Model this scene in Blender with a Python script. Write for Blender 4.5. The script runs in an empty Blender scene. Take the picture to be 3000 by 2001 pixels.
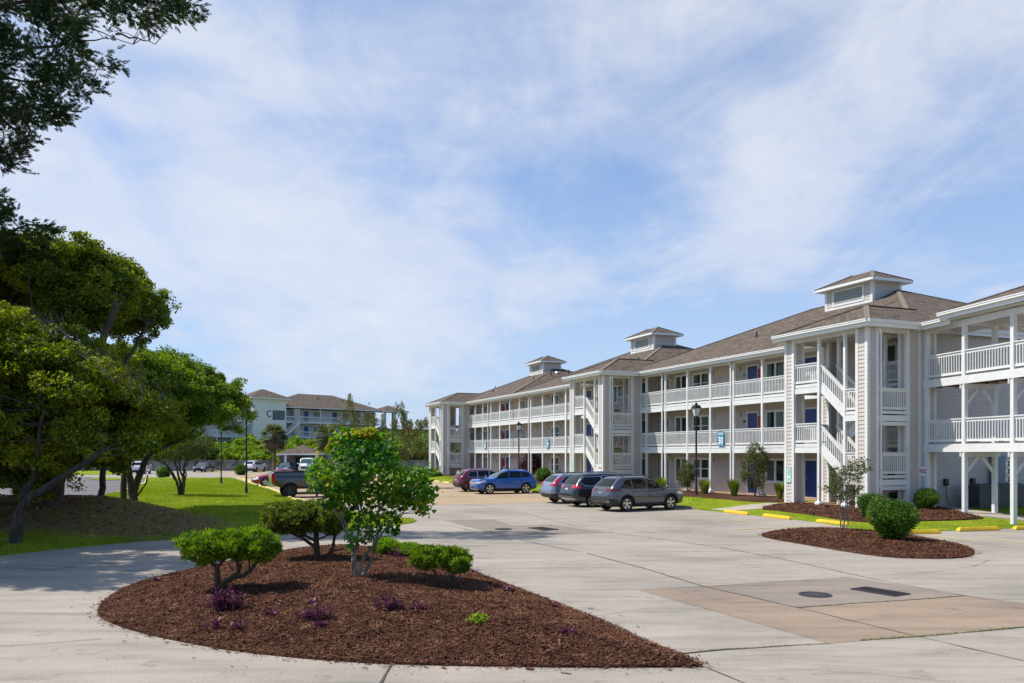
import bpy, math, random
import numpy as np
from mathutils import Vector, Matrix
from mathutils.geometry import delaunay_2d_cdt
R = math.radians
C = bpy.context.scene.collection
scene = bpy.context.scene
rnd = random.Random(7)
H, F, HZ = 2.8, 2400.0, 1328.0          # eye height, focal length and horizon row on the 3000 px picture

# ------------------------------------------------------------------ helpers
def P(px, py, Y):                         # point on the picture at depth Y
    return ((px-1500)*Y/F, Y, H-(py-HZ)*Y/F)
VX, VY = .9244, .3810                     # direction into the building row
OX, OY = 15.55, 35.85                     # near corner of the nearest stair tower
ROT = math.atan2(.381, .9244)
def uv(X, Y):
    dx, dy = X-OX, Y-OY
    return VX*dx+VY*dy, -VY*dx+VX*dy      # (x into building, y along it)
def W(x, y, z=0):
    return (OX+VX*x-VY*y, OY+VY*x+VX*y, z)
def sm(t):
    t = min(1, max(0, t)); return t*t*(3-2*t)
def gz(X, Y):                             # height of the ground
    x, y = uv(X, Y)
    a = .3*sm((x+3.9)/3.2)*sm((y+14)/6)*sm((82-y)/6) if x > -3.9 else 0
    a *= sm(((X-13.8)*-.36+(Y-28.8)*.933)/4.5)
    m = 1.15*math.exp(-((Y-30.5)/4.3)**2)*sm((-10.5-X)/5.5)
    m += .22*math.exp(-((X+22)/7)**2-((Y-50)/14)**2)
    return a+m
def G(px, py, extra=0):                   # ground point seen at a pixel
    z = 0
    for _ in range(14):
        Y = (H-z-extra)*F/(py-HZ); X = (px-1500)*Y/F; z = .5*z+.5*gz(X, Y)
    return X, Y, z+extra

def link(o, parent=None):
    C.objects.link(o)
    if parent: o.parent = parent
    return o
def tag(o, label=None, cat=None, group=None, kind=None):
    if label: o['label'] = label
    if cat: o['category'] = cat
    if group: o['group'] = group
    if kind: o['kind'] = kind
    return o
def thing(name, label, cat, loc=(0,0,0), rz=0, group=None):
    o = bpy.data.objects.new(name, None); o.empty_display_size = .2
    C.objects.link(o); o.location = loc; o.rotation_euler = (0,0,rz)
    return tag(o, label, cat, group)
def copy_tree(o, parent=None):
    c = o.copy(); C.objects.link(c); c.parent = parent
    for ch in o.children:
        copy_tree(ch, c)
    return c
def npmesh(name, V, Fc, mats, midx=None, uvs=None, smooth=False):
    V = np.asarray(V, dtype=np.float32); Fc = np.asarray(Fc, dtype=np.int32)
    me = bpy.data.meshes.new(name); n, k = Fc.shape
    me.vertices.add(len(V)); me.vertices.foreach_set('co', V.ravel())
    me.loops.add(n*k); me.loops.foreach_set('vertex_index', Fc.ravel())
    me.polygons.add(n); me.polygons.foreach_set('loop_start', np.arange(0, n*k, k, dtype=np.int32))
    me.polygons.foreach_set('loop_total', np.full(n, k, dtype=np.int32))
    for m in (mats if isinstance(mats, (list, tuple)) else [mats]): me.materials.append(m)
    if midx is not None: me.polygons.foreach_set('material_index', np.asarray(midx, dtype=np.int32))
    if smooth: me.polygons.foreach_set('use_smooth', np.ones(n, dtype=bool))
    me.update(calc_edges=True)
    return me
def npobj(name, V, Fc, mats, parent=None, **k):
    return link(bpy.data.objects.new(name, npmesh(name, V, Fc, mats, **k)), parent)

class MB:
    def __init__(s): s.v = []; s.f = []; s.m = []; s.uv = []
    def face(s, pts, mi=0, uv=None):
        b = len(s.v); s.v += [tuple(p) for p in pts]; s.f.append(tuple(range(b, b+len(pts)))); s.m.append(mi)
        s.uv.append(uv)
    def add(s, vs, fs, mi=0):
        b = len(s.v); s.v += [tuple(p) for p in vs]
        for f in fs: s.f.append(tuple(b+i for i in f)); s.m.append(mi); s.uv.append(None)
    def box(s, x0, x1, y0, y1, z0, z1, mi=0):
        if x0 > x1: x0, x1 = x1, x0
        if y0 > y1: y0, y1 = y1, y0
        if z0 > z1: z0, z1 = z1, z0
        s.add([(x0,y0,z0),(x1,y0,z0),(x1,y1,z0),(x0,y1,z0),(x0,y0,z1),(x1,y0,z1),(x1,y1,z1),(x0,y1,z1)],
              [(3,2,1,0),(4,5,6,7),(0,1,5,4),(1,2,6,5),(2,3,7,6),(3,0,4,7)], mi)
    def beam(s, a, b, w, h, mi=0, up=(0,0,1)):     # box from a to b, w wide, h high
        a = Vector(a); b = Vector(b); d = (b-a).normalized(); u = Vector(up)
        sd = d.cross(u)
        if sd.length < 1e-4: sd = d.cross(Vector((0,1,0)))
        sd.normalize(); u = sd.cross(d).normalized()
        q = [a+sd*i*w/2+u*j*h/2 for i, j in ((-1,-1),(1,-1),(1,1),(-1,1))]
        r = [p+(b-a) for p in q]
        s.add(q+r, [(0,1,2,3),(7,6,5,4),(0,4,5,1),(1,5,6,2),(2,6,7,3),(3,7,4,0)], mi)
    def tube(s, pts, rads, n=8, mi=0, cap=True):
        pts = [Vector(p) for p in pts]; b0 = len(s.v); side = None
        for i, p in enumerate(pts):
            d = (pts[min(i+1, len(pts)-1)]-pts[max(i-1, 0)])
            d = d.normalized() if d.length > 1e-9 else Vector((0,0,1))
            if side is None: side = d.orthogonal().normalized()
            side = (side-d*side.dot(d))
            side = side.normalized() if side.length > 1e-6 else d.orthogonal().normalized()
            t = d.cross(side)
            r = rads[i] if isinstance(rads, (list, tuple)) else rads
            for k in range(n):
                a = 2*math.pi*k/n; s.v.append(tuple(p+side*math.cos(a)*r+t*math.sin(a)*r))
        for i in range(len(pts)-1):
            for k in range(n):
                a = b0+i*n+k; b = b0+i*n+(k+1)%n
                s.f.append((a, b, b+n, a+n)); s.m.append(mi); s.uv.append(None)
        if cap:
            s.f.append(tuple(b0+k for k in reversed(range(n)))); s.m.append(mi); s.uv.append(None)
            e = b0+(len(pts)-1)*n
            s.f.append(tuple(e+k for k in range(n))); s.m.append(mi); s.uv.append(None)
    def lathe(s, prof, n=24, mi=0, axis='z', c=(0,0,0)):
        b0 = len(s.v)
        for r, h in prof:
            for k in range(n):
                a = 2*math.pi*k/n; x, y = r*math.cos(a), r*math.sin(a)
                s.v.append((c[0]+x, c[1]+y, c[2]+h) if axis == 'z' else (c[0]+x, c[1]+h, c[2]+y))
        for i in range(len(prof)-1):
            for k in range(n):
                a = b0+i*n+k; b = b0+i*n+(k+1)%n
                s.f.append((a, b, b+n, a+n) if axis == 'z' else (a, a+n, b+n, b)); s.m.append(mi); s.uv.append(None)
    def siding(s, a, b, z0, z1, mi=0, lap=.026, ex=.18):  # lapped boards on a vertical wall a->b, outside on the right of a->b
        a = Vector((a[0], a[1], 0)); b = Vector((b[0], b[1], 0)); d = (b-a).normalized()
        n = Vector((d.y, -d.x, 0)); z = z0
        while z < z1-1e-4:
            t = min(z+ex, z1); o0 = n*lap; o1 = n*.002
            s.face([a+o0+Vector((0,0,z)), b+o0+Vector((0,0,z)), b+o1+Vector((0,0,t)), a+o1+Vector((0,0,t))], mi)
            s.face([a+Vector((0,0,z)), b+Vector((0,0,z)), b+o0+Vector((0,0,z)), a+o0+Vector((0,0,z))], mi)
            z = t
    def mesh(s, name, mats, smooth=False, bevel=0):
        me = bpy.data.meshes.new(name); me.from_pydata(s.v, [], s.f)
        for m in (mats if isinstance(mats, (list, tuple)) else [mats]): me.materials.append(m)
        me.polygons.foreach_set('material_index', s.m)
        if any(u is not None for u in s.uv):
            L = me.uv_layers.new(name='UVMap')
            for p, u in zip(me.polygons, s.uv):
                if u:
                    for li, q in zip(p.loop_indices, u): L.data[li].uv = q
        if smooth:
            me.polygons.foreach_set('use_smooth', [True]*len(me.polygons))
            try: me.set_sharp_from_angle(angle=R(smooth if smooth is not True else 40))
            except Exception: pass
        me.update()
        return me
    def obj(s, name, mats, parent=None, smooth=False, bevel=0):
        o = link(bpy.data.objects.new(name, s.mesh(name, mats, smooth)), parent)
        if bevel:
            b = o.modifiers.new('bevel', 'BEVEL'); b.width = bevel; b.segments = 2; b.limit_method = 'ANGLE'
        return o

# ------------------------------------------------------------------ materials
def nodes(name):
    m = bpy.data.materials.new(name); m.use_nodes = True
    nt = m.node_tree; b = nt.nodes['Principled BSDF']
    return m, nt, b
def N(nt, t, **k):
    n = nt.nodes.new(t)
    for a, v in k.items():
        if a.startswith('_'): n.inputs[a[1:].replace('_', ' ')].default_value = v
        else: setattr(n, a, v)
    return n
def ramp(nt, stops, interp='LINEAR'):
    r = nt.nodes.new('ShaderNodeValToRGB'); r.color_ramp.interpolation = interp
    e = r.color_ramp.elements
    while len(e) < len(stops): e.new(.5)
    for i, (p, c) in enumerate(stops):
        e[i].position = p; e[i].color = (*c, 1) if len(c) == 3 else c
    return r
def coords(nt, scale=(1,1,1), kind='Object'):
    tc = nt.nodes.new('ShaderNodeTexCoord'); mp = nt.nodes.new('ShaderNodeMapping')
    mp.inputs['Scale'].default_value = scale
    nt.links.new(tc.outputs[kind], mp.inputs['Vector']); return mp.outputs['Vector']
def plain(name, col, rough=.6, var=.12, scale=3, bump=0, metal=0, spec=.5, coat=0):
    m, nt, b = nodes(name)
    v = coords(nt)
    n = N(nt, 'ShaderNodeTexNoise', _Scale=scale, _Detail=6.0, _Roughness=.65)
    nt.links.new(v, n.inputs['Vector'])
    c0 = tuple(c*(1-var) for c in col); c1 = tuple(min(1, c*(1+var)) for c in col)
    r = ramp(nt, [(.3, c0), (.7, c1)])
    nt.links.new(n.outputs['Fac'], r.inputs['Fac']); nt.links.new(r.outputs['Color'], b.inputs['Base Color'])
    b.inputs['Roughness'].default_value = rough; b.inputs['Metallic'].default_value = metal
    b.inputs['Specular IOR Level'].default_value = spec
    if coat:
        b.inputs['Coat Weight'].default_value = coat; b.inputs['Coat Roughness'].default_value = .04
    if bump:
        n2 = N(nt, 'ShaderNodeTexNoise', _Scale=scale*12, _Detail=4.0); nt.links.new(v, n2.inputs['Vector'])
        bp = N(nt, 'ShaderNodeBump', _Strength=bump, _Distance=.02)
        nt.links.new(n2.outputs['Fac'], bp.inputs['Height']); nt.links.new(bp.outputs['Normal'], b.inputs['Normal'])
    return m
def leafmat(name, cols, trans=.45, rough=.5, scale=.9, spec=.35):
    """random colour per leaf, with broad patches of tone"""
    m, nt, b = nodes(name)
    g = nt.nodes.new('ShaderNodeNewGeometry')
    v = coords(nt)
    n = N(nt, 'ShaderNodeTexNoise', _Scale=scale, _Detail=3.0); nt.links.new(v, n.inputs['Vector'])
    mx = N(nt, 'ShaderNodeMath', operation='MULTIPLY_ADD'); mx.inputs[1].default_value = .55
    nt.links.new(g.outputs['Random Per Island'], mx.inputs[0])
    s2 = N(nt, 'ShaderNodeMath', operation='MULTIPLY_ADD'); s2.inputs[1].default_value = 1.3; s2.inputs[2].default_value = -.42
    nt.links.new(n.outputs['Fac'], s2.inputs[0]); nt.links.new(s2.outputs[0], mx.inputs[2])
    k = len(cols)
    r = ramp(nt, [(i/(k-1), c) for i, c in enumerate(cols)])
    nt.links.new(mx.outputs[0], r.inputs['Fac'])
    nt.links.new(r.outputs['Color'], b.inputs['Base Color'])
    b.inputs['Roughness'].default_value = rough; b.inputs['Specular IOR Level'].default_value = spec
    t = nt.nodes.new('ShaderNodeBsdfTranslucent'); ms = nt.nodes.new('ShaderNodeMixShader')
    hs = N(nt, 'ShaderNodeHueSaturation', _Saturation=1.15, _Value=1.35); nt.links.new(r.outputs['Color'], hs.inputs['Color'])
    nt.links.new(hs.outputs['Color'], t.inputs['Color'])
    ms.inputs['Fac'].default_value = trans
    nt.links.new(b.outputs[0], ms.inputs[1]); nt.links.new(t.outputs[0], ms.inputs[2])
    nt.links.new(ms.outputs[0], nt.nodes['Material Output'].inputs['Surface'])
    return m
def bark(name, c0, c1, sc=9):
    m, nt, b = nodes(name); v = coords(nt, (1,1,.25))
    n = N(nt, 'ShaderNodeTexNoise', _Scale=sc, _Detail=8.0, _Roughness=.75); nt.links.new(v, n.inputs['Vector'])
    r = ramp(nt, [(.35, c0), (.65, c1)]); nt.links.new(n.outputs['Fac'], r.inputs['Fac'])
    nt.links.new(r.outputs['Color'], b.inputs['Base Color']); b.inputs['Roughness'].default_value = .95
    bp = N(nt, 'ShaderNodeBump', _Strength=.9, _Distance=.03); nt.links.new(n.outputs['Fac'], bp.inputs['Height'])
    nt.links.new(bp.outputs['Normal'], b.inputs['Normal']); return m
def concrete(name, base, stain, streak=True, rough=.85, warm=(.40,.33,.27)):
    m, nt, b = nodes(name); v = coords(nt)
    n1 = N(nt, 'ShaderNodeTexNoise', _Scale=.22, _Detail=7.0, _Roughness=.62); nt.links.new(v, n1.inputs['Vector'])
    r1 = ramp(nt, [(.28, stain), (.5, base), (.75, tuple(c*1.12 for c in base))]); nt.links.new(n1.outputs['Fac'], r1.inputs['Fac'])
    v2 = coords(nt, (.35, 2.2, 1))
    n2 = N(nt, 'ShaderNodeTexNoise', _Scale=.9, _Detail=8.0, _Roughness=.72, _Distortion=.4); nt.links.new(v2, n2.inputs['Vector'])
    r2 = ramp(nt, [(.28, (.55,.55,.57)), (.48, (.97,.97,.96)), (.70, (1.22,1.19,1.15))]); nt.links.new(n2.outputs['Fac'], r2.inputs['Fac'])
    mu = N(nt, 'ShaderNodeMixRGB', blend_type='MULTIPLY'); mu.inputs['Fac'].default_value = .8 if streak else .3
    nt.links.new(r1.outputs['Color'], mu.inputs[1]); nt.links.new(r2.outputs['Color'], mu.inputs[2])
    n3 = N(nt, 'ShaderNodeTexNoise', _Scale=38.0, _Detail=5.0, _Roughness=.8); nt.links.new(v, n3.inputs['Vector'])
    r3 = ramp(nt, [(.3, (.5,.5,.5)), (.5, (1,1,1)), (.70, (1.35,1.35,1.35))]); nt.links.new(n3.outputs['Fac'], r3.inputs['Fac'])
    mu2 = N(nt, 'ShaderNodeMixRGB', blend_type='MULTIPLY'); mu2.inputs['Fac'].default_value = .7
    nt.links.new(mu.outputs[0], mu2.inputs[1]); nt.links.new(r3.outputs['Color'], mu2.inputs[2])
    # dark drips and tyre marks
    n4 = N(nt, 'ShaderNodeTexNoise', _Scale=1.6, _Detail=10.0, _Roughness=.8); nt.links.new(v, n4.inputs['Vector'])
    r4 = ramp(nt, [(.33, (.5,.48,.48)), (.43, (1,1,1))]); nt.links.new(n4.outputs['Fac'], r4.inputs['Fac'])
    mu3 = N(nt, 'ShaderNodeMixRGB', blend_type='MULTIPLY'); mu3.inputs['Fac'].default_value = .8
    nt.links.new(mu2.outputs[0], mu3.inputs[1]); nt.links.new(r4.outputs['Color'], mu3.inputs[2])
    nt.links.new(mu3.outputs[0], b.inputs['Base Color']); b.inputs['Roughness'].default_value = rough
    b.inputs['Specular IOR Level'].default_value = .3
    bp = N(nt, 'ShaderNodeBump', _Strength=.35, _Distance=.004); nt.links.new(n3.outputs['Fac'], bp.inputs['Height'])
    nt.links.new(bp.outputs['Normal'], b.inputs['Normal']); return m
def ground_mat(name, cols, sc=(.35, 4, 40), bump=.6, rough=.95):
    m, nt, b = nodes(name); v = coords(nt)
    n1 = N(nt, 'ShaderNodeTexNoise', _Scale=sc[0], _Detail=6.0, _Roughness=.6); nt.links.new(v, n1.inputs['Vector'])
    n2 = N(nt, 'ShaderNodeTexNoise', _Scale=sc[1], _Detail=8.0, _Roughness=.75); nt.links.new(v, n2.inputs['Vector'])
    n3 = N(nt, 'ShaderNodeTexNoise', _Scale=sc[2], _Detail=6.0, _Roughness=.85); nt.links.new(v, n3.inputs['Vector'])
    a = N(nt, 'ShaderNodeMath', operation='ADD'); nt.links.new(n1.outputs['Fac'], a.inputs[0]); nt.links.new(n2.outputs['Fac'], a.inputs[1])
    a2 = N(nt, 'ShaderNodeMath', operation='MULTIPLY_ADD'); a2.inputs[1].default_value = .8
    nt.links.new(n3.outputs['Fac'], a2.inputs[0]); nt.links.new(a.outputs[0], a2.inputs[2])
    s = N(nt, 'ShaderNodeMath', operation='MULTIPLY_ADD'); s.inputs[1].default_value = .8; s.inputs[2].default_value = -.62
    nt.links.new(a2.outputs[0], s.inputs[0])
    k = len(cols); r = ramp(nt, [(.15+.7*i/(k-1), c) for i, c in enumerate(cols)]); nt.links.new(s.outputs[0], r.inputs['Fac'])
    nt.links.new(r.outputs['Color'], b.inputs['Base Color']); b.inputs['Roughness'].default_value = rough
    b.inputs['Specular IOR Level'].default_value = .15
    bp = N(nt, 'ShaderNodeBump', _Strength=bump, _Distance=.03); nt.links.new(n3.outputs['Fac'], bp.inputs['Height'])
    nt.links.new(bp.outputs['Normal'], b.inputs['Normal']); return m
def lawn_mat():
    m, nt, b = nodes('lawn'); v = coords(nt)
    def noi(s, d=6.0, r=.65):
        n = N(nt, 'ShaderNodeTexNoise', _Scale=s, _Detail=d, _Roughness=r); nt.links.new(v, n.inputs['Vector']); return n
    g1 = noi(.38, 9.0, .72); r1 = ramp(nt, [(.32, (.10,.155,.010)), (.45, (.18,.25,.012)), (.56, (.24,.30,.015)), (.68, (.32,.31,.06))]); nt.links.new(g1.outputs['Fac'], r1.inputs['Fac'])
    g2 = noi(45, 6.0, .8); r2 = ramp(nt, [(.3, (.55,.6,.5)), (.5, (1,1,1)), (.75, (1.35,1.3,1.2))]); nt.links.new(g2.outputs['Fac'], r2.inputs['Fac'])
    mu = N(nt, 'ShaderNodeMixRGB', blend_type='MULTIPLY'); mu.inputs['Fac'].default_value = .85
    nt.links.new(r1.outputs['Color'], mu.inputs[1]); nt.links.new(r2.outputs['Color'], mu.inputs[2])
    # litter of dry leaves where the trees stand
    d1 = noi(9, 8.0, .8); rd = ramp(nt, [(.32, (.06,.07,.015)), (.43, (.15,.12,.04)), (.52, (.27,.17,.10)), (.66, (.45,.33,.22))]); nt.links.new(d1.outputs['Fac'], rd.inputs['Fac'])
    sep = nt.nodes.new('ShaderNodeSeparateXYZ'); nt.links.new(v, sep.inputs[0])
    mr = N(nt, 'ShaderNodeMapRange'); mr.inputs['From Min'].default_value = 37; mr.inputs['From Max'].default_value = 30
    mr.interpolation_type = 'SMOOTHSTEP'; nt.links.new(sep.outputs['Y'], mr.inputs['Value'])
    mr2 = N(nt, 'ShaderNodeMapRange'); mr2.inputs['From Min'].default_value = 24; mr2.inputs['From Max'].default_value = 28.5
    mr2.interpolation_type = 'SMOOTHSTEP'; nt.links.new(sep.outputs['Y'], mr2.inputs['Value'])
    mr3 = N(nt, 'ShaderNodeMapRange'); mr3.inputs['From Min'].default_value = -8; mr3.inputs['From Max'].default_value = -16
    mr3.interpolation_type = 'SMOOTHSTEP'; nt.links.new(sep.outputs['X'], mr3.inputs['Value'])
    p = N(nt, 'ShaderNodeMath', operation='MULTIPLY'); nt.links.new(mr.outputs[0], p.inputs[0]); nt.links.new(mr2.outputs[0], p.inputs[1])
    p2 = N(nt, 'ShaderNodeMath', operation='MULTIPLY'); nt.links.new(p.outputs[0], p2.inputs[0]); nt.links.new(mr3.outputs[0], p2.inputs[1])
    b1 = noi(.55, 10.0, .8)
    p3 = N(nt, 'ShaderNodeMath', operation='MULTIPLY_ADD'); p3.inputs[1].default_value = 1.25
    nt.links.new(p2.outputs[0], p3.inputs[0]); nt.links.new(b1.outputs['Fac'], p3.inputs[2])
    rr = ramp(nt, [(.78, (0,0,0)), (1.12, (1,1,1))]); nt.links.new(p3.outputs[0], rr.inputs['Fac'])
    mix = N(nt, 'ShaderNodeMixRGB'); nt.links.new(rr.outputs['Color'], mix.inputs['Fac'])
    nt.links.new(mu.outputs[0], mix.inputs[1]); nt.links.new(rd.outputs['Color'], mix.inputs[2])
    nt.links.new(mix.outputs[0], b.inputs['Base Color']); b.inputs['Roughness'].default_value = .95; b.inputs['Specular IOR Level'].default_value = .1
    bp = N(nt, 'ShaderNodeBump', _Strength=.8, _Distance=.04); nt.links.new(g2.outputs['Fac'], bp.inputs['Height'])
    nt.links.new(bp.outputs['Normal'], b.inputs['Normal']); return m
def shingle_mat(name='shingles', c0=(.088,.070,.054), c1=(.185,.150,.118)):
    m, nt, b = nodes(name)
    tc = nt.nodes.new('ShaderNodeTexCoord'); v = tc.outputs['UV']
    br = N(nt, 'ShaderNodeTexBrick'); br.inputs['Scale'].default_value = 1; br.inputs['Mortar Size'].default_value = .012
    br.inputs['Brick Width'].default_value = .32; br.inputs['Row Height'].default_value = .17
    br.inputs['Color1'].default_value = (*c0, 1); br.inputs['Color2'].default_value = (*c1, 1); br.inputs['Mortar'].default_value = (.05,.038,.03,1)
    nt.links.new(v, br.inputs['Vector'])
    n = N(nt, 'ShaderNodeTexNoise', _Scale=1.4, _Detail=8.0, _Roughness=.7); nt.links.new(v, n.inputs['Vector'])
    r = ramp(nt, [(.3, (.72,.72,.74)), (.7, (1.25,1.2,1.15))]); nt.links.new(n.outputs['Fac'], r.inputs['Fac'])
    mu = N(nt, 'ShaderNodeMixRGB', blend_type='MULTIPLY'); mu.inputs['Fac'].default_value = 1
    nt.links.new(br.outputs['Color'], mu.inputs[1]); nt.links.new(r.outputs['Color'], mu.inputs[2])
    nt.links.new(mu.outputs[0], b.inputs['Base Color']); b.inputs['Roughness'].default_value = .95; b.inputs['Specular IOR Level'].default_value = .2
    bp = N(nt, 'ShaderNodeBump', _Strength=.6, _Distance=.02); nt.links.new(br.outputs['Color'], bp.inputs['Height'])
    nt.links.new(bp.outputs['Normal'], b.inputs['Normal']); return m
def glass_mat(name, tint=(.02,.03,.03), clear=.45):
    m, nt, b = nodes(name); b.inputs['Base Color'].default_value = (*tint, 1); b.inputs['Roughness'].default_value = .03
    b.inputs['Specular IOR Level'].default_value = .9 if clear else .4
    if clear:
        t = nt.nodes.new('ShaderNodeBsdfTransparent'); t.inputs['Color'].default_value = (.8,.86,.84,1)
        ms = nt.nodes.new('ShaderNodeMixShader'); ms.inputs['Fac'].default_value = clear
        nt.links.new(b.outputs[0], ms.inputs[1]); nt.links.new(t.outputs[0], ms.inputs[2])
        nt.links.new(ms.outputs[0], nt.nodes['Material Output'].inputs['Surface'])
    return m
def curtain_mat():
    m, nt, b = nodes('curtain'); v = coords(nt)
    w = N(nt, 'ShaderNodeTexWave', bands_direction='Y', _Scale=3.2, _Distortion=1.5, _Detail=2.0); nt.links.new(v, w.inputs['Vector'])
    r = ramp(nt, [(0, (.45,.52,.47)), (1, (.80,.86,.80))]); nt.links.new(w.outputs['Fac'], r.inputs['Fac'])
    nt.links.new(r.outputs['Color'], b.inputs['Base Color']); b.inputs['Roughness'].default_value = .9; return m
def stone_mat():
    m, nt, b = nodes('stone_wall')
    v = coords(nt, (1,1,1))
    sx = nt.nodes.new('ShaderNodeSeparateXYZ'); nt.links.new(v, sx.inputs[0]); cx = nt.nodes.new('ShaderNodeCombineXYZ')
    nt.links.new(sx.outputs['X'], cx.inputs['X']); nt.links.new(sx.outputs['Z'], cx.inputs['Y'])
    br = N(nt, 'ShaderNodeTexBrick'); br.inputs['Scale'].default_value = 1; br.inputs['Brick Width'].default_value = .45; br.inputs['Row Height'].default_value = .2
    br.inputs['Color1'].default_value = (.30,.28,.27,1); br.inputs['Color2'].default_value = (.17,.16,.16,1); br.inputs['Mortar'].default_value = (.07,.065,.06,1)
    nt.links.new(cx.outputs[0], br.inputs['Vector'])
    n = N(nt, 'ShaderNodeTexNoise', _Scale=.9, _Detail=8.0); nt.links.new(v, n.inputs['Vector'])
    r = ramp(nt, [(.3, (.5,.5,.5)), (.65, (1.25,1.25,1.25))]); nt.links.new(n.outputs['Fac'], r.inputs['Fac'])
    mu = N(nt, 'ShaderNodeMixRGB', blend_type='MULTIPLY'); mu.inputs['Fac'].default_value = 1
    nt.links.new(br.outputs['Color'], mu.inputs[1]); nt.links.new(r.outputs['Color'], mu.inputs[2])
    nt.links.new(mu.outputs[0], b.inputs['Base Color']); b.inputs['Roughness'].default_value = .95; return m

M = dict(
    white=plain('white_paint', (.74,.74,.72), .5, .07, 2.5, spec=.35),
    siding=plain('siding', (.57,.505,.46), .7, .05, 1.2, spec=.25),
    soffit=plain('soffit', (.62,.60,.56), .7, .05, 1.5, spec=.2),
    deckwood=plain('deck_wood', (.17,.10,.055), .85, .3, 3),
    gutter=plain('gutter', (.78,.78,.76), .35, .04, 2, spec=.5),
    blue=plain('blue_door', (.008,.040,.20), .4, .08, 2),
    metal=plain('metal', (.5,.5,.48), .35, .1, 5, metal=1),
    black=plain('black_metal', (.012,.013,.016), .35, .2, 6),
    red=plain('red_cabinet', (.35,.02,.025), .4, .1, 4),
    lampglass=plain('lamp_glass', (.62,.64,.66), .25, .08, 6),
    greyglass=plain('grey_louver', (.34,.36,.34), .5, .1, 3),
    porch=concrete('porch_concrete', (.42,.27,.155), (.28,.17,.10), False),
    conc=concrete('lot_concrete', (.34,.302,.255), (.245,.22,.188)),
    patch=concrete('stained_concrete', (.29,.22,.16), (.215,.18,.15)),
    patchgrey=concrete('grey_patch', (.25,.21,.172), (.185,.16,.14)),
    tan=concrete('worn_asphalt', (.40,.30,.19), (.31,.235,.155), True),
    asphalt=concrete('asphalt', (.15,.135,.145), (.11,.10,.105)),
    path=concrete('path_concrete', (.42,.37,.30), (.30,.27,.23), False),
    lawn=lawn_mat(),
    mulch=ground_mat('mulch', [(.018,.008,.005), (.055,.024,.015), (.115,.052,.032), (.17,.085,.055)], (.6, 7, 45), 1.0),
    dune=ground_mat('dune_cover', [(.02,.045,.006), (.055,.10,.010), (.11,.15,.015), (.17,.18,.04)], (.15, 1.2, 9), 1.0),
    farground=ground_mat('far_ground', [(.06,.08,.02), (.12,.15,.03), (.17,.18,.05)], (.05, .6, 6), .5),
    shingle=shingle_mat(), cap=plain('ridge_shingles', (.19,.15,.115), .95, .25, 6),
    pane=glass_mat('window_pane', clear=.72),
    curtain=curtain_mat(),
    roomshade=plain('room_shade', (.02,.025,.03), .8, .2, 2),
    carglass=glass_mat('car_glass', (.006,.007,.008), 0),
    screen=glass_mat('windscreen', (.055,.10,.105), 0),
    tyre=plain('tyre', (.014,.014,.015), .8, .2, 9),
    rim=plain('rim', (.55,.55,.56), .25, .05, 8, metal=1),
    rimblack=plain('black_rim', (.03,.03,.035), .25, .1, 8, metal=.6),
    plastic=plain('black_plastic', (.022,.022,.024), .6, .15, 8),
    chrome=plain('chrome', (.75,.75,.76), .12, .03, 8, metal=1),
    tail=plain('tail_light', (.42,.008,.010), .12, .15, 9, coat=1),
    taildark=plain('dark_tail_light', (.12,.008,.015), .12, .15, 9, coat=1),
    head=plain('headlight', (.62,.64,.66), .1, .15, 14, coat=1),
    amber=plain('amber_light', (.7,.22,.03), .2, .1, 9),
    plate=plain('number_plate', (.62,.62,.58), .5, .15, 20),
    yellow=plain('yellow_paint', (.72,.47,.02), .7, .18, 2.2, bump=.2),
    yellowpale=plain('pale_yellow_paint', (.66,.52,.20), .75, .2, 2.2),
    kerb=plain('kerb_concrete', (.40,.33,.24), .9, .2, 1.5),
    crack=plain('joint_filler', (.075,.066,.052), .95, .4, 3),
    iron=plain('cast_iron', (.05,.042,.045), .6, .3, 12, metal=.3),
    acgrey=plain('condenser_casing', (.10,.10,.11), .6, .15, 4),
    meter=plain('meter_box', (.18,.22,.28), .5, .1, 4),
    stone=stone_mat(),
    stucco=plain('stucco', (.80,.77,.71), .8, .05, .8),
    signblue=plain('sign_blue', (.006,.24,.42), .4, .05, 4),
    signwhite=plain('sign_white', (.85,.88,.88), .4, .02, 4),
    signpale=plain('sign_pale', (.62,.78,.72), .5, .05, 4),
    signgreen=plain('sign_green', (.10,.34,.27), .5, .05, 4),
    signred=plain('sign_red', (.52,.03,.03), .5, .05, 4),
    navy=plain('navy_paint', (.02,.04,.16), .5, .05, 4),
    treadwood=plain('stair_tread', (.42,.36,.27), .8, .2, 3),
    oakbark=bark('oak_bark', (.022,.017,.013), (.10,.08,.065)),
    greybark=bark('grey_bark', (.12,.095,.07), (.34,.29,.24), 14),
    darkbark=bark('juniper_bark', (.02,.014,.009), (.11,.075,.05), 16),
    palmbark=bark('palm_bark', (.10,.065,.045), (.27,.19,.14), 12),
)
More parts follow.
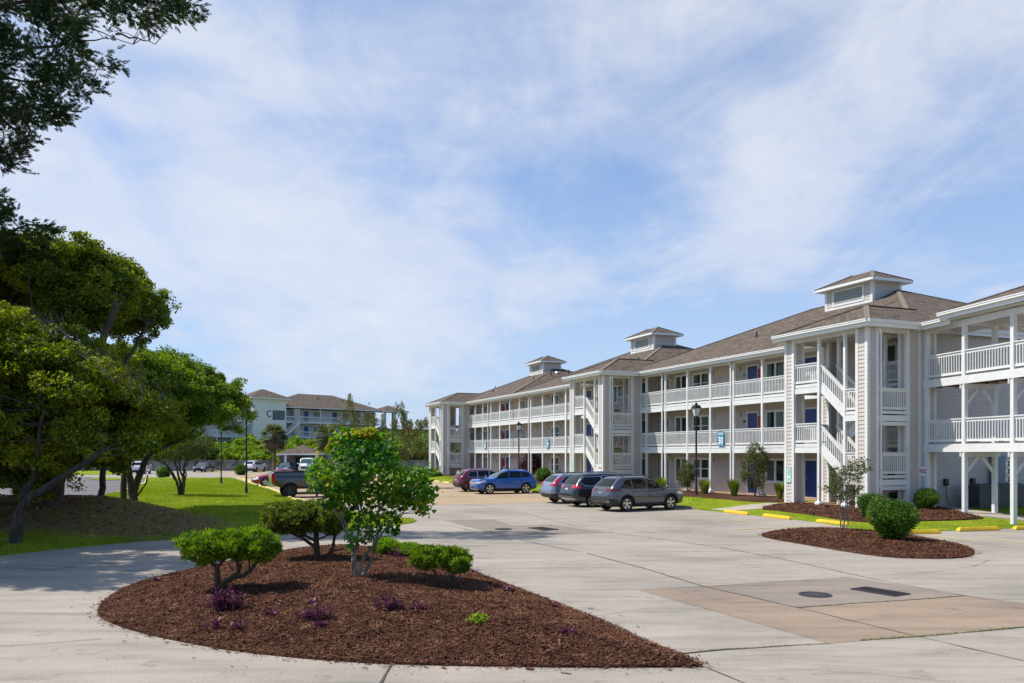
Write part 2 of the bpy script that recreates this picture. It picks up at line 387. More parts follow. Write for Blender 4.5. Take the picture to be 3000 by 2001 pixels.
LM = dict(
    oak1=leafmat('oak_leaves', [(.03,.06,.008), (.075,.125,.012), (.17,.225,.016), (.33,.36,.02), (.50,.47,.03)], .45, scale=.55),
    oak2=leafmat('tall_oak_leaves', [(.028,.055,.008), (.07,.115,.010), (.145,.20,.014), (.26,.31,.02), (.38,.38,.03)], .42, scale=.45),
    oak3=leafmat('green_oak_leaves', [(.025,.06,.010), (.065,.125,.016), (.13,.22,.022), (.23,.32,.035), (.33,.39,.06)], .45, scale=.5),
    cedar=leafmat('cedar_foliage', [(.010,.026,.010), (.022,.055,.018), (.05,.10,.025), (.13,.18,.03)], .22, scale=.5),
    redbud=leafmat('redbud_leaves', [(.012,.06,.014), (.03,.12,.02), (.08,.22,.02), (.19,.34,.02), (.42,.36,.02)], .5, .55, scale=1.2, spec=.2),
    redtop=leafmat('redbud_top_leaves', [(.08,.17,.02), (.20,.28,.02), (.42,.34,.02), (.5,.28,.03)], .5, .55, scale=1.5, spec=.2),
    jun=leafmat('bright_juniper', [(.02,.045,.008), (.075,.15,.012), (.21,.33,.016), (.40,.52,.03)], .45, scale=5),
    jun2=leafmat('dull_juniper', [(.02,.03,.008), (.075,.10,.016), (.20,.26,.035), (.36,.42,.07)], .4, scale=7),
    box=leafmat('boxwood_leaves', [(.012,.035,.006), (.045,.11,.010), (.12,.22,.015), (.24,.36,.03)], .25, .38, scale=2, spec=.35),
    crape=leafmat('crape_leaves', [(.03,.05,.01), (.07,.10,.02), (.12,.14,.03), (.16,.085,.04)], .35, scale=1.5),
    plum=leafmat('plum_leaves', [(.03,.012,.014), (.07,.025,.03), (.12,.05,.05)], .25),
    grass=leafmat('tall_grass', [(.05,.085,.012), (.12,.19,.02), (.24,.30,.04), (.32,.32,.10)], .35, scale=2),
    lime=leafmat('lime_plant', [(.10,.22,.01), (.22,.38,.015), (.34,.46,.03)], .4, scale=2),
    purple=leafmat('purple_leaves', [(.025,.006,.022), (.06,.012,.045), (.12,.025,.08), (.22,.08,.16)], .2, .4, scale=4),
    shrub=leafmat('hill_shrubs', [(.06,.12,.008), (.16,.26,.012), (.28,.40,.015), (.38,.48,.03)], .3, scale=.25),
    shrubdark=leafmat('dark_shrubs', [(.012,.03,.006), (.03,.065,.012), (.06,.11,.02), (.10,.15,.03)], .3, scale=.3),
    pine=leafmat('brown_green_foliage', [(.035,.06,.01), (.09,.12,.016), (.16,.16,.022), (.18,.11,.035)], .25, scale=.8),
    palm=leafmat('palm_fronds', [(.07,.09,.03), (.15,.17,.06), (.26,.27,.11)], .25, scale=.8),
    palmdead=leafmat('dead_fronds', [(.13,.09,.045), (.22,.16,.09), (.30,.23,.13)], .2, scale=.8),
    chip=leafmat('wood_chips', [(.032,.014,.008), (.075,.031,.017), (.125,.053,.030), (.18,.085,.048), (.30,.17,.10)], .0, .9, scale=3, spec=.1),
    blade=leafmat('lawn_blades', [(.10,.16,.010), (.19,.27,.014), (.28,.34,.025), (.38,.36,.09)], .4, .6, scale=.4, spec=.1),
    litter=leafmat('dry_leaves', [(.08,.045,.025), (.20,.12,.07), (.34,.22,.14), (.50,.38,.27)], .1, .8, scale=2, spec=.1),
)

# ------------------------------------------------------------------ camera, light, sky
SKYTINT = (1.02,1.27,1.48)
CLOUD_LO = (.60,.70,.95); CLOUD_HI = (.90,.93,1.0)
SKYBLOBS = [(350,640,.30,.07), (1000,560,.22,.10), (1500,440,.10,.08), (2150,620,.16,.12), (1000,900,.25,.08), (1950,470,.10,-.09), (1480,620,.08,-.13), (1850,230,.14,.06), (1200,0,.30,-.10), (2300,60,.25,-.07), (2900,480,.12,-.06)]
cam = bpy.data.cameras.new('camera'); co = bpy.data.objects.new('camera', cam); C.objects.link(co)
co.location = (0,0,H); co.rotation_euler = (R(90),0,0)
cam.sensor_width = 36; cam.lens = 36*F/3000; cam.shift_y = (HZ-1000.5)/3000; cam.clip_end = 3000; cam.clip_start = .1
scene.camera = co
SUN = Vector((-1, .08, 1.48)).normalized()
sl = bpy.data.lights.new('sun', 'SUN'); sl.energy = 5.0; sl.angle = R(.6); sl.color = (1,.935,.84)
so = bpy.data.objects.new('sun', sl); C.objects.link(so)
so.rotation_euler = SUN.to_track_quat('Z', 'Y').to_euler()
w = bpy.data.worlds.new('World'); scene.world = w; w.use_nodes = True
nt = w.node_tree; bg = nt.nodes['Background']
sky = nt.nodes.new('ShaderNodeTexSky'); sky.sky_type = 'NISHITA'; sky.sun_disc = False
sky.sun_elevation = math.asin(SUN.z); sky.sun_rotation = math.atan2(SUN.x, SUN.y)
sky.air_density = 1.0; sky.dust_density = .5; sky.ozone_density = 3.0
tc = nt.nodes.new('ShaderNodeTexCoord'); sp = nt.nodes.new('ShaderNodeSeparateXYZ'); nt.links.new(tc.outputs['Generated'], sp.inputs[0])
def mth(op, a, b=None, c=None):
    n = nt.nodes.new('ShaderNodeMath'); n.operation = op
    for i, v in enumerate((a, b, c)):
        if v is None: continue
        if isinstance(v, (int, float)): n.inputs[i].default_value = v
        else: nt.links.new(v, n.inputs[i])
    return n.outputs[0]
den = mth('MAXIMUM', mth('ADD', sp.outputs['Z'], .14), .05)
cb = nt.nodes.new('ShaderNodeCombineXYZ'); nt.links.new(mth('DIVIDE', sp.outputs['X'], den), cb.inputs[0]); nt.links.new(mth('DIVIDE', sp.outputs['Y'], den), cb.inputs[1])
def cloud_noise(loc, rot, sc, scale, det, rough, dist):
    mp = nt.nodes.new('ShaderNodeMapping'); nt.links.new(cb.outputs[0], mp.inputs['Vector'])
    mp.inputs['Location'].default_value = loc; mp.inputs['Rotation'].default_value = (0,0,R(rot)); mp.inputs['Scale'].default_value = sc
    n = N(nt, 'ShaderNodeTexNoise', _Scale=scale, _Detail=det, _Roughness=rough, _Distortion=dist); nt.links.new(mp.outputs[0], n.inputs['Vector']); return n.outputs['Fac']
f1 = cloud_noise((3.7,1.9,0), 25, (1,.75,1), .75, 6.0, .52, .6)
f2 = cloud_noise((7,3,0), 62, (2.0,.9,1), 1.5, 9.0, .6, .9)
f3 = cloud_noise((1,8,0), 10, (1,1,1), 4.2, 9.0, .66, .6)
cov = mth('ADD', mth('MULTIPLY', f1, .9), mth('ADD', mth('MULTIPLY', f2, .45), mth('MULTIPLY', f3, .28)))
# where the veil is thicker or torn open (directions in the sky)
for px, py, wd, amt in SKYBLOBS:
    d = Vector(((px-1500)/F, 1, (HZ-py)/F)).normalized()
    vm = nt.nodes.new('ShaderNodeVectorMath'); vm.operation = 'DOT_PRODUCT'; nt.links.new(tc.outputs['Generated'], vm.inputs[0]); vm.inputs[1].default_value = d
    mr = nt.nodes.new('ShaderNodeMapRange'); mr.interpolation_type = 'SMOOTHSTEP'; mr.inputs['From Min'].default_value = math.cos(wd); mr.inputs['From Max'].default_value = 1
    mr.inputs['To Min'].default_value = 0; mr.inputs['To Max'].default_value = amt; nt.links.new(vm.outputs['Value'], mr.inputs['Value'])
    cov = mth('ADD', cov, mr.outputs[0])
fr = nt.nodes.new('ShaderNodeMapRange'); fr.interpolation_type = 'SMOOTHSTEP'; fr.inputs['From Min'].default_value = -.55; fr.inputs['From Max'].default_value = .35; nt.links.new(sp.outputs['Y'], fr.inputs['Value'])
zn = nt.nodes.new('ShaderNodeMapRange'); zn.interpolation_type = 'SMOOTHSTEP'; zn.inputs['From Min'].default_value = .58; zn.inputs['From Max'].default_value = .95; nt.links.new(sp.outputs['Z'], zn.inputs['Value'])
cov = mth('SUBTRACT', mth('ADD', cov, .005), mth('ADD', mth('MULTIPLY', mth('SUBTRACT', 1.0, fr.outputs[0]), .45), mth('MULTIPLY', zn.outputs[0], .25)))   # veil cut in the unseen sky overhead and behind the camera, weakening its fill light
cr = ramp(nt, [(.0,(.0,)*3), (.40,(.06,)*3), (.60,(.26,)*3), (.76,(.50,)*3), (.90,(.78,)*3), (1.0,(.84,)*3)]); nt.links.new(cov, cr.inputs['Fac'])
hz = nt.nodes.new('ShaderNodeMapRange'); hz.inputs['From Min'].default_value = 0; hz.inputs['From Max'].default_value = .50
hz.inputs['To Min'].default_value = .80; hz.inputs['To Max'].default_value = 0; nt.links.new(sp.outputs['Z'], hz.inputs['Value'])
fac = mth('MAXIMUM', cr.outputs['Color'], mth('MULTIPLY', hz.outputs[0], mth('MULTIPLY_ADD', fr.outputs[0], .7, .3)))
tint = N(nt, 'ShaderNodeMixRGB', blend_type='MULTIPLY'); tint.inputs['Fac'].default_value = 1; tint.inputs[2].default_value = (*SKYTINT, 1)
nt.links.new(sky.outputs[0], tint.inputs[1])
# the veil itself: whiter where thick, blue lavender where thin and low
cc = ramp(nt, [(.45, CLOUD_LO), (.92, CLOUD_HI)]); nt.links.new(mth('SUBTRACT', cov, mth('MULTIPLY', hz.outputs[0], .55)), cc.inputs['Fac'])
cm = N(nt, 'ShaderNodeMixRGB', blend_type='MULTIPLY'); cm.inputs['Fac'].default_value = 1; cm.inputs[2].default_value = (8,8,8,1); nt.links.new(cc.outputs['Color'], cm.inputs[1])
mixs = N(nt, 'ShaderNodeMixRGB'); nt.links.new(fac, mixs.inputs['Fac']); nt.links.new(tint.outputs[0], mixs.inputs[1]); nt.links.new(cm.outputs[0], mixs.inputs[2])
nt.links.new(mixs.outputs[0], bg.inputs['Color']); bg.inputs['Strength'].default_value = .11
vs = scene.view_settings; vs.view_transform = 'Standard'; vs.look = 'None'; vs.exposure = .07; vs.gamma = 1; vs.use_curve_mapping = False
scene.cycles.use_denoising = True
# ------------------------------------------------------------------ ground sheets
def dense(poly, step=1.0):
    out = []
    for i, a in enumerate(poly):
        b = poly[(i+1) % len(poly)]; d = math.dist(a[:2], b[:2]); k = max(1, int(d/step))
        out += [(a[0]+(b[0]-a[0])*j/k, a[1]+(b[1]-a[1])*j/k) for j in range(k)]
    return out
def smoothpoly(poly, it=2):
    for _ in range(it):
        q = []
        for i, a in enumerate(poly):
            b = poly[(i+1) % len(poly)]
            q += [(a[0]*.75+b[0]*.25, a[1]*.75+b[1]*.25), (a[0]*.25+b[0]*.75, a[1]*.25+b[1]*.75)]
        poly = q
    return poly
def inside(P_, poly):
    x, y = P_[:,0], P_[:,1]; r = np.zeros(len(P_), bool); n = len(poly)
    for i in range(n):
        x0, y0 = poly[i]; x1, y1 = poly[(i+1) % n]
        if y0 == y1: continue
        c = ((y0 > y) != (y1 > y)) & (x < (x1-x0)*(y-y0)/(y1-y0)+x0); r ^= c
    return r
def edgedist(P_, poly):
    d = np.full(len(P_), 1e9); n = len(poly)
    for i in range(n):
        a = np.array(poly[i]); b = np.array(poly[(i+1) % n]); ab = b-a; L = (ab**2).sum()+1e-12
        t = np.clip(((P_-a)@ab)/L, 0, 1); q = a+t[:,None]*ab
        d = np.minimum(d, np.hypot(*(P_-q).T))
    return d
def sheet(name, poly, mat, zf, res=1.0, skirt=0, label=None):
    poly = dense(poly, res); A = np.array(poly); lo = A.min(0); hi = A.max(0)
    gx, gy = np.meshgrid(np.arange(lo[0], hi[0], res), np.arange(lo[1], hi[1], res))
    g = np.stack([gx.ravel(), gy.ravel()], 1)+np.random.RandomState(1).uniform(-.15, .15, (gx.size, 2))*res
    g = g[inside(g, poly)]; g = g[edgedist(g, poly) > res*.35]
    pts = [Vector(p) for p in poly]+[Vector(p) for p in g]
    n = len(poly); r = delaunay_2d_cdt(pts, [(i, (i+1) % n) for i in range(n)], [], 1, 1e-5)
    vs = [(p.x, p.y, zf(p.x, p.y)) for p in r[0]]; fs = [tuple(f) for f in r[2]]
    mb = MB(); mb.add(vs, fs)
    if skirt:
        for i in range(n):
            a = poly[i]; b = poly[(i+1) % n]
            mb.face([(*a, zf(*a)), (*b, zf(*b)), (*b, zf(*b)-skirt), (*a, zf(*a)-skirt)])
    me = mb.mesh(name, mat, smooth=50)
    o = link(bpy.data.objects.new(name, me)); 
    # faces up
    if me.polygons[0].normal.z < 0: me.flip_normals()
    return tag(o, kind='structure')
def gpoly(pxs): return [G(*p)[:2] for p in pxs]

mb = MB(); mb.face([(-1500,-300,-.05),(1500,-300,-.05),(1500,2500,-.05),(-1500,2500,-.05)])
tag(mb.obj('ground', M['farground']), kind='structure')
mb = MB(); mb.face([(-90,-40,0),(70,-40,0),(70,131,0),(-90,131,0)])
tag(mb.obj('parking_lot', M['conc']), kind='structure')

# expansion joints and cracks of the concrete lot, as thin strips of filler lying in it
def strip(mb, pxs, w=.03, jag=.012, z=.006, step=.35, seed=0):
    r = random.Random(seed+len(pxs)); pts = [G(*p) for p in pxs]; L = []
    for a, b in zip(pts, pts[1:]):
        d = math.dist(a[:2], b[:2]); k = max(1, int(d/step))
        L += [(a[0]+(b[0]-a[0])*j/k, a[1]+(b[1]-a[1])*j/k) for j in range(k)]
    L.append(pts[-1][:2]); q = []
    for i, p in enumerate(L):
        a = L[max(0, i-1)]; b = L[min(len(L)-1, i+1)]; dx_, dy_ = b[0]-a[0], b[1]-a[1]; l = math.hypot(dx_, dy_) or 1
        nx, ny = -dy_/l, dx_/l; o = r.uniform(-jag, jag); ww = w*r.uniform(.5, 1.2)/2
        ww *= .75; q.append(((p[0]+nx*(o+ww), p[1]+ny*(o+ww)), (p[0]+nx*(o-ww), p[1]+ny*(o-ww))))
    for a, b in zip(q, q[1:]):
        mb.face([(*a[0], gz(*a[0])+z), (*b[0], gz(*b[0])+z), (*b[1], gz(*b[1])+z), (*a[1], gz(*a[1])+z)])
mb = MB()
J = [([(1720,1622),(1880,1664),(2065,1720),(2330,1780),(2690,1866),(3000,1937)], .035),
     ([(1783,1560),(1900,1575),(2100,1603),(2250,1630),(2400,1662),(2527,1690),(2680,1720),(2832,1746),(3000,1770)], .035),
     ([(2000,1916),(2130,1903),(2430,1886)], .05),
     ([(2520,1877),(2700,1865),(2880,1849),(3000,1838)], .04),
     ([(2335,1781),(2500,1769),(2700,1756),(2829,1746)], .05),
     ([(1700,1729),(1870,1727),(2070,1720),(2300,1703),(2490,1691)], .02),
     ([(2059,1952),(2180,2001),(2300,2050)], .022),
     ([(1146,1948),(1115,2001),(1080,2060)], .05),
     ([(1200,1496),(1400,1480),(1560,1510),(1700,1545),(1790,1562)], .03),
     ([(1320,1543),(1350,1547),(1400,1562),(1480,1573),(1560,1590),(1700,1618)], .04),
     ([(1660,1672),(1770,1668),(1870,1663)], .02), ([(1400,1635),(1700,1622)], .016),
     ([(1500,1522),(1640,1517),(1800,1512)], .02), ([(1900,1602),(2100,1597),(2300,1592)], .018),
     ([(2540,1688),(2700,1680),(2850,1660),(2900,1640)], .014), ([(2750,1640),(2830,1652),(2866,1660)], .014),
     ([(0,1664),(80,1665),(150,1670),(220,1660)], .05), ([(250,1668),(400,1673),(560,1680)], .03),
     ([(0,1894),(150,1885),(300,1872)], .02), ([(500,1588),(700,1600),(900,1602)], .02), ([(820,1576),(860,1588)], .03),
     ([(2860,1548),(3000,1556)], .02), ([(2120,1585),(2230,1570)], .012), ([(1700,1812),(1900,1782),(2080,1785)], .014),
     ([(200,1700),(340,1690),(430,1670)], .014), ([(2300,1960),(2560,1975),(2800,2001)], .012)]
for i, (p, w_) in enumerate(J): strip(mb, p, w_, seed=i, z=.010)
tag(mb.obj('pavement_joints', M['crack']), kind='structure')

flat = lambda z: (lambda X, Y: z)
on = lambda e: (lambda X, Y: gz(X, Y)+e)
sheet('concrete_patch', gpoly([(1870,1729),(2490,1691),(2829,1745),(3010,1772),(3300,1800),(3300,1815),(3000,1838),(2430,1886)]), M['patch'], flat(.004), 2)
sheet('drain_apron', gpoly([(2080,1720),(2490,1692),(2829,1746),(2335,1781)]), M['patchgrey'], flat(.007), 2)
sheet('repaired_slab', gpoly([(1300,1524),(1445,1522),(1500,1540),(1620,1537),(1780,1561),(1600,1568),(1470,1570)]), M['patchgrey'], flat(.004), 2)
ca, cb_ = [W(-20.6, y) for y in (-2, 84)]
sheet('worn_parking', [G(905,1476)[:2], G(1250,1480)[:2], G(1600,1472)[:2], G(1760,1462)[:2], W(-4.1,12)[:2], W(-4.1,60)[:2], W(-4.1,80)[:2], (-18,118), (-45,118), W(-21,84)[:2], W(-21,30)[:2]], M['tan'], flat(.005), 6)
lawn_px = [(-500,1690),(0,1628.5),(177,1608),(400,1587),(536,1578),(776,1561),(1000,1552),(1150,1541),(1209,1532),(1220,1526),(1209,1521),(1143,1515),(1040,1500),(929,1480),(862,1464),(819,1449),(740,1421),(685,1402),(672,1400.5),(560,1400.5),(430,1401.5),(426,1416),(377,1434),(301,1460),(200,1483),(0,1500),(-500,1530)]
def wpt(px, py):        # plain z=0 ground point, used for the wide lawn
    Y = H*F/(py-HZ); return (px-1500)*Y/F, Y
LAWN = [wpt(*p) for p in lawn_px]
sheet('lawn', LAWN, M['lawn'], lambda X, Y: gz(X, Y)+.03, .8, skirt=.12)
sheet('road', [wpt(*p) for p in [(-900,1530),(0,1500),(200,1483),(301,1460),(377,1434),(426,1416),(432,1405),(360,1399),(180,1396),(-400,1396)]], M['asphalt'], flat(.005), 5)
sheet('verge', [wpt(*p) for p in [(-700,1378.5),(348,1378.5),(356,1391),(-700,1391)]], M['lawn'], flat(.03), 5)
sheet('median', [wpt(*p) for p in [(250,1402),(428,1399),(600,1401),(600,1402.5),(424,1404),(300,1408)]], M['lawn'], flat(.05), 5)
# strip of grass and mulch beds in front of the building
GR = [W(-4.0,5.6), W(-4.0,75), W(4.6,75), W(4.6,-.2), (24.8,38.6), (27.5,34.1), (19.1,30.7), (17.0,30.0), (15.4,29.5), (13.8,28.8), (13.5,29.0), W(-4.9,-4.2), W(-4.3,-3), W(-3.9,-.5), W(-3.9,3.5)]
sheet('front_lawn', [p[:2] for p in GR], M['lawn'], lambda X, Y: gz(X, Y)+.02, 1.0, skirt=.1)
BED = [W(-1.0,5.9)[:2], W(-.6,9)[:2], W(-.9,14)[:2], W(-.3,19)[:2], W(-.2,23.6)[:2], W(3.1,23.6)[:2], W(3.1,5.9)[:2]]
sheet('mulch_bed', smoothpoly(BED, 1), M['mulch'], lambda X, Y: gz(X, Y)+.05, .6, skirt=.05)
BED3 = [W(-.6,30)[:2], W(-1.2,36)[:2], W(-.6,44)[:2], W(-1,52)[:2], W(-.4,60)[:2], W(-1.6,66)[:2], W(-.5,70)[:2], W(3.1,70)[:2], W(3.1,30)[:2]]
sheet('mulch_bed', smoothpoly(BED3, 1), M['mulch'], lambda X, Y: gz(X, Y)+.05, .8, skirt=.05)
BED2 = smoothpoly(gpoly([(2215,1493),(2290,1479),(2330,1476),(2440,1484),(2560,1490),(2700,1478),(2800,1500),(2870,1518),(2885,1521),(2840,1525),(2760,1528),(2640,1532),(2540,1535),(2450,1524),(2380,1511),(2300,1501)]), 1)
sheet('mulch_bed', BED2, M['mulch'], lambda X, Y: gz(X, Y)+.07, .5, skirt=.07)
sheet('footpath', gpoly([(2080,1494),(2140,1499),(2215,1494),(2300,1484),(2304,1477),(2250,1476)]), M['path'], lambda X, Y: gz(X, Y)+.045, .8, skirt=.06)
sheet('footpath', gpoly([(2735,1488),(2790,1490),(2870,1500),(3060,1524),(3060,1534),(2960,1524),(2840,1512),(2770,1502)]), M['path'], lambda X, Y: gz(X, Y)+.06, .8, skirt=.06)
# the two mulched islands
ISL_A = smoothpoly([wpt(*p) for p in [(284.7,1790),(306,1759),(377.6,1718.6),(446.5,1698),(536,1676.7),(607,1663),(796,1622.6),(888,1612),(1015,1606),(1130,1612),(1250,1634),(1373,1672.6),(1450,1703),(1700,1798),(1810.6,1842.5),(1921,1898),(1998.7,1925),(2059.5,1951.5),(2050,1956),(1700,1957),(1450,1954),(1118,1947),(913.6,1933),(689,1910),(505,1877),(377.6,1846),(311,1820.7),(286,1803)]], 1)
ISL_B = smoothpoly([wpt(*p) for p in [(2224,1568.7),(2253,1560),(2319.5,1552),(2419,1551),(2557,1558),(2695.6,1576),(2778.6,1591),(2833.9,1603.5),(2857,1616.8),(2847.7,1629.5),(2806,1636.7),(2723,1637.8),(2612.6,1635),(2502,1621),(2391.4,1602),(2308.4,1588),(2253,1578)]], 1)
def dome(poly, h, s):
    A = [tuple(p) for p in poly]
    def z(X, Y):
        d = float(edgedist(np.array([[X, Y]]), A)[0]); return .025+h*(1-math.exp(-d/s))
    return z
domeA = dome(ISL_A, .38, 1.6); domeB = dome(ISL_B, .16, .9)
sheet('mulch_island', ISL_A, M['mulch'], domeA, .3, skirt=.03)
sheet('mulch_island', ISL_B, M['mulch'], domeB, .3, skirt=.03)
def onA(px, py):
    z = .2
    for _ in range(8):
        Y = (H-z)*F/(py-HZ); X = (px-1500)*Y/F; z = .5*z+.5*domeA(X, Y)
    return X, Y, z
def onB(px, py):
    z = .1
    for _ in range(8):
        Y = (H-z)*F/(py-HZ); X = (px-1500)*Y/F; z = .5*z+.5*domeB(X, Y)
    return X, Y, z

def leaves(cen, size, rs, aspect=.5, up=0.0, droop=None, jitter=.35, nb=0):
    """one folded-free rhombic leaf per centre, random orientation; returns V, F"""
    n = len(cen); d = rs.normal(size=(n,3)); d[:,2] = d[:,2]*.7+up; d /= np.linalg.norm(d, axis=1)[:,None]
    if droop is not None: d = d*(1-droop)+np.array([0,0,-1])*droop; d /= np.linalg.norm(d, axis=1)[:,None]
    r = rs.normal(size=(n,3)); r[:,2] += nb; s = np.cross(d, r); s /= np.linalg.norm(s, axis=1)[:,None]+1e-9
    if nb: d = np.cross(r, s); d /= np.linalg.norm(d, axis=1)[:,None]+1e-9
    L = (size*(1+rs.uniform(-jitter, jitter, n)))[:,None]
    V = np.stack([cen-d*L*.5, cen+s*L*aspect*.5+d*L*.05, cen+d*L*.5, cen-s*L*aspect*.5+d*L*.05], 1).reshape(-1,3)
    Fc = np.arange(4*n).reshape(n,4); return V, Fc
def scatter(poly, n, rs):
    A = np.array(poly); lo, hi = A.min(0), A.max(0); out = np.zeros((0,2))
    while len(out) < n:
        q = rs.uniform(lo, hi, (n*2,2)); out = np.vstack([out, q[inside(q, poly)]])
    return out[:n]
def ground_bits(name, poly, n, zf, mat, size, asp, seed, flatness=.35, keep=None):
    rs = np.random.RandomState(seed); p = scatter(poly, n, rs)
    if keep is not None: p = p[keep(p, rs)]
    A = np.array([(x, y, zf(x, y)+.012) for x, y in p]); A[:,2] += rs.uniform(0, .02, len(A)); m = len(A)
    a = rs.uniform(0, 2*np.pi, m); t = rs.normal(0, flatness, m); d = np.stack([np.cos(a)*np.cos(t), np.sin(a)*np.cos(t), np.abs(np.sin(t))], 1)
    s = np.stack([-np.sin(a), np.cos(a), rs.normal(0, flatness, m)], 1)
    L = (size*rs.lognormal(0, .45, m))[:,None]; Wd = L*asp
    V = np.stack([A-d*L/2-s*Wd/2, A-d*L/2+s*Wd/2, A+d*L/2+s*Wd/2, A+d*L/2-s*Wd/2], 1).reshape(-1,3)
    return tag(npobj(name, V, np.arange(4*m).reshape(m,4), mat), kind='stuff')
def quick_dome(poly, h, s, step=.25):
    A = [tuple(p) for p in poly]; B = np.array(A); lo = B.min(0)-1; hi = B.max(0)+1
    nx = int((hi[0]-lo[0])/step)+2; ny = int((hi[1]-lo[1])/step)+2
    gx, gy = np.meshgrid(lo[0]+np.arange(nx)*step, lo[1]+np.arange(ny)*step, indexing='ij')
    g = np.stack([gx.ravel(), gy.ravel()], 1); d = edgedist(g, A); d[~inside(g, A)] = 0
    Z = (.025+h*(1-np.exp(-d/s))).reshape(nx, ny)
    return lambda X, Y: Z[int((X-lo[0])/step), int((Y-lo[1])/step)]
o = ground_bits('mulch_chips', ISL_A, 230000, quick_dome(ISL_A, .38, 1.6, .05), LM['chip'], .026, .32, 3); o['label'] = 'shredded reddish brown bark mulch on the islands'; o['category'] = 'mulch'
o = ground_bits('mulch_chips', ISL_B, 32000, quick_dome(ISL_B, .16, .9, .06), LM['chip'], .034, .32, 4); o['label'] = 'shredded brown bark mulch on the small right island'; o['category'] = 'mulch'
o = ground_bits('mulch_chips', BED2, 12000, lambda X, Y: gz(X, Y)+.07, LM['chip'], .055, .32, 5); o['label'] = 'shredded bark mulch along the nearest stair tower'; o['category'] = 'mulch'
MOUND = [p for p in [wpt(*q) for q in [(-200,1650),(0,1622),(177,1602),(400,1582),(600,1570),(700,1545),(560,1505),(420,1478),(300,1470),(-200,1500)]]]
o = ground_bits('dry_leaves', MOUND, 42000, lambda X, Y: gz(X, Y)+.04, LM['litter'], .05, .5, 6,
                keep=lambda p, rs: rs.uniform(0, 1, len(p)) < np.exp(-((p[:,1]-29.5)/3.6)**2)*np.clip((-9-p[:,0])/7, .06, 1))
o['label'] = 'dry brown leaves littering the tree mound'; o['category'] = 'leaves'
def blades(name, poly, n, zf, h, seed, mat, keep=None):
    rs = np.random.RandomState(seed); p = scatter(poly, n, rs)
    if keep is not None: p = p[keep(p, rs)]
    A = np.array([(x, y, zf(x, y)) for x, y in p]); m = len(A)
    a = rs.uniform(0, 2*np.pi, m); hh = h*rs.uniform(.5, 1.3, m); w_ = .5*.022*rs.uniform(.7, 1.6, m)
    s = np.stack([np.cos(a)*w_, np.sin(a)*w_, np.zeros(m)], 1)
    tip = A+np.stack([rs.normal(0, .35, m)*hh, rs.normal(0, .35, m)*hh, hh], 1)
    V = np.stack([A-s, A+s, tip], 1).reshape(-1,3)
    return tag(npobj(name, V, np.arange(3*m).reshape(m,3), mat), kind='stuff')
LN = [p for p in LAWN if p[1] < 75]
o = blades('grass', LAWN, 230000, lambda X, Y: gz(X, Y)+.02, .06, 11, LM['blade'], keep=lambda p, rs: rs.uniform(0, 1, len(p)) < np.clip((p[:,0]+42)/20, 0, 1)*np.where((p[:,1] < 36) & (p[:,1] > 26), np.clip((p[:,0]+18)/9, .2, 1), 1))
o['label'] = 'mown bright green grass of the lawn on the left'; o['category'] = 'grass'
o = blades('grass', [p[:2] for p in GR], 60000, lambda X, Y: gz(X, Y)+.01, .06, 12, LM['blade'],
           keep=lambda p, rs: np.array([uv(*q)[0] < 0 or uv(*q)[1] < 0 for q in p]) & ~inside(p, BED2) & ~inside(p, BED3) & ~inside(p, BED))
o['label'] = 'mown grass strip between wheel stops and building'; o['category'] = 'grass'

# weeds growing out of the joints, chips spilled over the island rims
rs_ = np.random.RandomState(31); V = []
for path, n in (([(2520,1877),(2700,1865),(2880,1849),(3000,1838)], 420), ([(2335,1781),(2500,1769),(2700,1756),(2829,1746)], 160), ([(1783,1560),(1900,1575),(2100,1603),(2250,1630),(2400,1662),(2527,1690)], 300), ([(1720,1622),(1880,1664),(2065,1720)], 260), ([(2000,1916),(2130,1903),(2430,1886)], 90)):
    q = [G(*p) for p in path]
    for i in range(n):
        k = rs_.randint(len(q)-1); t = rs_.uniform(); t = (t*7-int(t*7))*.35/7*3+int(t*7)/7; x = q[k][0]+(q[k+1][0]-q[k][0])*t+rs_.normal(0,.012); y = q[k][1]+(q[k+1][1]-q[k][1])*t+rs_.normal(0,.012)
        a = rs_.uniform(0, 6.28); h = rs_.uniform(.01,.045); V += [(x-.006*math.cos(a), y-.006*math.sin(a), .004), (x+.006*math.cos(a), y+.006*math.sin(a), .004), (x+rs_.normal(0,.02), y+rs_.normal(0,.02), h)]
o = tag(npobj('weeds', V, np.arange(len(V)).reshape(-1,3), LM['grass']), 'tiny weeds sprouting from the pavement joints', 'weeds', kind='stuff')
def rim_bits(poly, n, seed, spread=.16):
    rs = np.random.RandomState(seed); pd = np.array(dense(poly, .1)); p = pd[rs.randint(0, len(pd), n)]+rs.normal(0, spread, (n,2)); p = p[~inside(p, poly)]; m = len(p)
    a = rs.uniform(0, 6.28, m); L = (.035*rs.lognormal(0,.45,m))[:,None]; d = np.stack([np.cos(a), np.sin(a), rs.normal(0,.1,m)], 1)*L/2; s_ = np.stack([-np.sin(a), np.cos(a), rs.normal(0,.2,m)], 1)*L*.16
    A = np.stack([p[:,0], p[:,1], np.full(m, .018)], 1); V = np.stack([A-d-s_, A-d+s_, A+d+s_, A+d-s_], 1).reshape(-1,3)
    return tag(npobj('mulch_chips', V, np.arange(4*m).reshape(m,4), LM['chip']), 'loose bark chips spilled over the island rims', 'mulch', kind='stuff')
rim_bits(ISL_A, 3200, 41, .09); rim_bits(ISL_B, 1300, 42, .10); rim_bits(ISL_A, 500, 43, .35)

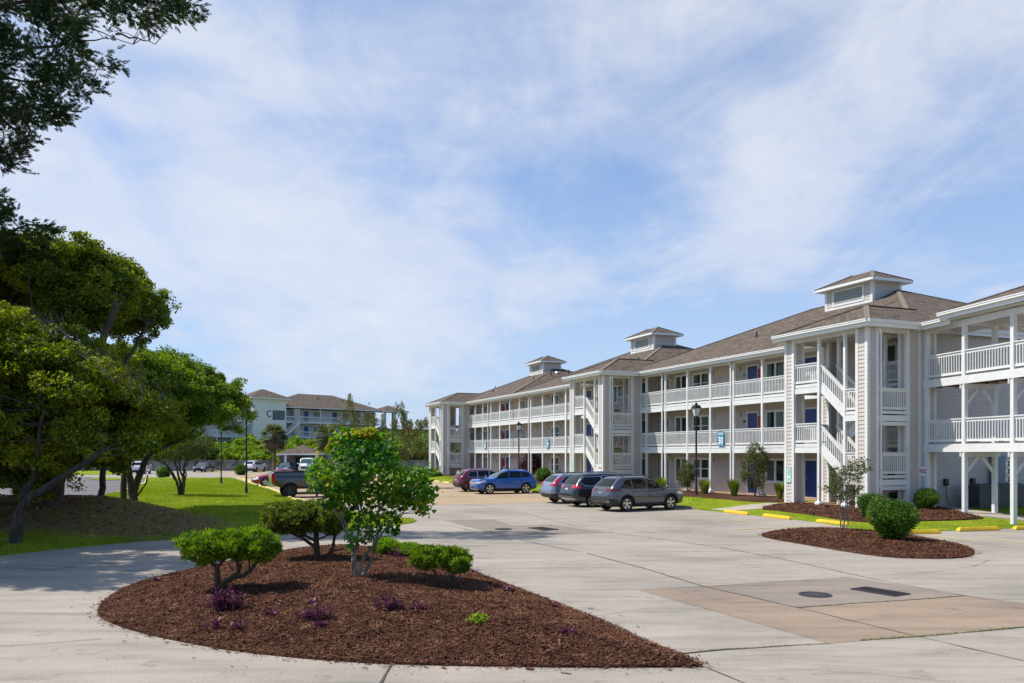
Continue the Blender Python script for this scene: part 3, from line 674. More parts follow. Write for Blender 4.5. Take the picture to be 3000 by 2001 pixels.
# hill behind the far retaining wall
def hillz(X, Y):
    t = sm((Y-131.5)/26); d = sm((X+34)/9)*(1-.25*sm((X+5)/60))
    return 1.55+t*(2.3+3.3*d)+.25*math.sin(X*.21+1)*t+.15*math.sin(X*.53+Y*.3)*t
sheet('hill', [(-190,131.3),(150,131.3),(150,260),(-190,260)], M['dune'], hillz, 3.5)
rs_ = np.random.RandomState(77); n = 60000; X_ = rs_.uniform(-75, 25, n); Y_ = 132+rs_.uniform(0, 1, n)**1.3*34
A_ = np.array([(x, y, hillz(x, y)+.06+.30*max(0, math.sin(x*1.9)*math.sin(y*1.3+x*.6))) for x, y in zip(X_, Y_)])
V, F_ = leaves(A_, .34, rs_, .5, .3, nb=.5); o = tag(npobj('ground_cover', V, F_, LM['shrubdark']), 'low leafy dune plants covering the slope behind the far wall', 'ground cover', kind='stuff')
# far retaining wall
mb = MB(); mb.box(-190,60,130.7,131.2,-.2,1.58)
mb.box(-190,60,130.6,131.3,1.58,1.72)
tag(mb.obj('retaining_wall', M['stone']), 'long low grey stone retaining wall behind the far parking spaces', 'wall')
# drain covers
mb = MB(); x, y, _ = G(2388,1744)
def manhole(x, y, lab):
    t = thing('manhole_cover', lab, 'manhole cover', (x, y, .008), 0, 'round cast iron covers'); t.scale = (.87, .87, 1)
    mb = MB(); mb.lathe([(0,.012),(.27,.012),(.27,.006),(.30,.006),(.30,.016),(.36,.016),(.36,0)], 40)
    for i in range(3):
        rr = .07+i*.075; n = 6+i*5
        for k in range(n):
            a = 2*math.pi*(k+.3*i)/n; cx, cy = rr*math.cos(a), rr*math.sin(a)
            mb.beam((cx-.022*math.cos(a+.9), cy-.022*math.sin(a+.9), .014), (cx+.022*math.cos(a+.9), cy+.022*math.sin(a+.9), .014), .03, .012, 1)
    mb.obj('cover_plate', [M['iron'], M['acgrey']], t); return t
manhole(x, y, 'round cast iron manhole cover beside the near drain grate')
x, y, _ = G(1475,1551); manhole(x, y, 'round iron manhole cover on the far repaired slab')
def grate(x, y, L, w_, lab):
    t = thing('drain_grate', lab, 'drain grate', (x, y, .008), ROT+math.pi/2+R(8), 'rectangular iron drain grates')
    mb = MB(); mb.box(-L/2,L/2,-w_/2,w_/2,0,.004); mb.obj('drain_shade_sheet', M['black'], t)  # flat black sheet under the bars, painted as the shade inside the drain
    mb = MB()
    for s in (-1, 1): mb.box(-L/2,L/2,s*w_/2-.015,s*w_/2+.015,0,.02); mb.box(s*L/2-.015,s*L/2+.015,-w_/2,w_/2,0,.0195)
    n = int(L/.05)
    for i in range(1, n): mb.box(-L/2+i*L/n-.010,-L/2+i*L/n+.010,-w_/2,w_/2,0,.017)
    for k in (-.17, .17): mb.box(-L/2,L/2,k*w_*2-.012,k*w_*2+.012,0,.018)
    mb.obj('grate_bars', M['iron'], t); return t
x, y, _ = G(2578,1735); grate(x, y, .98, .50, 'black rectangular drain grate in the reddish concrete')
x, y, _ = G(1591,1550); grate(x, y, 1.1, .62, 'black rectangular drain grate on the far repaired slab')

# wheel stops
def stop_mesh(L=1.83, mat='yellow'):
    mb = MB(); a, b, h = .09, .055, .13
    pr = [(-a,0),(a,0),(a,.05),(b,h),(-b,h),(-a,.05)]
    n = len(pr); e = .08
    V0 = [(-L/2+ (e if z > .1 else 0), y, z) for y, z in pr]; V1 = [(L/2-(e if z > .1 else 0), y, z) for y, z in pr]
    mb.add(V0+V1, [tuple(reversed(range(n))), tuple(range(n, 2*n))]+[(i, (i+1) % n, n+(i+1) % n, n+i) for i in range(n)])
    return mb.mesh('wheel_stop', M[mat])
SM = {k: stop_mesh(mat=k) for k in ('yellow', 'yellowpale', 'kerb')}
def stop(x, y, rz, label, group=None, mat='yellow', z=None):
    o = link(bpy.data.objects.new('wheel_stop', SM[mat])); o.location = (x, y, gz(x, y)+.0 if z is None else z); o.rotation_euler = (0,0,rz)
    return tag(o, label, 'wheel stop', group or 'yellow concrete wheel stops')
AL = ROT+math.pi/2
for y, lab in ((3.9, 'yellow wheel stop nearest the footpath, first of the row before the near tower'),
               (1.15, 'yellow wheel stop second from the footpath before the near tower'),
               (-2.1, 'yellow wheel stop beside the staked young tree, behind the small island')):
    p = W(-3.95, y); stop(p[0], p[1], AL+R(-3), lab, z=.01)
stop(14.05, 28.45, R(12), 'yellow wheel stop half hidden behind the big round bush', z=.01)
stop(16.85, 29.6, R(16), 'yellow wheel stop with worn dirty edge in front of walkway posts', z=.01)
stop(19.25, 30.2, R(15), 'yellow wheel stop cut by the right picture edge', z=.01)
x, y, _ = G(2003,1489); stop(x, y, AL, 'worn brownish wheel stop in front of the grey car', mat='kerb', z=.01)
for i, y in enumerate((25.4, 43.2, 46.4, 49.4)):
    p = W(-4.35, y); stop(p[0], p[1], AL, ['pale yellow wheel stop behind the blue car', 'pale yellow wheel stop left of the red car', 'pale yellow wheel stop between two others by the far tower', 'pale yellow wheel stop farthest along, before the far stair tower'][i], mat='yellowpale', z=.01)
for i in range(19):
    p = W(-21.45, 22.6+i*2.65)
    if p[1] < 96: stop(p[0], p[1], AL, 'yellow wheel stop in the long row along the left lawn edge', 'wheel stops edging the left lawn', 'yellowpale', .01)
for i in range(12):
    stop(-46+i*3.4, 126.8, 0, 'yellow wheel stop at the foot of the far stone wall', 'wheel stops along the far stone wall', 'yellow', .0)
for i in range(6):
    stop(-38.5+i*2.9, 92.6, 0, 'yellow wheel stop on the far edge of the left lawn', 'wheel stops on the far edge of the left lawn', 'yellowpale', .0)
# kerbs
mb = MB()
def kerb(mb, pts, w_=.15, h=.12, z0=0):
    for a, b in zip(pts, pts[1:]): mb.beam((a[0], a[1], z0+h/2-.02), (b[0], b[1], z0+h/2-.02), w_, h+.04)
kerb(mb, [W(-20.95, 17)[:2], W(-20.95, 70)[:2]], .2, .03)
kerb(mb, [wpt(301,1460.5), wpt(377,1434.5), wpt(426,1416.5), wpt(431,1403)], .2, .12)
tag(mb.obj('kerb', M['yellowpale']), kind='structure')
# faded bay lines
mb = MB()
for y in (3.2, .4, -2.6, 8.9, 13, 17.6, 22, 27, 31.5):
    a = W(-9.2, y); b = W(-4.4, y); mb.beam((a[0], a[1], .009), (b[0], b[1], .009), .09, .004)
for a, b in (((2880,1574),(3000,1590)), ((2700,1566),(2860,1585))):
    p, q = wpt(*a), wpt(*b); mb.beam((*p, .009), (*q, .009), .09, .004)
for i in range(8):
    a = W(-20.4, 23.9+i*2.65); b = W(-15.8, 23.9+i*2.65); mb.beam((a[0], a[1], .012), (b[0], b[1], .012), .09, .004)
tag(mb.obj('parking_lines', M['yellowpale']), kind='structure')
# ------------------------------------------------------------------ apartment buildings
F1, FH = .36, 2.86
FL = [F1, F1+FH, F1+2*FH]
EZ = 8.62                                  # top of the eaves
SL = .417                                  # roof pitch
def roof_face(mb, pts, mi=0):              # pts[0]->pts[1] runs along the eave
    a, b = Vector(pts[0]), Vector(pts[1]); e = (b-a).normalized(); n = (b-a).cross(Vector(pts[2])-a).normalized(); u = n.cross(e)
    mb.face(pts, mi, [((Vector(p)).dot(e), (Vector(p)-a).dot(u)+a.z) for p in pts])
def hip_roof(mb, x0, x1, y0, y1, z, rise=None, ridge_end=None):
    """hip roof over a rectangle, ridge along the longer side"""
    if (x1-x0) <= (y1-y0):
        h = (x1-x0)/2; zr = z+h*SL if rise is None else z+rise; xm = (x0+x1)/2
        A, B = (xm, y0+h, zr), (xm, y1-h, zr)
    else:
        h = (y1-y0)/2; zr = z+h*SL if rise is None else z+rise; ym = (y0+y1)/2
        A, B = (x0+h, ym, zr), (x1-h, ym, zr)
    c = [(x0,y0,z),(x1,y0,z),(x1,y1,z),(x0,y1,z)]
    if (x1-x0) <= (y1-y0):
        roof_face(mb, [c[3], c[0], A, B]); roof_face(mb, [c[1], c[2], B, A]); roof_face(mb, [c[0], c[1], A]); roof_face(mb, [c[2], c[3], B])
    else:
        roof_face(mb, [c[0], c[1], B, A]); roof_face(mb, [c[2], c[3], A, B]); roof_face(mb, [c[3], c[0], A]); roof_face(mb, [c[1], c[2], B])
    mb.face([c[3], c[2], c[1], c[0]])
    return A, B
def ridge_cap(mb, a, b):
    a = Vector(a); b = Vector(b); n = max(2, int((b-a).length/.3))
    mb.beam(a+Vector((0,0,.008)), b+Vector((0,0,.008)), .24, .022, 1)
def railing(name, parent, a, b, z, h=1.02, zb=.10, slope=0, mat='white', gap=.125):
    """balustrade from a to b (local xy), floor height z, optionally climbing to z+slope"""
    a = Vector((*a, z)); b = Vector((*b, z+slope)); mb = MB(); L = (b-a).length; up = Vector((0,0,1))
    mb.beam(a+up*(h-.02), b+up*(h-.02), .13, .045); mb.beam(a+up*(h-.10), b+up*(h-.10), .045, .11)
    mb.beam(a+up*(zb+.05), b+up*(zb+.05), .045, .10)
    Lh = math.hypot(b.x-a.x, b.y-a.y); n = max(2, int(round(Lh/gap)))
    d = (b-a); hd = Vector((d.x, d.y, 0)).normalized(); sd = Vector((-hd.y, hd.x, 0))
    for i in range(n):
        p = a+d*((i+.5)/n); q = [p+hd*sx*.019+sd*sy*.019 for sx, sy in ((-1,-1),(1,-1),(1,1),(-1,1))]
        mb.add([v+up*(zb+.1) for v in q]+[v+up*(h-.15) for v in q], [(0,1,5,4),(1,2,6,5),(2,3,7,6),(3,0,4,7)])
    return mb.obj(name, M[mat], parent)
MESH = {}
def cached(key, fn):
    if key not in MESH: MESH[key] = fn()
    return MESH[key]
def inst(name, me, parent, loc, rz=0):
    o = link(bpy.data.objects.new(name, me), parent); o.location = loc; o.rotation_euler = (0,0,rz); return o
def B_(f, name, mat, **k):
    def g():
        mb = MB(); f(mb); return mb.mesh(name, M[mat] if isinstance(mat, str) else [M[m] for m in mat], **k)
    return g
# doors and windows are modelled facing -x, standing on the wall face x = 0
def door(parent, x, y, z, rz=0, panel='blue'):
    d = inst('door', cached('door'+panel, B_(lambda m: (m.box(-.02,.0,-.45,.45,.01,2.03), [m.box(-.028,-.02,s*.22-.15,s*.22+.15,a,b) for s in (-1,1) for a, b in ((.2,.75),(.9,1.35),(1.5,1.88))]), 'door', panel)), parent, (x,y,z), rz)
    inst('door_frame', cached('dframe', B_(lambda m: (m.box(-.05,0,-.56,-.45,0,2.14), m.box(-.05,0,.45,.56,0,2.14), m.box(-.048,0,-.45,.45,2.03,2.14), m.box(-.06,0,-.45,.45,-.02,.01)), 'door_frame', 'white')), d, (0,0,0))
    inst('door_handle', cached('dhandle', B_(lambda m: (m.tube([(-.03,.36,1.0),(-.075,.36,1.0)], .02, 8), m.beam((-.075,.37,1.0),(-.075,.27,1.0), .018, .02), m.box(-.034,-.02,.33,.39,1.1,1.18)), 'door_handle', 'metal')), d, (0,0,0))
    return d
def window(parent, x, y, z, w_=1.5, h=1.3, rz=0, bars=0, curtain=2, room='roomshade'):
    key = ('win', w_, h, bars)
    def f(m):
        W2 = w_/2; t = .09
        m.box(-.06,0,-W2-t,-W2,-t,h+t); m.box(-.06,0,W2,W2+t,-t,h+t); m.box(-.058,0,-W2,W2,h,h+t); m.box(-.058,0,-W2,W2,-t,0)
        m.box(-.085,-.058,-W2-t-.03,W2+t+.03,-t-.02,-t+.04)
        m.box(-.045,0,-.05,.05,0,h)
        for s in (-1, 1):
            m.box(-.035,0,s*W2/2-W2/2+.05 if s > 0 else -W2,0 if s < 0 else W2, 0, .045) if False else None
        for a, b in ((-W2,-.05),(.05,W2)):
            m.box(-.036,0,a,b,0,.05); m.box(-.036,0,a,b,h-.05,h); m.box(-.036,0,a,a+.04,.05,h-.05); m.box(-.036,0,b-.04,b,.05,h-.05)
            if bars: m.box(-.036,0,a+.04,b-.04,h/2-.03,h/2+.03)
    o = inst('window', cached(key, B_(f, 'window', 'white')), parent, (x,y,z), rz)
    inst('window_pane', cached(('pane', w_, h), B_(lambda m: m.box(-.026,-.022,-w_/2+.01,w_/2-.01,.01,h-.01), 'window_pane', 'pane')), o, (0,0,0))
    inst('room_shade_sheet', cached(('room', w_, h), B_(lambda m: m.box(-.006,-.003,-w_/2,w_/2,0,h), 'room_shade_sheet', 'roomshade')), o, (0,0,0))  # flat dark sheet on the wall, painted as the shade of an unlit room
    def cu(m):
        W2 = w_/2; cs = {1: [(-W2,-.1)], 2: [(-W2,-W2*.3),(W2*.45,W2)], 3: [(-W2,W2)], 4: [(-.05,W2)]}[curtain]
        for a, b in cs:
            n = int((b-a)/.06); P0 = [(-.012-.005*math.sin(i*2.1), a+(b-a)*i/n) for i in range(n+1)]
            for p, q in zip(P0, P0[1:]): m.face([(p[0],p[1],0),(q[0],q[1],0),(q[0],q[1],h),(p[0],p[1],h)])
    inst('curtain', cached(('cur', w_, h, curtain), B_(cu, 'curtain', 'curtain')), o, (0,0,0))
    return o
def wall_lamp(parent, x, y, z, rz=0):
    return inst('wall_lamp', cached('sconce', B_(lambda m: (m.box(-.03,0,-.06,.06,-.1,.12,1), m.box(-.15,-.03,-.08,.08,-.12,.06,0), m.box(-.17,0,-.095,.095,.06,.085,1)), 'wall_lamp', ['lampglass', 'metal'])), parent, (x,y,z), rz)
def cabinet(parent, x, y, z, rz=0):
    return inst('extinguisher_cabinet', cached('ext', B_(lambda m: (m.box(-.2,0,-.13,.13,0,.75,0), m.box(-.212,-.2,-.09,.09,.12,.62,1)), 'extinguisher_cabinet', ['red', 'signred'])), parent, (x,y,z), rz)
def numplate(parent, x, y, z, rz=0, green=False):
    return inst('room_sign', cached('plate%d' % green, B_(lambda m: m.box(-.015,0,-.13,.13,-.07,.07), 'room_sign', 'signgreen' if green else 'black')), parent, (x,y,z), rz)

def column(parent, x0, x1, y0, y1, z0=.12, z1=8.32):
    mb = MB(); t = .12; e = .036
    mb.siding((x0,y1),(x0,y0),z0,z1,0); mb.siding((x0,y0),(x1,y0),z0,z1,0); mb.siding((x1,y0),(x1,y1),z0,z1,0); mb.siding((x1,y1),(x0,y1),z0,z1,0)
    c = mb.obj('column', M['siding'], parent)
    mb = MB()
    for x, sx in ((x0,-1),(x1,1)):
        for y, sy in ((y0,-1),(y1,1)):
            mb.box(x+sx*e, x-sx*t, y+sy*e, y+sy*.001, z0-.05, z1+.01); mb.box(x+sx*e, x+sx*.001, y+sy*.0005, y-sy*t, z0-.05, z1+.01)
    mb.obj('corner_board', M['white'], c); return c
def post(parent, x, y, z0, z1, s=.15, plinth=False, name='post'):
    mb = MB(); mb.box(x-s/2,x+s/2,y-s/2,y+s/2,z0,z1)
    if plinth:
        p = .15; mb.box(x-p,x+p,y-p,y+p,z0,z0+.32)
        q = s/2+.005
        b = [(x-p,y-p),(x+p,y-p),(x+p,y+p),(x-p,y+p)]; t = [(x-q,y-q),(x+q,y-q),(x+q,y+q),(x-q,y+q)]
        mb.add([(*v, z0+.32) for v in b]+[(*v, z0+.42) for v in t], [(0,1,5,4),(1,2,6,5),(2,3,7,6),(3,0,4,7)])
    for fz in FL[1:]+[8.32]:                     # beam ends carried on the post
        if z1 > fz-.1 > z0+1: mb.box(x+s/2, x+s/2+.22, y-s/2+.002, y+s/2-.002, fz-.44 if fz < 8 else fz-.16, fz-.28 if fz < 8 else fz)
    return mb.obj(name, M['white'], parent)
def gutter_run(mb, a, b, z=EZ):                  # box gutter with a rolled lip along a->b, outside on the right
    a = Vector((*a, 0)); b = Vector((*b, 0)); d = (b-a).normalized(); n = Vector((d.y, -d.x, 0))
    for o0, o1, za, zb in ((-.02,.10,-.13,-.012),(-.02,.12,-.045,-.002),(-.07,-.022,-.30,-.02)):
        q = [a+n*o0, b+n*o0, b+n*o1, a+n*o1]
        mb.add([p+Vector((0,0,z+za)) for p in q]+[p+Vector((0,0,z+zb)) for p in q], [(0,1,2,3),(7,6,5,4),(0,4,5,1),(1,5,6,2),(2,6,7,3),(3,7,4,0)])
def downspout(parent, x, y, z1=EZ, z0=.2, bend=.42, dy=0):
    mb = MB(); w_ = .045
    P_ = [(x-bend,y+dy,z1-.1),(x-bend,y+dy,z1-.2),(x,y,z1-.5),(x,y,z0)]
    for a, b in zip(P_, P_[1:]): mb.beam(a, b, .085, .07, up=(1,0,0) if a[0] == b[0] else (0,0,1))
    mb.tube([(x-bend,y+dy,z1-.2),(x-bend*.8,y+dy*.8,z1-.27),(x-.06,y,z1-.45),(x,y,z1-.55)], .045, 8)
    return mb.obj('downspout', M['gutter'], parent)

def flight(parent, x0, x1, ya, za, yb, zb, outer=True):
    """one straight flight from the upper end (ya, za) down to (yb, zb) between x0 and x1"""
    n = 8; st = MB(); tr = MB(); no = MB()
    for x in (x0+.03, x1-.03): st.beam((x, ya, za-.14), (x, yb, zb-.14+.0), .055, .30)
    f = st.obj('staircase', M['white'], parent)
    for i in range(n):
        t = i/n; y = ya+(yb-ya)*(i+.5)/n; z = za-(za-zb)*(i+1)/n; hy = abs(yb-ya)/n*.62
        tr.box(x0+.06, x1-.06, y-hy, y+hy, z-.05, z)
        e = y+(hy if yb > ya else -hy); no.box(x0+.062, x1-.062, e-.03, e+.03, z-.06, z+.004)
    tr.obj('stair_tread', M['treadwood'], f); no.obj('tread_nosing', M['yellowpale'], f)
    railing('stair_railing', f, (x0+.05, ya), (x0+.05, yb), za-.02, 1.0, .12, zb-za, gap=.13)
    railing('stair_railing', f, (x1-.05, ya), (x1-.05, yb), za-.02, 1.0, .12, zb-za, gap=.13)
    return f
def rimbeam(mb, x0, x1, y0, y1, z):             # floor edge: thin upper band, shadow gap, deeper lower band
    mb.box(x0,x1,y0,y1,z-.10,z+.03); e = .03
    mb.box(x0+e,x1-e,y0+e if y1-y0 > .5 and x1-x0 < .5 else y0,y1,z-.15,z-.10)
    mb.box(x0-.02,x1-.005,y0,y1,z-.40,z-.15)

def tower(root, t0, far_open=False):
    """open stair tower in front of the gallery; t0 = y of its near side"""
    y = lambda v: t0+v
    column(root, 0,.6, y(0),y(.62)); column(root, 0,.6, y(4.6),y(5.2))
    column(root, 2.35,3.13, y(0),y(.45)); column(root, 2.35,3.13, y(4.75),y(5.2))
    bm = MB(); dk = MB()
    for k, z in enumerate(FL):
        if k:
            dk.box(.1,3.1,y(3.0),y(4.74),z-.09,z-.002); dk.box(1.25,3.1,y(4.7),y(5.1),z-.088,z-.003)
            rimbeam(bm, .04,.12,y(2.93),y(4.6),z)
            bm.box(.12,2.5,y(2.93),y(3.0),z-.4,z+.02); bm.box(3.06,3.12,y(.45),y(4.75),z-.4,z+.02)
            bm.box(.62,2.34,y(4.8),y(4.88),z-.4,z+.02)
            # landing between floors
            m = z-FH/2
            dk.box(.1,2.55,y(.06),y(1.34),m-.09,m-.002)
            rimbeam(bm, .04,.12,y(.62),y(1.36),m); bm.box(.6,2.35,y(.0),y(.07),m-.10,m+.03); bm.box(.6,2.35,y(-.03),y(.06),m-.42,m-.16)
            bm.box(.6,2.35,y(.02),y(.075),m-.62,m-.45)
            bm.box(.12,2.5,y(1.3),y(1.37),m-.38,m+.0)
            flight(root, .10,1.22, y(3.0), z, y(1.36), m)
            flight(root, 1.34,2.46, y(1.36), m, y(3.0), z-FH)
            railing('railing', root, (.07,y(3.05)), (.07,y(4.6)), z, 1.02)
            railing('railing', root, (.07,y(.62)), (.07,y(1.3)), m, 1.05)
            railing('railing', root, (.6,y(.03)), (2.35,y(.03)), m, 1.05)
            railing('railing', root, (2.5,y(.45)), (2.5,y(1.3)), m, 1.0)
            railing('railing', root, (.62,y(4.84)), (2.34,y(4.84)), z, 1.02)
            railing('railing', root, (2.95,y(.5)), (2.95,y(3.0)), z, 1.02)
    bm.obj('floor_beam', M['white'], root); dk.obj('deck', M['deckwood'], root)
    for px, py_ in ((.08,2.98),(.08,1.36),(1.28,2.98),(1.28,1.36),(2.5,1.36),(2.5,2.98)):
        post(root, px, y(py_), .14, 8.3, .13, plinth=(px < 1.2))
    # enclosed space under the lowest flight, on the open side
    # roof over the tower
    rf = MB(); x0, x1, y0, y1 = -.42, 6.2, y(-.42), y(5.62); h = (y1-y0)/2; zr = EZ+h*SL; ym = (y0+y1)/2
    roof_face(rf, [(x0,y1,EZ),(x0,y0,EZ),(x0+h,ym,zr)])
    roof_face(rf, [(x0,y0,EZ),(x1,y0,EZ),(x1,ym,zr),(x0+h,ym,zr)]); roof_face(rf, [(x1,y1,EZ),(x0,y1,EZ),(x0+h,ym,zr),(x1,ym,zr)])
    ridge_cap(rf, (x0,y0,EZ),(x0+h,ym,zr)); ridge_cap(rf, (x0,y1,EZ),(x0+h,ym,zr)); ridge_cap(rf, (x0+h,ym,zr),(x1-.4,ym,zr))
    o = rf.obj('tower_roof', [M['shingle'], M['cap']], root)
    g = MB(); gutter_run(g, (x0,y1), (x0,y0)); gutter_run(g, (x0,y0), (2.7,y0)); gutter_run(g, (2.7,y1), (x0,y1)); g.obj('gutter', M['gutter'], root)
    s = MB(); s.box(x0+.03,3.1,y0+.03,y1-.03,EZ-.28,EZ-.24)
    s.box(.02,.14,y(.62),y(4.6),EZ-.46,EZ-.281); s.box(.6,2.35,y(.03),y(.15),EZ-.46,EZ-.281); s.box(.6,2.35,y(5.05),y(5.17),EZ-.46,EZ-.281)
    s.obj('soffit', M['soffit'], root)
    p = MB(); p.box(-.12,4.6,y(-.1),y(5.3),-.05,F1-.01); p.obj('porch', M['porch'], root)
    downspout(root, -.07, y(.35), z1=EZ, z0=.2, bend=.32, dy=-.0) if far_open else None
    downspout(root, .72, y(-.06), z0=.2, bend=.12)

def openings(root, items):
    for k, z in enumerate(FL):
        for it in items:
            kind, y = it[0], it[1]; x = it[2] if len(it) > 2 and it[2] else 4.62
            if kind == 'd': door(root, x-.02, y, z)
            elif kind == 'n': numplate(root, x-.02, y, z+1.55, green=k > 1)
            elif kind == 'l': wall_lamp(root, x-.02, y, z+1.95)
            elif kind == 'e': cabinet(root, x-.02, y, z+1.05)
            elif kind == 'w': window(root, x-.022, y, z+.78, it[3], 1.28, bars=it[4], curtain=1+(k+int(y*1.7)) % 4)
            elif kind == 'g': window(root, x-.022, y, z+.15 if k == 9 else z+.55, it[3], 1.6, bars=0, curtain=1+(k+1) % 4)
def main_roof(root, y0, y1, x0=2.72, x1=22.2, peak=None, cupola_y=None, vents=()):
    rf = MB(); A, B = hip_roof(rf, x0, x1, y0, y1, EZ)
    for c, e in (((x0,y0),A),((x1,y0),A),((x0,y1),B),((x1,y1),B)): ridge_cap(rf, (*c, EZ), e)
    ridge_cap(rf, A, B)
    o = rf.obj('roof', [M['shingle'], M['cap']], root)
    if cupola_y:
        a, b = cupola_y; xa, xb = 10.5, 12.75; z0 = EZ+(xa-x0)*SL-.35; z1 = 13.12
        c = MB()
        for p, q in (((xa,b),(xa,a)),((xa,a),(xb,a)),((xb,a),(xb,b)),((xb,b),(xa,b))): c.siding(p, q, z0, z1, 0)
        cu = c.obj('cupola', M['siding'], root)
        t = MB()
        for x, sx in ((xa,-1),(xb,1)):
            for y, sy in ((a,-1),(b,1)):
                t.box(x+sx*.038,x-sx*.16,y+sy*.038,y+sy*.002,z0,z1); t.box(x+sx*.038,x+sx*.002,y+sy*.0015,y-sy*.16,z0,z1)
        t.box(xa-.035,xa-.002,a,b,z0+.3,z0+.46)
        la, lb = a+.75, b-.75; t.box(xa-.05,xa-.002,la-.12,la,z0+.52,z1-.1); t.box(xa-.05,xa-.002,lb,lb+.12,z0+.52,z1-.1)
        t.box(xa-.048,xa-.002,la,lb,z0+.52,z0+.64); t.box(xa-.048,xa-.002,la,lb,z1-.2,z1-.1)
        t.obj('louver_trim', M['white'], cu)
        l = MB(); n = 14; za, zb = z0+.64, z1-.2
        for i in range(n):
            z = za+(zb-za)*i/n; d = (zb-za)/n; l.face([(xa-.04,lb,z),(xa-.04,la,z),(xa-.005,la,z+d),(xa-.005,lb,z+d)]); l.face([(xa-.04,la,z),(xa-.04,lb,z),(xa-.02,lb,z-.01),(xa-.02,la,z-.01)])
        l.obj('louver', M['greyglass'], cu)
        r = MB(); e = .48; P1, P2 = hip_roof(r, xa-e, xb+e, a-e, b+e, z1+.12, rise=.78)
        for cc, ee in (((xa-e,a-e),P1),((xb+e,a-e),P1),((xa-e,b+e),P2),((xb+e,b+e),P2)): ridge_cap(r, (*cc, z1+.12), ee)
        r.obj('cupola_roof', [M['shingle'], M['cap']], cu)
        f = MB(); f.box(xa-e-.02,xb+e+.02,a-e-.02,b+e+.02,z1-.04,z1+.115); f.obj('fascia', M['gutter'], cu)
    v = MB()
    for vy, vx in vents:
        z = EZ+(vx-x0)*SL; v.tube([(vx,vy,z-.05),(vx,vy,z+.32)], .05, 8); v.tube([(vx,vy,z-.02),(vx,vy,z+.04)], .12, 8)
    if vents: v.obj('roof_vent', M['black'], root)
    return A, B
def end_and_back(root, ya, yb):
    mb = MB(); X0, X1 = 4.62, 21.6
    mb.siding((X0,yb),(X0,ya),F1-.2,EZ-.25); mb.siding((X0,ya),(X1,ya),.1,EZ-.25); mb.siding((X1,ya),(X1,yb),.1,EZ-.25); mb.siding((X1,yb),(X0,yb),.1,EZ-.25)
    mb.obj('wall', M['siding'], root)
def recess(root, ya, yb, depth=2.4):             # breezeway set back into the front wall: darker bay with its own window
    mb = MB(); x = 4.6
    return mb
def gallery(root, posts, y0, y1, spouts=(), rails=None, ring=True, z_last=True):
    dk = MB(); bm = MB()
    for z in FL[1:]:
        dk.box(3.2,4.6,y0,y1,z-.10,z-.004)
        n = int((y1-y0)/1.25)
        for i in range(n+1):
            y = y0+(y1-y0)*i/n; dk.box(3.2,4.6,y-.03,y+.03,z-.30,z-.10)
        rimbeam(bm, 3.08,3.17,y0,y1,z)
    dk.obj('deck', M['deckwood'], root); bm.obj('floor_beam', M['white'], root)
    s = MB(); s.box(2.8,4.6,y0,y1,EZ-.27,EZ-.235); s.box(3.08,3.2,y0,y1,EZ-.42,EZ-.271); s.obj('soffit', M['soffit'], root)
    p = MB(); p.box(2.95,4.62,y0,y1,0,F1-.012); p.obj('porch', M['porch'], root)
    for py_ in posts: post(root, 3.12, py_, F1-.2, EZ-.42, .14, plinth=True)
    for a, b in (rails or [(y0, y1)]):
        cuts = sorted([a, b]+[q for q in posts if a < q < b])
        for c, d in zip(cuts, cuts[1:]):
            for z in FL[1:]: railing('railing', root, (3.12, c+.06), (3.12, d-.06), z, 1.03)
    for sp_ in spouts: downspout(root, 2.99, sp_, bend=.3)
    g = MB(); gutter_run(g, (2.72,y1), (2.72,y0)); g.obj('gutter', M['gutter'], root)

def building(lab, base_y):
    b = thing('apartment_building', lab, 'apartment building', W(0, base_y, 0), ROT, 'three storey grey apartment buildings with stair towers')
    inner = b; return b
class Sub:                                        # parts are written in row coordinates; shift them into their building
    pass
def shift(root, base_y):
    for c in root.children: c.location.y -= base_y

# nearest building (sign 30)
b30 = building('nearest three storey grey sided building, its stair tower beside the wooden walkway', 0)
tower(b30, 0)
column(b30, 3.13, 3.6, -.42, .05)
gallery(b30, [24.05-.9, 20.7, 18.1, 15.6, 13.3, 10.7, 8.1], 0.05, 23.85, spouts=(20.95, 13.45), rails=[(5.25, 23.85)])
end_and_back(b30, .4, 23.9)
openings(b30, [('d',8.43),('d',7.35),('d',13.4),('n',14.2),('l',14.6),('e',12.6),('w',11.35,None,1.5,0),('w',18.7,None,1.7,1),('l',17.4),('d',23.0),('l',22.2),('w',2.6,None,1.3,0),('l',3.5),('l',1.5)])
main_roof(b30, .0, 26.75, cupola_y=(9.8,13.6), vents=((16,7),))
g = MB(); gutter_run(g, (2.72,0), (22.2,0)); g.obj('gutter', M['gutter'], b30)
for k, z in enumerate(FL):
    window(b30, 4.60, 21.0, z+.5, 1.3, 1.6, curtain=4 if k else 3)
# middle building (sign 29)
b29 = building('middle three storey grey sided building of the row, its tower above the parked grey cars', 23.9)
tower(b29, 23.9)
gallery(b29, [30.6, 33.3, 36.2, 38.5, 40.95, 43.6, 46.4], 23.9+.05, 48.0, spouts=(35.9, 43.95), rails=[(29.15, 48.0)])
end_and_back(b29, 24.0, 48.05)
openings(b29, [('d',34.7),('e',35.75),('w',29.9,None,1.5,0),('l',28.2),('l',40.15),('w',41.45,None,1.6,1),('l',42.9),('d',32.2),('w',47.0+.9,None,.9,1) if False else ('l',45.4),('n',33.9),('w',26.3,None,1.3,0)])
main_roof(b29, 25.25, 48.3, cupola_y=(33.95,37.75), vents=((44.5,7.5),(30,6.6)))
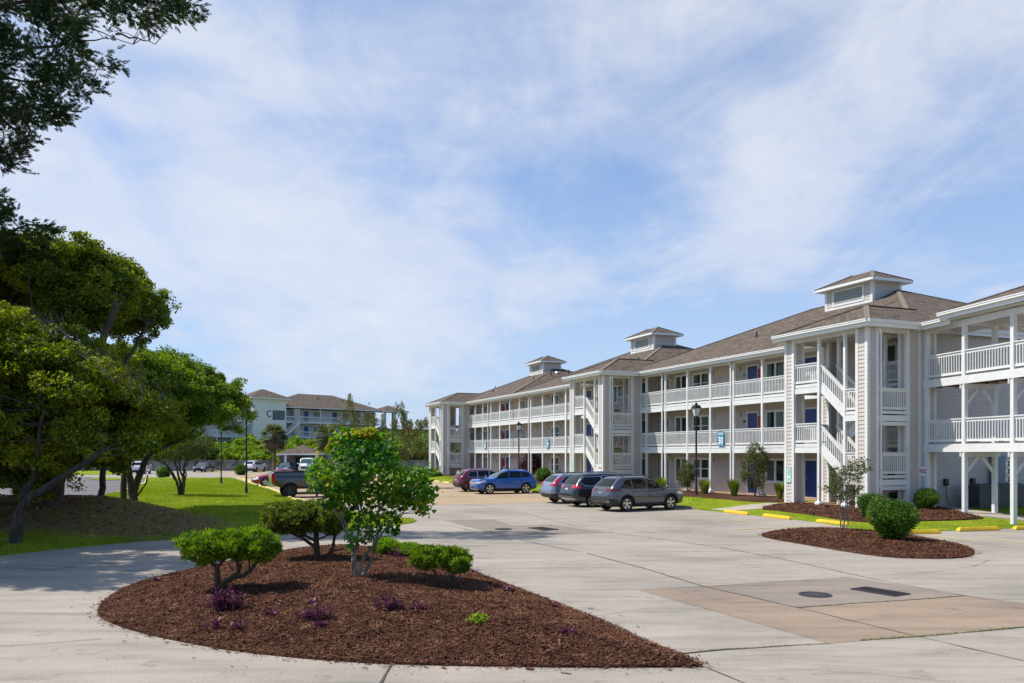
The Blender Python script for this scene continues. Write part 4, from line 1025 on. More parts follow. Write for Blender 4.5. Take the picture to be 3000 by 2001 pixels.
# farthest building (sign 28)
b28 = building('farthest three storey grey sided building, with open stair tower against sky at its end', 48.1)
tower(b28, 61.4, True)
gallery(b28, [48.9, 51.6, 54.15, 56.7, 59.1], 48.05, 66.0, spouts=(54.85,), rails=[(48.05, 61.35)])
end_and_back(b28, 48.1, 66.0)
openings(b28, [('w',48.1+.6,None,.9,1) if False else ('l',49.6),('w',50.9-2.1+.4,None,1.3,1),('l',52.0),('d',53.15),('e',54.2),('d',54.75),('w',59.6,None,1.3,1),('l',61.3),('d',64.35),('n',56.4)])
main_roof(b28, 48.05, 68.4, cupola_y=(57.1,60.8), vents=((63.5,7.2),(54,8),(60,5.6),(50.8,8.6)))
mb = MB(); mb.lathe([(.0,.22),(.22,.18),(.3,.06),(.3,0)], 16, c=(11.6,55.6,EZ+8.2*SL-.3)); mb.obj('roof_fan', M['metal'], b28)
for b, y in ((b30,0),(b29,23.9),(b28,48.1)): shift(b, y)

# ------------------------------------------------------------------ signs
FONT = None
def text_mesh(s, size, mat, name, parent, loc, extr=.006, align='CENTER', rz=0, sx=1, bold=0):
    cu = bpy.data.curves.new(name, 'FONT'); cu.body = s; cu.size = size; cu.align_x = align; cu.align_y = 'CENTER'; cu.extrude = extr; cu.offset = bold
    o = bpy.data.objects.new('tmp', cu); C.objects.link(o)
    dg = bpy.context.evaluated_depsgraph_get(); me = bpy.data.meshes.new_from_object(o.evaluated_get(dg))
    C.objects.unlink(o); bpy.data.objects.remove(o)
    # text faces +z in its own plane; stand it up facing -x (reader looking along +x sees left = +y)
    Mx = Matrix(((0,0,-1,0),(-sx,0,0,0),(0,1,0,0),(0,0,0,1)))
    me.transform(Mx); me.materials.clear(); me.materials.append(M[mat])
    q = link(bpy.data.objects.new(name, me), parent); q.location = loc; q.rotation_euler = (0,0,rz); return q
def board(name, lab, cat, loc, rz, w_, h, mat, frame=None, group=None):
    t = thing(name, lab, cat, loc, rz, group)
    mb = MB(); mb.box(-.02,0,-w_/2,w_/2,-h/2,h/2); mb.obj('sign_board', M[mat], t)
    if frame:
        mb = MB(); f = .025
        for a, b, c, d in ((-w_/2,-w_/2+f,-h/2,h/2),(w_/2-f,w_/2,-h/2,h/2),(-w_/2+f,w_/2-f,-h/2,-h/2+f),(-w_/2+f,w_/2-f,h/2-f,h/2)): mb.box(-.026,-.018,a,b,c,d)
        mb.obj('sign_frame', M[frame], t)
    return t
for n, y in (('30', 14.45), ('29', 39.75), ('28', 55.75)):
    t = board('building_sign', 'blue and white sign reading BUILDING %s on the second floor railing' % n, 'sign', W(3.02, y, FL[1]+.48), ROT, .62, .86, 'signblue', None, 'blue building number signs')
    text_mesh(n, .60, 'signwhite', 'sign_number', t, (-.022,0,-.13), sx=.82, bold=.014)
    text_mesh('BUILDING', .125, 'signwhite', 'sign_word', t, (-.022,0,.27), sx=.92, bold=.003)
    mb = MB(); mb.box(-.026,-.018,-.24,.24,.365,.385); mb.box(-.026,-.018,-.24,.24,-.395,-.375); mb.obj('sign_rule', M['signwhite'], t)
for y, lab in ((4.91, 'pale green notice on the left column of the nearest stair tower'), (28.8, 'pale green notice on the left column of the middle stair tower')):
    t = board('notice_sign', lab, 'sign', W(-.03, y, 1.75), ROT, .34, .78, 'signpale', 'signgreen', 'pale green notices on tower columns')
    mb = MB()
    for i in range(6): mb.box(-.024,-.018,-.11,.11-.05*(i % 3)/2,.28-i*.065,.30-i*.065+.008)
    mb.box(-.024,-.018,-.03,.04,-.30,-.17); mb.obj('sign_lines', M['signgreen'], t)
def fdc(lab, loc, rz):
    t = board('fdc_sign', lab, 'sign', loc, rz, .40, .42, 'signwhite', None, 'white FDC signs')
    text_mesh('FDC', .27, 'signred', 'sign_letters', t, (-.022,0,0), sx=.78, bold=.007)
p = W(3.10, -.20, 1.98); fdc('white sign with red letters FDC left of the wooden walkway', p, ROT)
p = W(-.03, 24.2, 1.75); fdc('white sign with red letters FDC on the middle stair tower column', p, ROT)

# ------------------------------------------------------------------ wooden walkway on the right
WR = math.atan2(.17, .985)
ww = thing('covered_walkway', 'white two level covered walkway on braced posts joining the nearest building', 'walkway', (18.62, 36.72, 0), WR)
def wpost(x, y, z0, z1, s=.17):
    mb = MB(); mb.box(x-s/2,x+s/2,y-s/2,y+s/2,z0,z1); return mb.obj('post', M['white'], ww)
PY = [-.0, -2.35, -5.0, -8.2, -11.2]
XB = 1.42
for i, y in enumerate(PY):
    zg = -.02 if i > 1 else .1
    wpost(0, y, zg, 8.42); 
    if i: wpost(XB, y, zg, 8.42)
mb = MB(); wb = MB()
for k, z in enumerate(FL[1:]):
    mb.box(-.12,-.04,PY[-1]-.2,.1,z-.36,z-.02); mb.box(XB+.06,XB+.14,PY[-1]-.2,.1,z-.36,z-.02)
    for i, y in enumerate(PY[1:]):
        mb.box(-.14,XB+.16,y-.135,y-.09,z-.56,z-.365); mb.box(-.14,XB+.16,y+.09,y+.135,z-.56,z-.365)
    wb.box(-.03,XB+.06,PY[-1],.1,z-.07,z-.005)
    for j in range(20): wb.box(-.03,XB+.06,PY[-1]+j*.58,PY[-1]+j*.58+.05,z-.3,z-.07)
mb.obj('floor_beam', M['white'], ww); wb.obj('deck', M['deckwood'], ww)
for i, y in enumerate(PY[1:]):
    for z in FL[1:]:
        b = MB(); b.beam((.06,y,z-1.22), (.62,y,z-.56), .07, .13); b.beam((XB-.06,y,z-1.22), (XB-.62,y,z-.56), .07, .13)
        b.obj('brace', M['white'], ww)
for i in range(len(PY)-1):
    for z in FL[1:]:
        railing('railing', ww, (0,PY[i]-.09), (0,PY[i+1]+.09), z, 1.06, .08, gap=.15)
        railing('railing', ww, (XB,PY[i]-.09), (XB,PY[i+1]+.09), z, 1.06, .08, gap=.15)
mb = MB(); mb.box(-.05,.05,-12,.1,8.16,8.42); mb.box(XB-.05,XB+.05,-12,.1,8.16,8.42)
for y in PY: mb.box(.05,XB-.05,y-.06,y+.06,8.18,8.41)
mb.obj('roof_beam', M['white'], ww)
mb = MB(); mb.box(-.45,2.6,-14,-1.75,8.48,8.52); mb.box(-.1,1.9,-1.7,.3,8.36,8.40); mb.obj('soffit', M['soffit'], ww)
rf = MB(); xa, xb_, ya, yb_ = -.62, 4.2, -16, -1.55; h = (xb_-xa)/2; ez = 8.80
A_, B_2 = hip_roof(rf, xa, xb_, ya, yb_, ez, rise=h*.36); ridge_cap(rf, (xa,yb_,ez), B_2); ridge_cap(rf, A_, B_2)
rf.obj('roof', [M['shingle'], M['cap']], ww)
mb = MB(); roof_face(mb, [(-.45,.5,8.58),(-.45,-2.1,8.58),(1.2,-2.1,9.2),(1.2,.5,9.2)]); roof_face(mb, [(2.85,-2.1,8.58),(2.85,.5,8.58),(1.2,.5,9.2),(1.2,-2.1,9.2)])
mb.obj('link_roof', M['shingle'], ww)
g = MB(); gutter_run(g, (xa,yb_), (xa,ya), ez); gutter_run(g, (xb_,yb_), (xa,yb_), ez); gutter_run(g, (-.45,.45), (-.45,-1.95), 8.58); g.obj('gutter', M['gutter'], ww)
lt = MB(); lt.lathe([(0,-.08),(.12,-.06),(.14,0)], 16, c=(.7,-4.3,FL[2]-.3)); lt.lathe([(0,-.08),(.12,-.06),(.14,0)], 16, c=(.7,-1.2,FL[1]-.3)); lt.obj('ceiling_light', M['lampglass'], ww)
# things on the end wall behind the walkway (row coordinates, wall at y = .4)
mt = thing('electric_meters', 'blue grey meter cabinet with round meters on the wall behind the walkway', 'meter cabinet', W(8.6, .36, 1.35), ROT)
mb = MB(); mb.box(-.55,.3,-.22,0,0,1.35); mb.box(-.5,.25,-.235,-.22,.7,1.3); mb.obj('cabinet', M['meter'], mt)
for i in range(2):
    for j in range(3):
        mb = MB(); mb.lathe([(.0,-.12),(.11,-.12),(.13,-.06),(.13,0)], 14, axis='y', c=(.42+i*.3-.0,-.06,.2+j*.38)); mb.box(.27+i*.3,.56+i*.3-.005,-.07,0,.02+j*.38,.38+j*.38); mb.obj('meter', M['metal'], mt)
def condenser(x, lab):
    t = thing('air_conditioner', lab, 'condenser', W(x, -.75, gz(*W(x,-.75)[:2])+.05), ROT, 'condenser units behind the walkway')
    mb = MB(); mb.box(-.42,.42,-.42,.42,0,.06); 
    for s in range(4):
        c_, s_ = math.cos(s*math.pi/2), math.sin(s*math.pi/2)
        for i in range(16):
            z = .1+i*.055; mb.beam((-.38*c_-.4*s_, -.38*s_+.4*c_, z), (.38*c_-.4*s_, .38*s_+.4*c_, z), .02, .03)
    for a in (-.4,.4):
        for b in (-.4,.4): mb.box(a-.03,a+.03,b-.03,b+.03,0,1.0)
    mb.box(-.43,.43,-.43,.43,.97,1.02); mb.obj('casing', M['acgrey'], t)
    mb = MB(); mb.box(-.36,.36,-.36,.36,.06,.96); mb.obj('coil', M['black'], t)
    mb = MB(); mb.lathe([(.33,1.03),(.33,1.05),(.30,1.05),(.30,1.03)], 20)
    for k in range(8): mb.beam((0,0,1.04),(.31*math.cos(k*.785),.31*math.sin(k*.785),1.04),.015,.015)
    mb.obj('fan_guard', M['plastic'], t)
condenser(5.9, 'dark grey condenser unit nearest the FDC sign behind the walkway')
condenser(7.1, 'dark condenser unit second from the FDC sign, behind two white posts')
condenser(8.2, 'dark condenser unit right of the braced rear post')
condenser(10.8, 'dark condenser unit by the right picture edge behind the walkway')
for x, z in ((5.15,1.45),(6.9,1.45),(9.75,1.45)):
    t = thing('switch_box', {5.15:'small black switch box with hanging cable left of the condensers', 6.9:'small black switch box above the second condenser', 9.75:'small black switch box right of the meter cabinet'}[x], 'switch box', W(x, .37, z), ROT, 'black switch boxes on the end wall')
    mb = MB(); mb.box(-.11,.11,-.12,0,-.15,.17); mb.obj('box', M['black'], t)
    mb = MB(); mb.tube([(.02,-.05,-.15),(.03,-.05,-.6),(.09,-.08,-.95),(.2,-.2,-1.1)], .015, 6); mb.obj('cable', M['acgrey'], t)
mb = MB()
# wall lamps where the walkway meets the building
for k, z in enumerate(FL): wall_lamp(b30, 4.6, -.0+.75, z+1.95)
# ------------------------------------------------------------------ vehicles
def carpaint(name, col, metal=.35, rough=.28):
    m, nt, b = nodes(name); v = coords(nt)
    n = N(nt, 'ShaderNodeTexNoise', _Scale=260.0, _Detail=2.0); nt.links.new(v, n.inputs['Vector'])
    r = ramp(nt, [(.3, tuple(c*.85 for c in col)), (.7, tuple(min(1, c*1.15) for c in col))]); nt.links.new(n.outputs['Fac'], r.inputs['Fac'])
    nt.links.new(r.outputs['Color'], b.inputs['Base Color'])
    b.inputs['Metallic'].default_value = metal; b.inputs['Roughness'].default_value = rough
    b.inputs['Coat Weight'].default_value = 1; b.inputs['Coat Roughness'].default_value = .03; return m
PAINT = dict(grey=carpaint('grey_paint', (.085,.095,.115)), black=carpaint('black_paint', (.010,.012,.016), .1), silver=carpaint('silver_paint', (.24,.30,.40), .5),
             blue=carpaint('bright_blue_paint', (.003,.095,.43), .15), red=carpaint('dark_red_paint', (.17,.012,.022)), truck=carpaint('slate_paint', (.035,.045,.065)),
             crimson=carpaint('crimson_paint', (.30,.010,.035)), white=carpaint('white_car_paint', (.72,.72,.72), 0), navy=carpaint('steel_blue_paint', (.03,.07,.12)), dark=carpaint('dark_blue_paint', (.02,.03,.045)))
M.update({'paint_'+k: v for k, v in PAINT.items()})
def lerp(tab, x): 
    xs = [t[0] for t in tab]; return [float(np.interp(x, xs, [t[i] for t in tab])) for i in range(1, len(tab[0]))]
def loft(tab, e=0.0, n=64):
    """tab rows: x, z_bottom, z_belt, z_top, half width, half width of the roof edge"""
    xs = np.linspace(tab[0][0], tab[-1][0], n); rows = np.array([lerp(tab, x) for x in xs])
    for _ in range(2):
        s = rows.copy(); s[1:-1] = rows[:-2]*.25+rows[1:-1]*.5+rows[2:]*.25; rows = s
    V = []; 
    L = xs[-1]-xs[0]
    for x, (zb, zm, zt, w_, wt) in zip(xs, rows):
        x = x*(1+2*e/L)
        zm = min(zm, zt-.05)
        half = [(0,zb-e),(w_*.78,zb-e),(w_*.95+e,zb+.06),(w_+e,zb+.22),(w_*1.0+e,(zb+.22)*.45+zm*.55),(w_*.975+e,zm-.08),(w_*.94+e,zm)]
        wr = min(wt, w_*.93)
        for t in (.3, .62, .88): half.append((w_*.94*(1-t**1.15)+wr*t**1.15+e+.012*math.sin(t*math.pi), zm+(zt-zm)*t))
        half += [(wr*.86, zt-.012+e), (wr*.5, zt+.008+e), (0, zt+.014+e)]
        ring = half+[(-y, z) for y, z in reversed(half[1:-1])]
        V += [(x, y, z) for y, z in ring]
    k = len(ring); Fc = []
    for i in range(n-1):
        for j in range(k):
            a = i*k+j; b = i*k+(j+1) % k; Fc.append((a, b, b+k, a+k))
    Fc.append(tuple(reversed(range(k)))); Fc.append(tuple((n-1)*k+j for j in range(k)))
    return V, Fc
def mkobj(V, Fc, mat):
    me = bpy.data.meshes.new('m'); me.from_pydata(V, [], Fc); me.materials.append(mat)
    import bmesh
    bm = bmesh.new(); bm.from_mesh(me); bmesh.ops.recalc_face_normals(bm, faces=bm.faces); bm.to_mesh(me); bm.free()
    o = bpy.data.objects.new('m', me); C.objects.link(o); return o
def bool_mesh(o, cutters, name, op, smooth=35):
    for c, oper in zip(cutters, op if isinstance(op, list) else [op]*len(cutters)):
        m = o.modifiers.new('b', 'BOOLEAN'); m.object = c; m.operation = oper; m.solver = 'EXACT'
        try: m.material_mode = 'TRANSFER'
        except Exception: pass
    dg = bpy.context.evaluated_depsgraph_get(); dg.update(); me = bpy.data.meshes.new_from_object(o.evaluated_get(dg)); me.name = name
    if smooth and len(me.polygons):
        me.polygons.foreach_set('use_smooth', [True]*len(me.polygons))
        try: me.set_sharp_from_angle(angle=R(smooth))
        except Exception: pass
    for q in [o]+list(cutters):
        d = q.data; bpy.data.objects.remove(q)
    return me
def prism_xz(poly, y0, y1, mat):
    n = len(poly); V = [(x, y0, z) for x, z in poly]+[(x, y1, z) for x, z in poly]
    return mkobj(V, [tuple(range(n)), tuple(reversed(range(n, 2*n)))]+[(i, (i+1) % n, n+(i+1) % n, n+i) for i in range(n)], mat)
def frustum(poly, mat):        # poly: (x, z, half width) corners, mirrored over y
    n = len(poly); V = [(x, -w_, z) for x, z, w_ in poly]+[(x, w_, z) for x, z, w_ in poly]
    return mkobj(V, [tuple(range(n)), tuple(reversed(range(n, 2*n)))]+[(i, (i+1) % n, n+(i+1) % n, n+i) for i in range(n)], mat)
def cyl_y(x, z, r, y0, y1, mat, n=28):
    V = [(x+r*math.cos(2*math.pi*k/n), y, z+r*math.sin(2*math.pi*k/n)) for y in (y0, y1) for k in range(n)]
    return mkobj(V, [tuple(range(n)), tuple(reversed(range(n, 2*n)))]+[(i, (i+1) % n, n+(i+1) % n, n+i) for i in range(n)], mat)
def wheel(parent, x, y, r, side, spokes=5, wide=.22, style='bright', rimr=None, ):
    w_ = bpy.data.objects.new('wheel', None); w_.empty_display_size = .1; link(w_, parent); w_.location = (x, y, r)
    rr = rimr or r*.66; key = ('tyre', r, wide, rr)
    def ty(m):
        h = wide/2; m.lathe([(rr,-h*.85),(rr+.02,-h),(r*.93,-h),(r*.985,-h*.8),(r,-h*.5),(r,h*.5),(r*.985,h*.8),(r*.93,h),(rr+.02,h),(rr,h*.85),(rr,-h*.85)], 36, axis='y')
    inst('tyre', cached(key, B_(ty, 'tyre', 'tyre', smooth=30)), w_, (0,0,0))
    def ri(m):
        yo = wide*.42; m.lathe([(rr,-yo),(rr*.96,yo*.9),(rr,yo),(rr*1.02,yo)], 32, axis='y'); m.lathe([(0,yo*.75),(rr*.2,yo*.75),(rr*.24,yo*.5),(rr*.24,0)], 16, axis='y')
        m.lathe([(rr*1.0,yo),(rr*.93,yo*1.02),(rr*.90,yo*.7)], 32, axis='y')
        for k in range(spokes):
            a = 2*math.pi*k/spokes+.3
            for da, ww_ in ((-.16,.055),(.16,.055)) if style != 'thin' else ((0,.05),):
                c0, s0 = math.cos(a), math.sin(a); c1, s1 = math.cos(a+da), math.sin(a+da)
                m.beam((c0*rr*.15, yo*.62, s0*rr*.15), (c1*rr*.93, yo*.82, s1*rr*.93), ww_*r/.36, .03, up=(0,1,0))
    inst('rim', cached(('rim', r, wide, rr, spokes, style), B_(ri, 'rim', 'rimblack' if style == 'black' else 'rim', smooth=30)), w_, (0,0,0))
    inst('brake_disc', cached(('disc', rr), B_(lambda m: m.lathe([(0,-.0),(rr*.94,0),(rr*.94,-.03),(0,-.03)], 24, axis='y'), 'brake_disc', 'plastic')), w_, (0,0,0))
    if side < 0: w_.rotation_euler = (0,0,math.pi)
    return w_

def car(lab, cat, name, X, Y, rz, tab, paint, wb, r, windows, wind, rear, lamps, tails, clad=None, spokes=5, style='bright', arch=.055, grille=None, plate=None, extras=None, track=None, glass='carglass', rails=True, group=None, doors=(), mirror=None, handles=(), bumper=None, wide=.23, archring=0, rimr=None, chrome_line=False):
    root = thing(name, lab, cat, (X, Y, 0), rz, group); pm = M['paint_'+paint]
    Wd = max(t[4] for t in tab); tr = track or Wd-wide/2-.015
    body = mkobj(*loft(tab), pm)
    cut = [cyl_y(x, r, r+arch, s*(Wd-.34), s*(Wd+.15), M['plastic']) for x in wb for s in (-1, 1)]
    me = bool_mesh(body, cut, 'body', 'DIFFERENCE'); 
    b = link(bpy.data.objects.new('body', me), root)
    def conf(nm, cutter, mat, e=.007, parent=root, diff=None):
        o = mkobj(*loft(tab, e), M[mat]); cs = [cutter]; ops = ['INTERSECT']
        if diff: cs += diff; ops += ['DIFFERENCE']*len(diff)
        m = bool_mesh(o, cs, nm, ops); m.materials.clear(); m.materials.append(M[mat])
        if len(m.polygons) == 0: return None
        m.polygons.foreach_set('material_index', [0]*len(m.polygons))
        return link(bpy.data.objects.new(nm, m), parent)
    for poly in windows:
        for s in (-1, 1):
            if chrome_line:
                cx = sum(p[0] for p in poly)/len(poly); cz = sum(p[1] for p in poly)/len(poly)
                big = [(cx+(p[0]-cx)*1.05+(.012 if p[0] > cx else -.012), cz+(p[1]-cz)*1.10) for p in poly]
                conf('window_trim', prism_xz(big, s*.42, s*(Wd+.3), M['chrome']), 'chrome', .005)
            conf('side_window', prism_xz(poly, s*.4, s*(Wd+.3), M[glass]), glass, .009)
    if wind: conf('windscreen', frustum(wind, M['screen']), 'screen', .006)
    if rear: conf('rear_window', frustum(rear, M[glass]), glass, .006)
    for nm, mt, boxes in (('headlight', 'head', lamps), ('tail_light', tails[0] if tails else 'tail', tails[1] if tails else [])):
        for poly, ya, yb in boxes:
            for s in (-1, 1): conf(nm, prism_xz(poly, s*ya, s*yb, M[mt]), mt, .012)
    if grille: 
        for poly, hw, mt in grille: conf('grille' if mt != 'plastic' else 'air_intake', frustum([(x, z, hw) for x, z in poly], M[mt]), mt, .01)
    if bumper:
        for poly, mt in bumper: conf('bumper', frustum([(x, z, Wd+.2) for x, z in poly], M[mt]), mt, .012, diff=[cyl_y(x, r, r+arch, s*(Wd-.34), s*(Wd+.15), M['plastic']) for x in wb for s in (-1, 1)])
    if clad:
        o = conf('sill_cladding', frustum([(wb[0],0,Wd+.2),(wb[1],0,Wd+.2),(wb[1],clad,Wd+.2),(wb[0],clad,Wd+.2)], M['plastic']), 'plastic', .009, diff=[cyl_y(x, r, r+arch, s*(Wd-.34), s*(Wd+.15), M['plastic']) for x in wb for s in (-1, 1)])
        if archring:
            for x in wb:
                for s in (-1, 1):
                    conf('wheel_arch', cyl_y(x, r, r+arch+archring, s*(Wd-.3), s*(Wd+.2), M['plastic']), 'plastic', .014, diff=[cyl_y(x, r, r+arch, s*(Wd-.36), s*(Wd+.25), M['plastic'])])
    for x0, zt in doors:
        for s in (-1, 1): conf('door_seam', prism_xz([(x0-.006,.42),(x0+.006,.42),(x0+.006,zt),(x0-.006,zt)], s*.5, s*(Wd+.2), M['black']), 'black', .002)
    for hx, hz in handles:
        for s in (-1, 1):
            wy = Wd*.985; mb = MB(); mb.beam((hx-.09, s*(wy+.005), hz), (hx+.09, s*(wy+.005), hz), .05, .035); mb.obj('door_handle', pm, root)
    if mirror:
        mx, mz = mirror
        for s in (-1, 1):
            mb = MB(); mb.tube([(mx,s*(Wd*.9),mz-.03),(mx+.02,s*(Wd+.06),mz)], .03, 8)
            V = [];
            for i in range(7):
                t = i/6*math.pi; 
                V.append((.02+.13*math.sin(t), (i-3)/3*.13))
            mb.lathe([(max(.001, .085*math.sin(math.pi*i/8)), (i-4)*.034) for i in range(9)], 12, axis='y', c=(mx+.02, s*(Wd+.13), mz+.03))
            mb.obj('mirror', [pm], root, smooth=50)
    if plate:
        px_, pz, sgn = plate; mb = MB(); mb.box(px_-.012, px_+.012, -.155, .155, pz-.08, pz+.08); mb.obj('number_plate', M['plate'], root)
    if rails:
        x0, x1, zr, yr = rails if isinstance(rails, tuple) else (-1.5, .5, tab and max(t[3] for t in tab)+.03, .58)
        for s in (-1, 1):
            pts = []
            for i in range(9):
                t = i/8; x = x0+(x1-x0)*t; z = lerp(tab, x)[2]; pts.append((x, s*yr, z+(.03 if 0 < i < 8 else -.005)))
            mb = MB(); mb.tube(pts, .018, 6); mb.obj('roof_rail', M['chrome' if chrome_line else 'plastic'], root)
    for x in wb:
        for s in (-1, 1): wheel(root, x, s*tr, r, s, spokes, wide, style, rimr)
    mb = MB(); mb.box(wb[0]-.2, wb[1]+.2, -Wd*.7, Wd*.7, .2, .32); mb.obj('underbody', M['black'], root)
    if extras: extras(root)
    return root

def suvtab(L=4.68, Wd=.92, Ht=1.70, belt=1.05, hood=1.06, zb=.26, roofr=.62, rearx=0, cowl=None, nose=.97):
    h = L/2; cx = cowl or h-1.32
    return [(-h, .50, .72, .80, Wd*.80, .60), (-h+.05,.42,.85,1.00, Wd*.90,.66), (-h+.12,.36,.95,1.10,Wd*.95,.68), (-h+.22,.32,belt+.03,belt+.16,Wd*.98,.68),
            (-h+.62+rearx,zb+.02,belt+.03,Ht-.10,Wd,roofr), (-h+.85+rearx,zb,belt+.02,Ht-.03,Wd,roofr), (-.55,zb,belt,Ht,Wd,roofr), (.1,zb,belt-.01,Ht-.015,Wd,roofr), (cx-.95,zb,belt-.02,Ht-.10,Wd,roofr-.01),
            (cx-.45,zb,belt-.02,(Ht+hood)/2+.03,Wd,roofr+.06), (cx,zb,hood-.06,hood+.03,Wd,.74), (cx+.12,zb,hood-.08,hood,Wd,.76), (h-.60,zb+.02,hood-.12,hood-.035,Wd*.985,.78), (h-.25,zb+.04,nose-.02,nose+.06,Wd*.95,.76), (h-.08,.30,nose-.12,nose-.03,Wd*.86,.70), (h,.36,nose-.30,nose-.16,Wd*.74,.62)]

def suv_rear(L, Ht, belt, rearx=0, wtop=.52, wbot=.66):
    h = L/2; return [(-h-.3,belt+.16,wbot),(-h+.9,belt+.10,wbot),(-h+1.0+rearx,Ht-.13,wtop),(-h-.3,Ht-.13,wtop)]
def suv_front(L, Ht, hood, cx):
    return [(cx+.3,hood+.06,.76),(cx-.3,hood+.06,.76),(cx-.98,Ht-.12,.58),(cx+.3,Ht-.12,.60)]

# grey SUV, nearest the building
h = 2.34; hd = (VX, VY)
T = suvtab(4.68,.92,1.70,1.07,1.08)
car('grey SUV seen from behind, nearest of the three parked by the footpath', 'car', 'parked_suv', 6.26, 40.70, ROT+R(7.5), T, 'grey', (-1.36,1.36), .365,
    [[(-1.72,1.14),(-1.30,1.10),(-1.05,1.10),(-1.05,1.53),(-1.36,1.50)], [(-.98,1.10),(-.12,1.09),(-.12,1.57),(-.98,1.55)], [(-.04,1.09),(.98,1.10),(.42,1.46),(-.04,1.56)]],
    suv_front(4.68,1.70,1.08,h-1.32), suv_rear(4.68,1.70,1.07), [([(h-.62,.80),(h,.72),(h,.88),(h-.5,.94)], .45, 1.0)],
    ('taildark', [([(-h-.1,.98),(-h+.62,1.0),(-h+.50,1.12),(-h-.1,1.12)], .36, 1.1)]), clad=.42, spokes=5, archring=.06, doors=((-.08,1.5),(.95,1.05),(-1.05,1.1)), mirror=(.95,1.12), handles=((-.85,.98),(.12,.97)),
    bumper=[([(-h-.1,.2),(-h+.55,.2),(-h+.40,.62),(-h-.1,.62)], 'plastic'), ([(-h-.12,.44),(-h+.05,.44),(-h+.05,.56),(-h-.12,.56)], 'rim')], plate=(-h+.045,.84,-1), grille=[([(h-.3,.45),(h+.1,.45),(h+.1,.75),(h-.3,.75)], .4, 'plastic')])
# black minivan
L = 5.17; h = L/2; T = suvtab(L,1.0,1.78,1.06,1.10,.22,.66,rearx=.0,cowl=h-1.15)
car('black minivan with chrome window trim parked between the grey and silver cars', 'minivan', 'parked_minivan', 5.22, 43.98, ROT, T, 'black', (-1.5,1.55), .365,
    [[(-2.18,1.32),(-1.98,1.16),(-1.80,1.12),(-.95,1.10),(-.95,1.58),(-1.9,1.56)], [(-.86,1.10),(.02,1.09),(.02,1.63),(-.86,1.60)], [(.10,1.09),(1.30,1.10),(.72,1.5),(.10,1.62)]],
    suv_front(L,1.78,1.10,h-1.15), suv_rear(L,1.78,1.06,wbot=.72), [([(h-.62,.80),(h,.72),(h,.88),(h-.5,.94)], .45, 1.1)],
    ('tail', [([(-h-.1,1.0),(-h+.42,.98),(-h+.34,1.16),(-h-.1,1.16)], .46, 1.2)]), spokes=7, doors=((.06,1.5),(-.9,1.5)), mirror=(1.25,1.14), handles=((-.75,1.0),(.2,1.0)),
    bumper=[([(-h-.12,.42),(-h+.10,.42),(-h+.10,.46),(-h-.12,.46)], 'chrome')], plate=(-h+.045,.90,-1), rails=(-1.7,.4,0,.62), chrome_line=True, rimr=.27)
# silver SUV
L = 4.6; h = L/2; T = suvtab(L,.925,1.68,1.08,1.06)
c0 = (2.74+VX*1.35, 46.35+VY*1.35)
car('silver blue SUV with tall red tail lights, farthest of the three by the footpath', 'car', 'parked_suv', c0[0], c0[1], ROT, T, 'silver', (-1.33,1.33), .36,
    [[(-1.70,1.22),(-1.45,1.12),(-1.05,1.10),(-1.05,1.50),(-1.36,1.48)], [(-.98,1.10),(-.12,1.09),(-.12,1.55),(-.98,1.53)], [(-.04,1.09),(.98,1.10),(.42,1.44),(-.04,1.54)]],
    suv_front(L,1.68,1.06,h-1.32), suv_rear(L,1.68,1.08,wbot=.58,wtop=.46), [([(h-.62,.80),(h,.72),(h,.88),(h-.5,.94)], .45, 1.0)],
    ('tail', [([(-h-.1,.98),(-h+.42,.98),(-h+.36,1.10),(-h-.1,1.10)], .42, 1.1), ([(-h-.1,1.10),(-h+.36,1.10),(-h+.80,1.52),(-h-.1,1.50)], .70, .92)]), clad=.42, spokes=5, doors=((-.08,1.5),(-1.0,1.1)), mirror=(.95,1.12), handles=((-.85,.98),(.12,.97)),
    bumper=[([(-h-.1,.2),(-h+.45,.2),(-h+.35,.56),(-h-.1,.56)], 'plastic'), ([(-h-.12,.36),(-h+.05,.36),(-h+.05,.44),(-h-.12,.44)], 'rim')], plate=(-h+.045,.80,-1))
# blue SUV facing the camera side
L = 4.52; h = L/2; T = suvtab(L,.92,1.68,1.08,1.08,.27)
nx, ny = -.29, 56.48
c0 = (nx-.381*.80, ny+.9244*.80)
car('bright blue SUV parked nose out with chrome grille', 'car', 'parked_suv', c0[0], c0[1], ROT+math.pi, T, 'blue', (-1.34,1.34), .365,
    [[(-1.74,1.26),(-1.62,1.18),(-1.05,1.13),(-1.05,1.51),(-1.5,1.48)], [(-.98,1.13),(-.12,1.10),(-.12,1.56),(-.98,1.53)], [(-.04,1.09),(1.00,1.06),(.42,1.44),(-.04,1.55)]],
    suv_front(L,1.68,1.08,h-1.32), suv_rear(L,1.68,1.08), [([(h-.66,.86),(h,.70),(h,.84),(h-.55,.98)], .36, 1.0)],
    ('tail', [([(-h-.1,.96),(-h+.42,1.0),(-h+.3,1.10),(-h-.1,1.10)], .46, 1.1)]), clad=.40, spokes=5, doors=((-.08,1.5),(.95,1.05),(-1.0,1.1)), mirror=(.92,1.12), handles=((-.85,.98),(.12,.97)),
    bumper=[([(-h-.1,.2),(-h+.5,.2),(-h+.40,.52),(-h-.1,.52)], 'plastic'), ([(h-.3,.28),(h+.12,.28),(h+.12,.36),(h-.3,.36)], 'rim')],
    grille=[([(h-.3,.66),(h+.1,.66),(h+.1,.83),(h-.3,.83)], .34, 'chrome'), ([(h-.3,.38),(h+.1,.38),(h+.1,.52),(h-.3,.52)], .42, 'plastic')], rimr=.265)
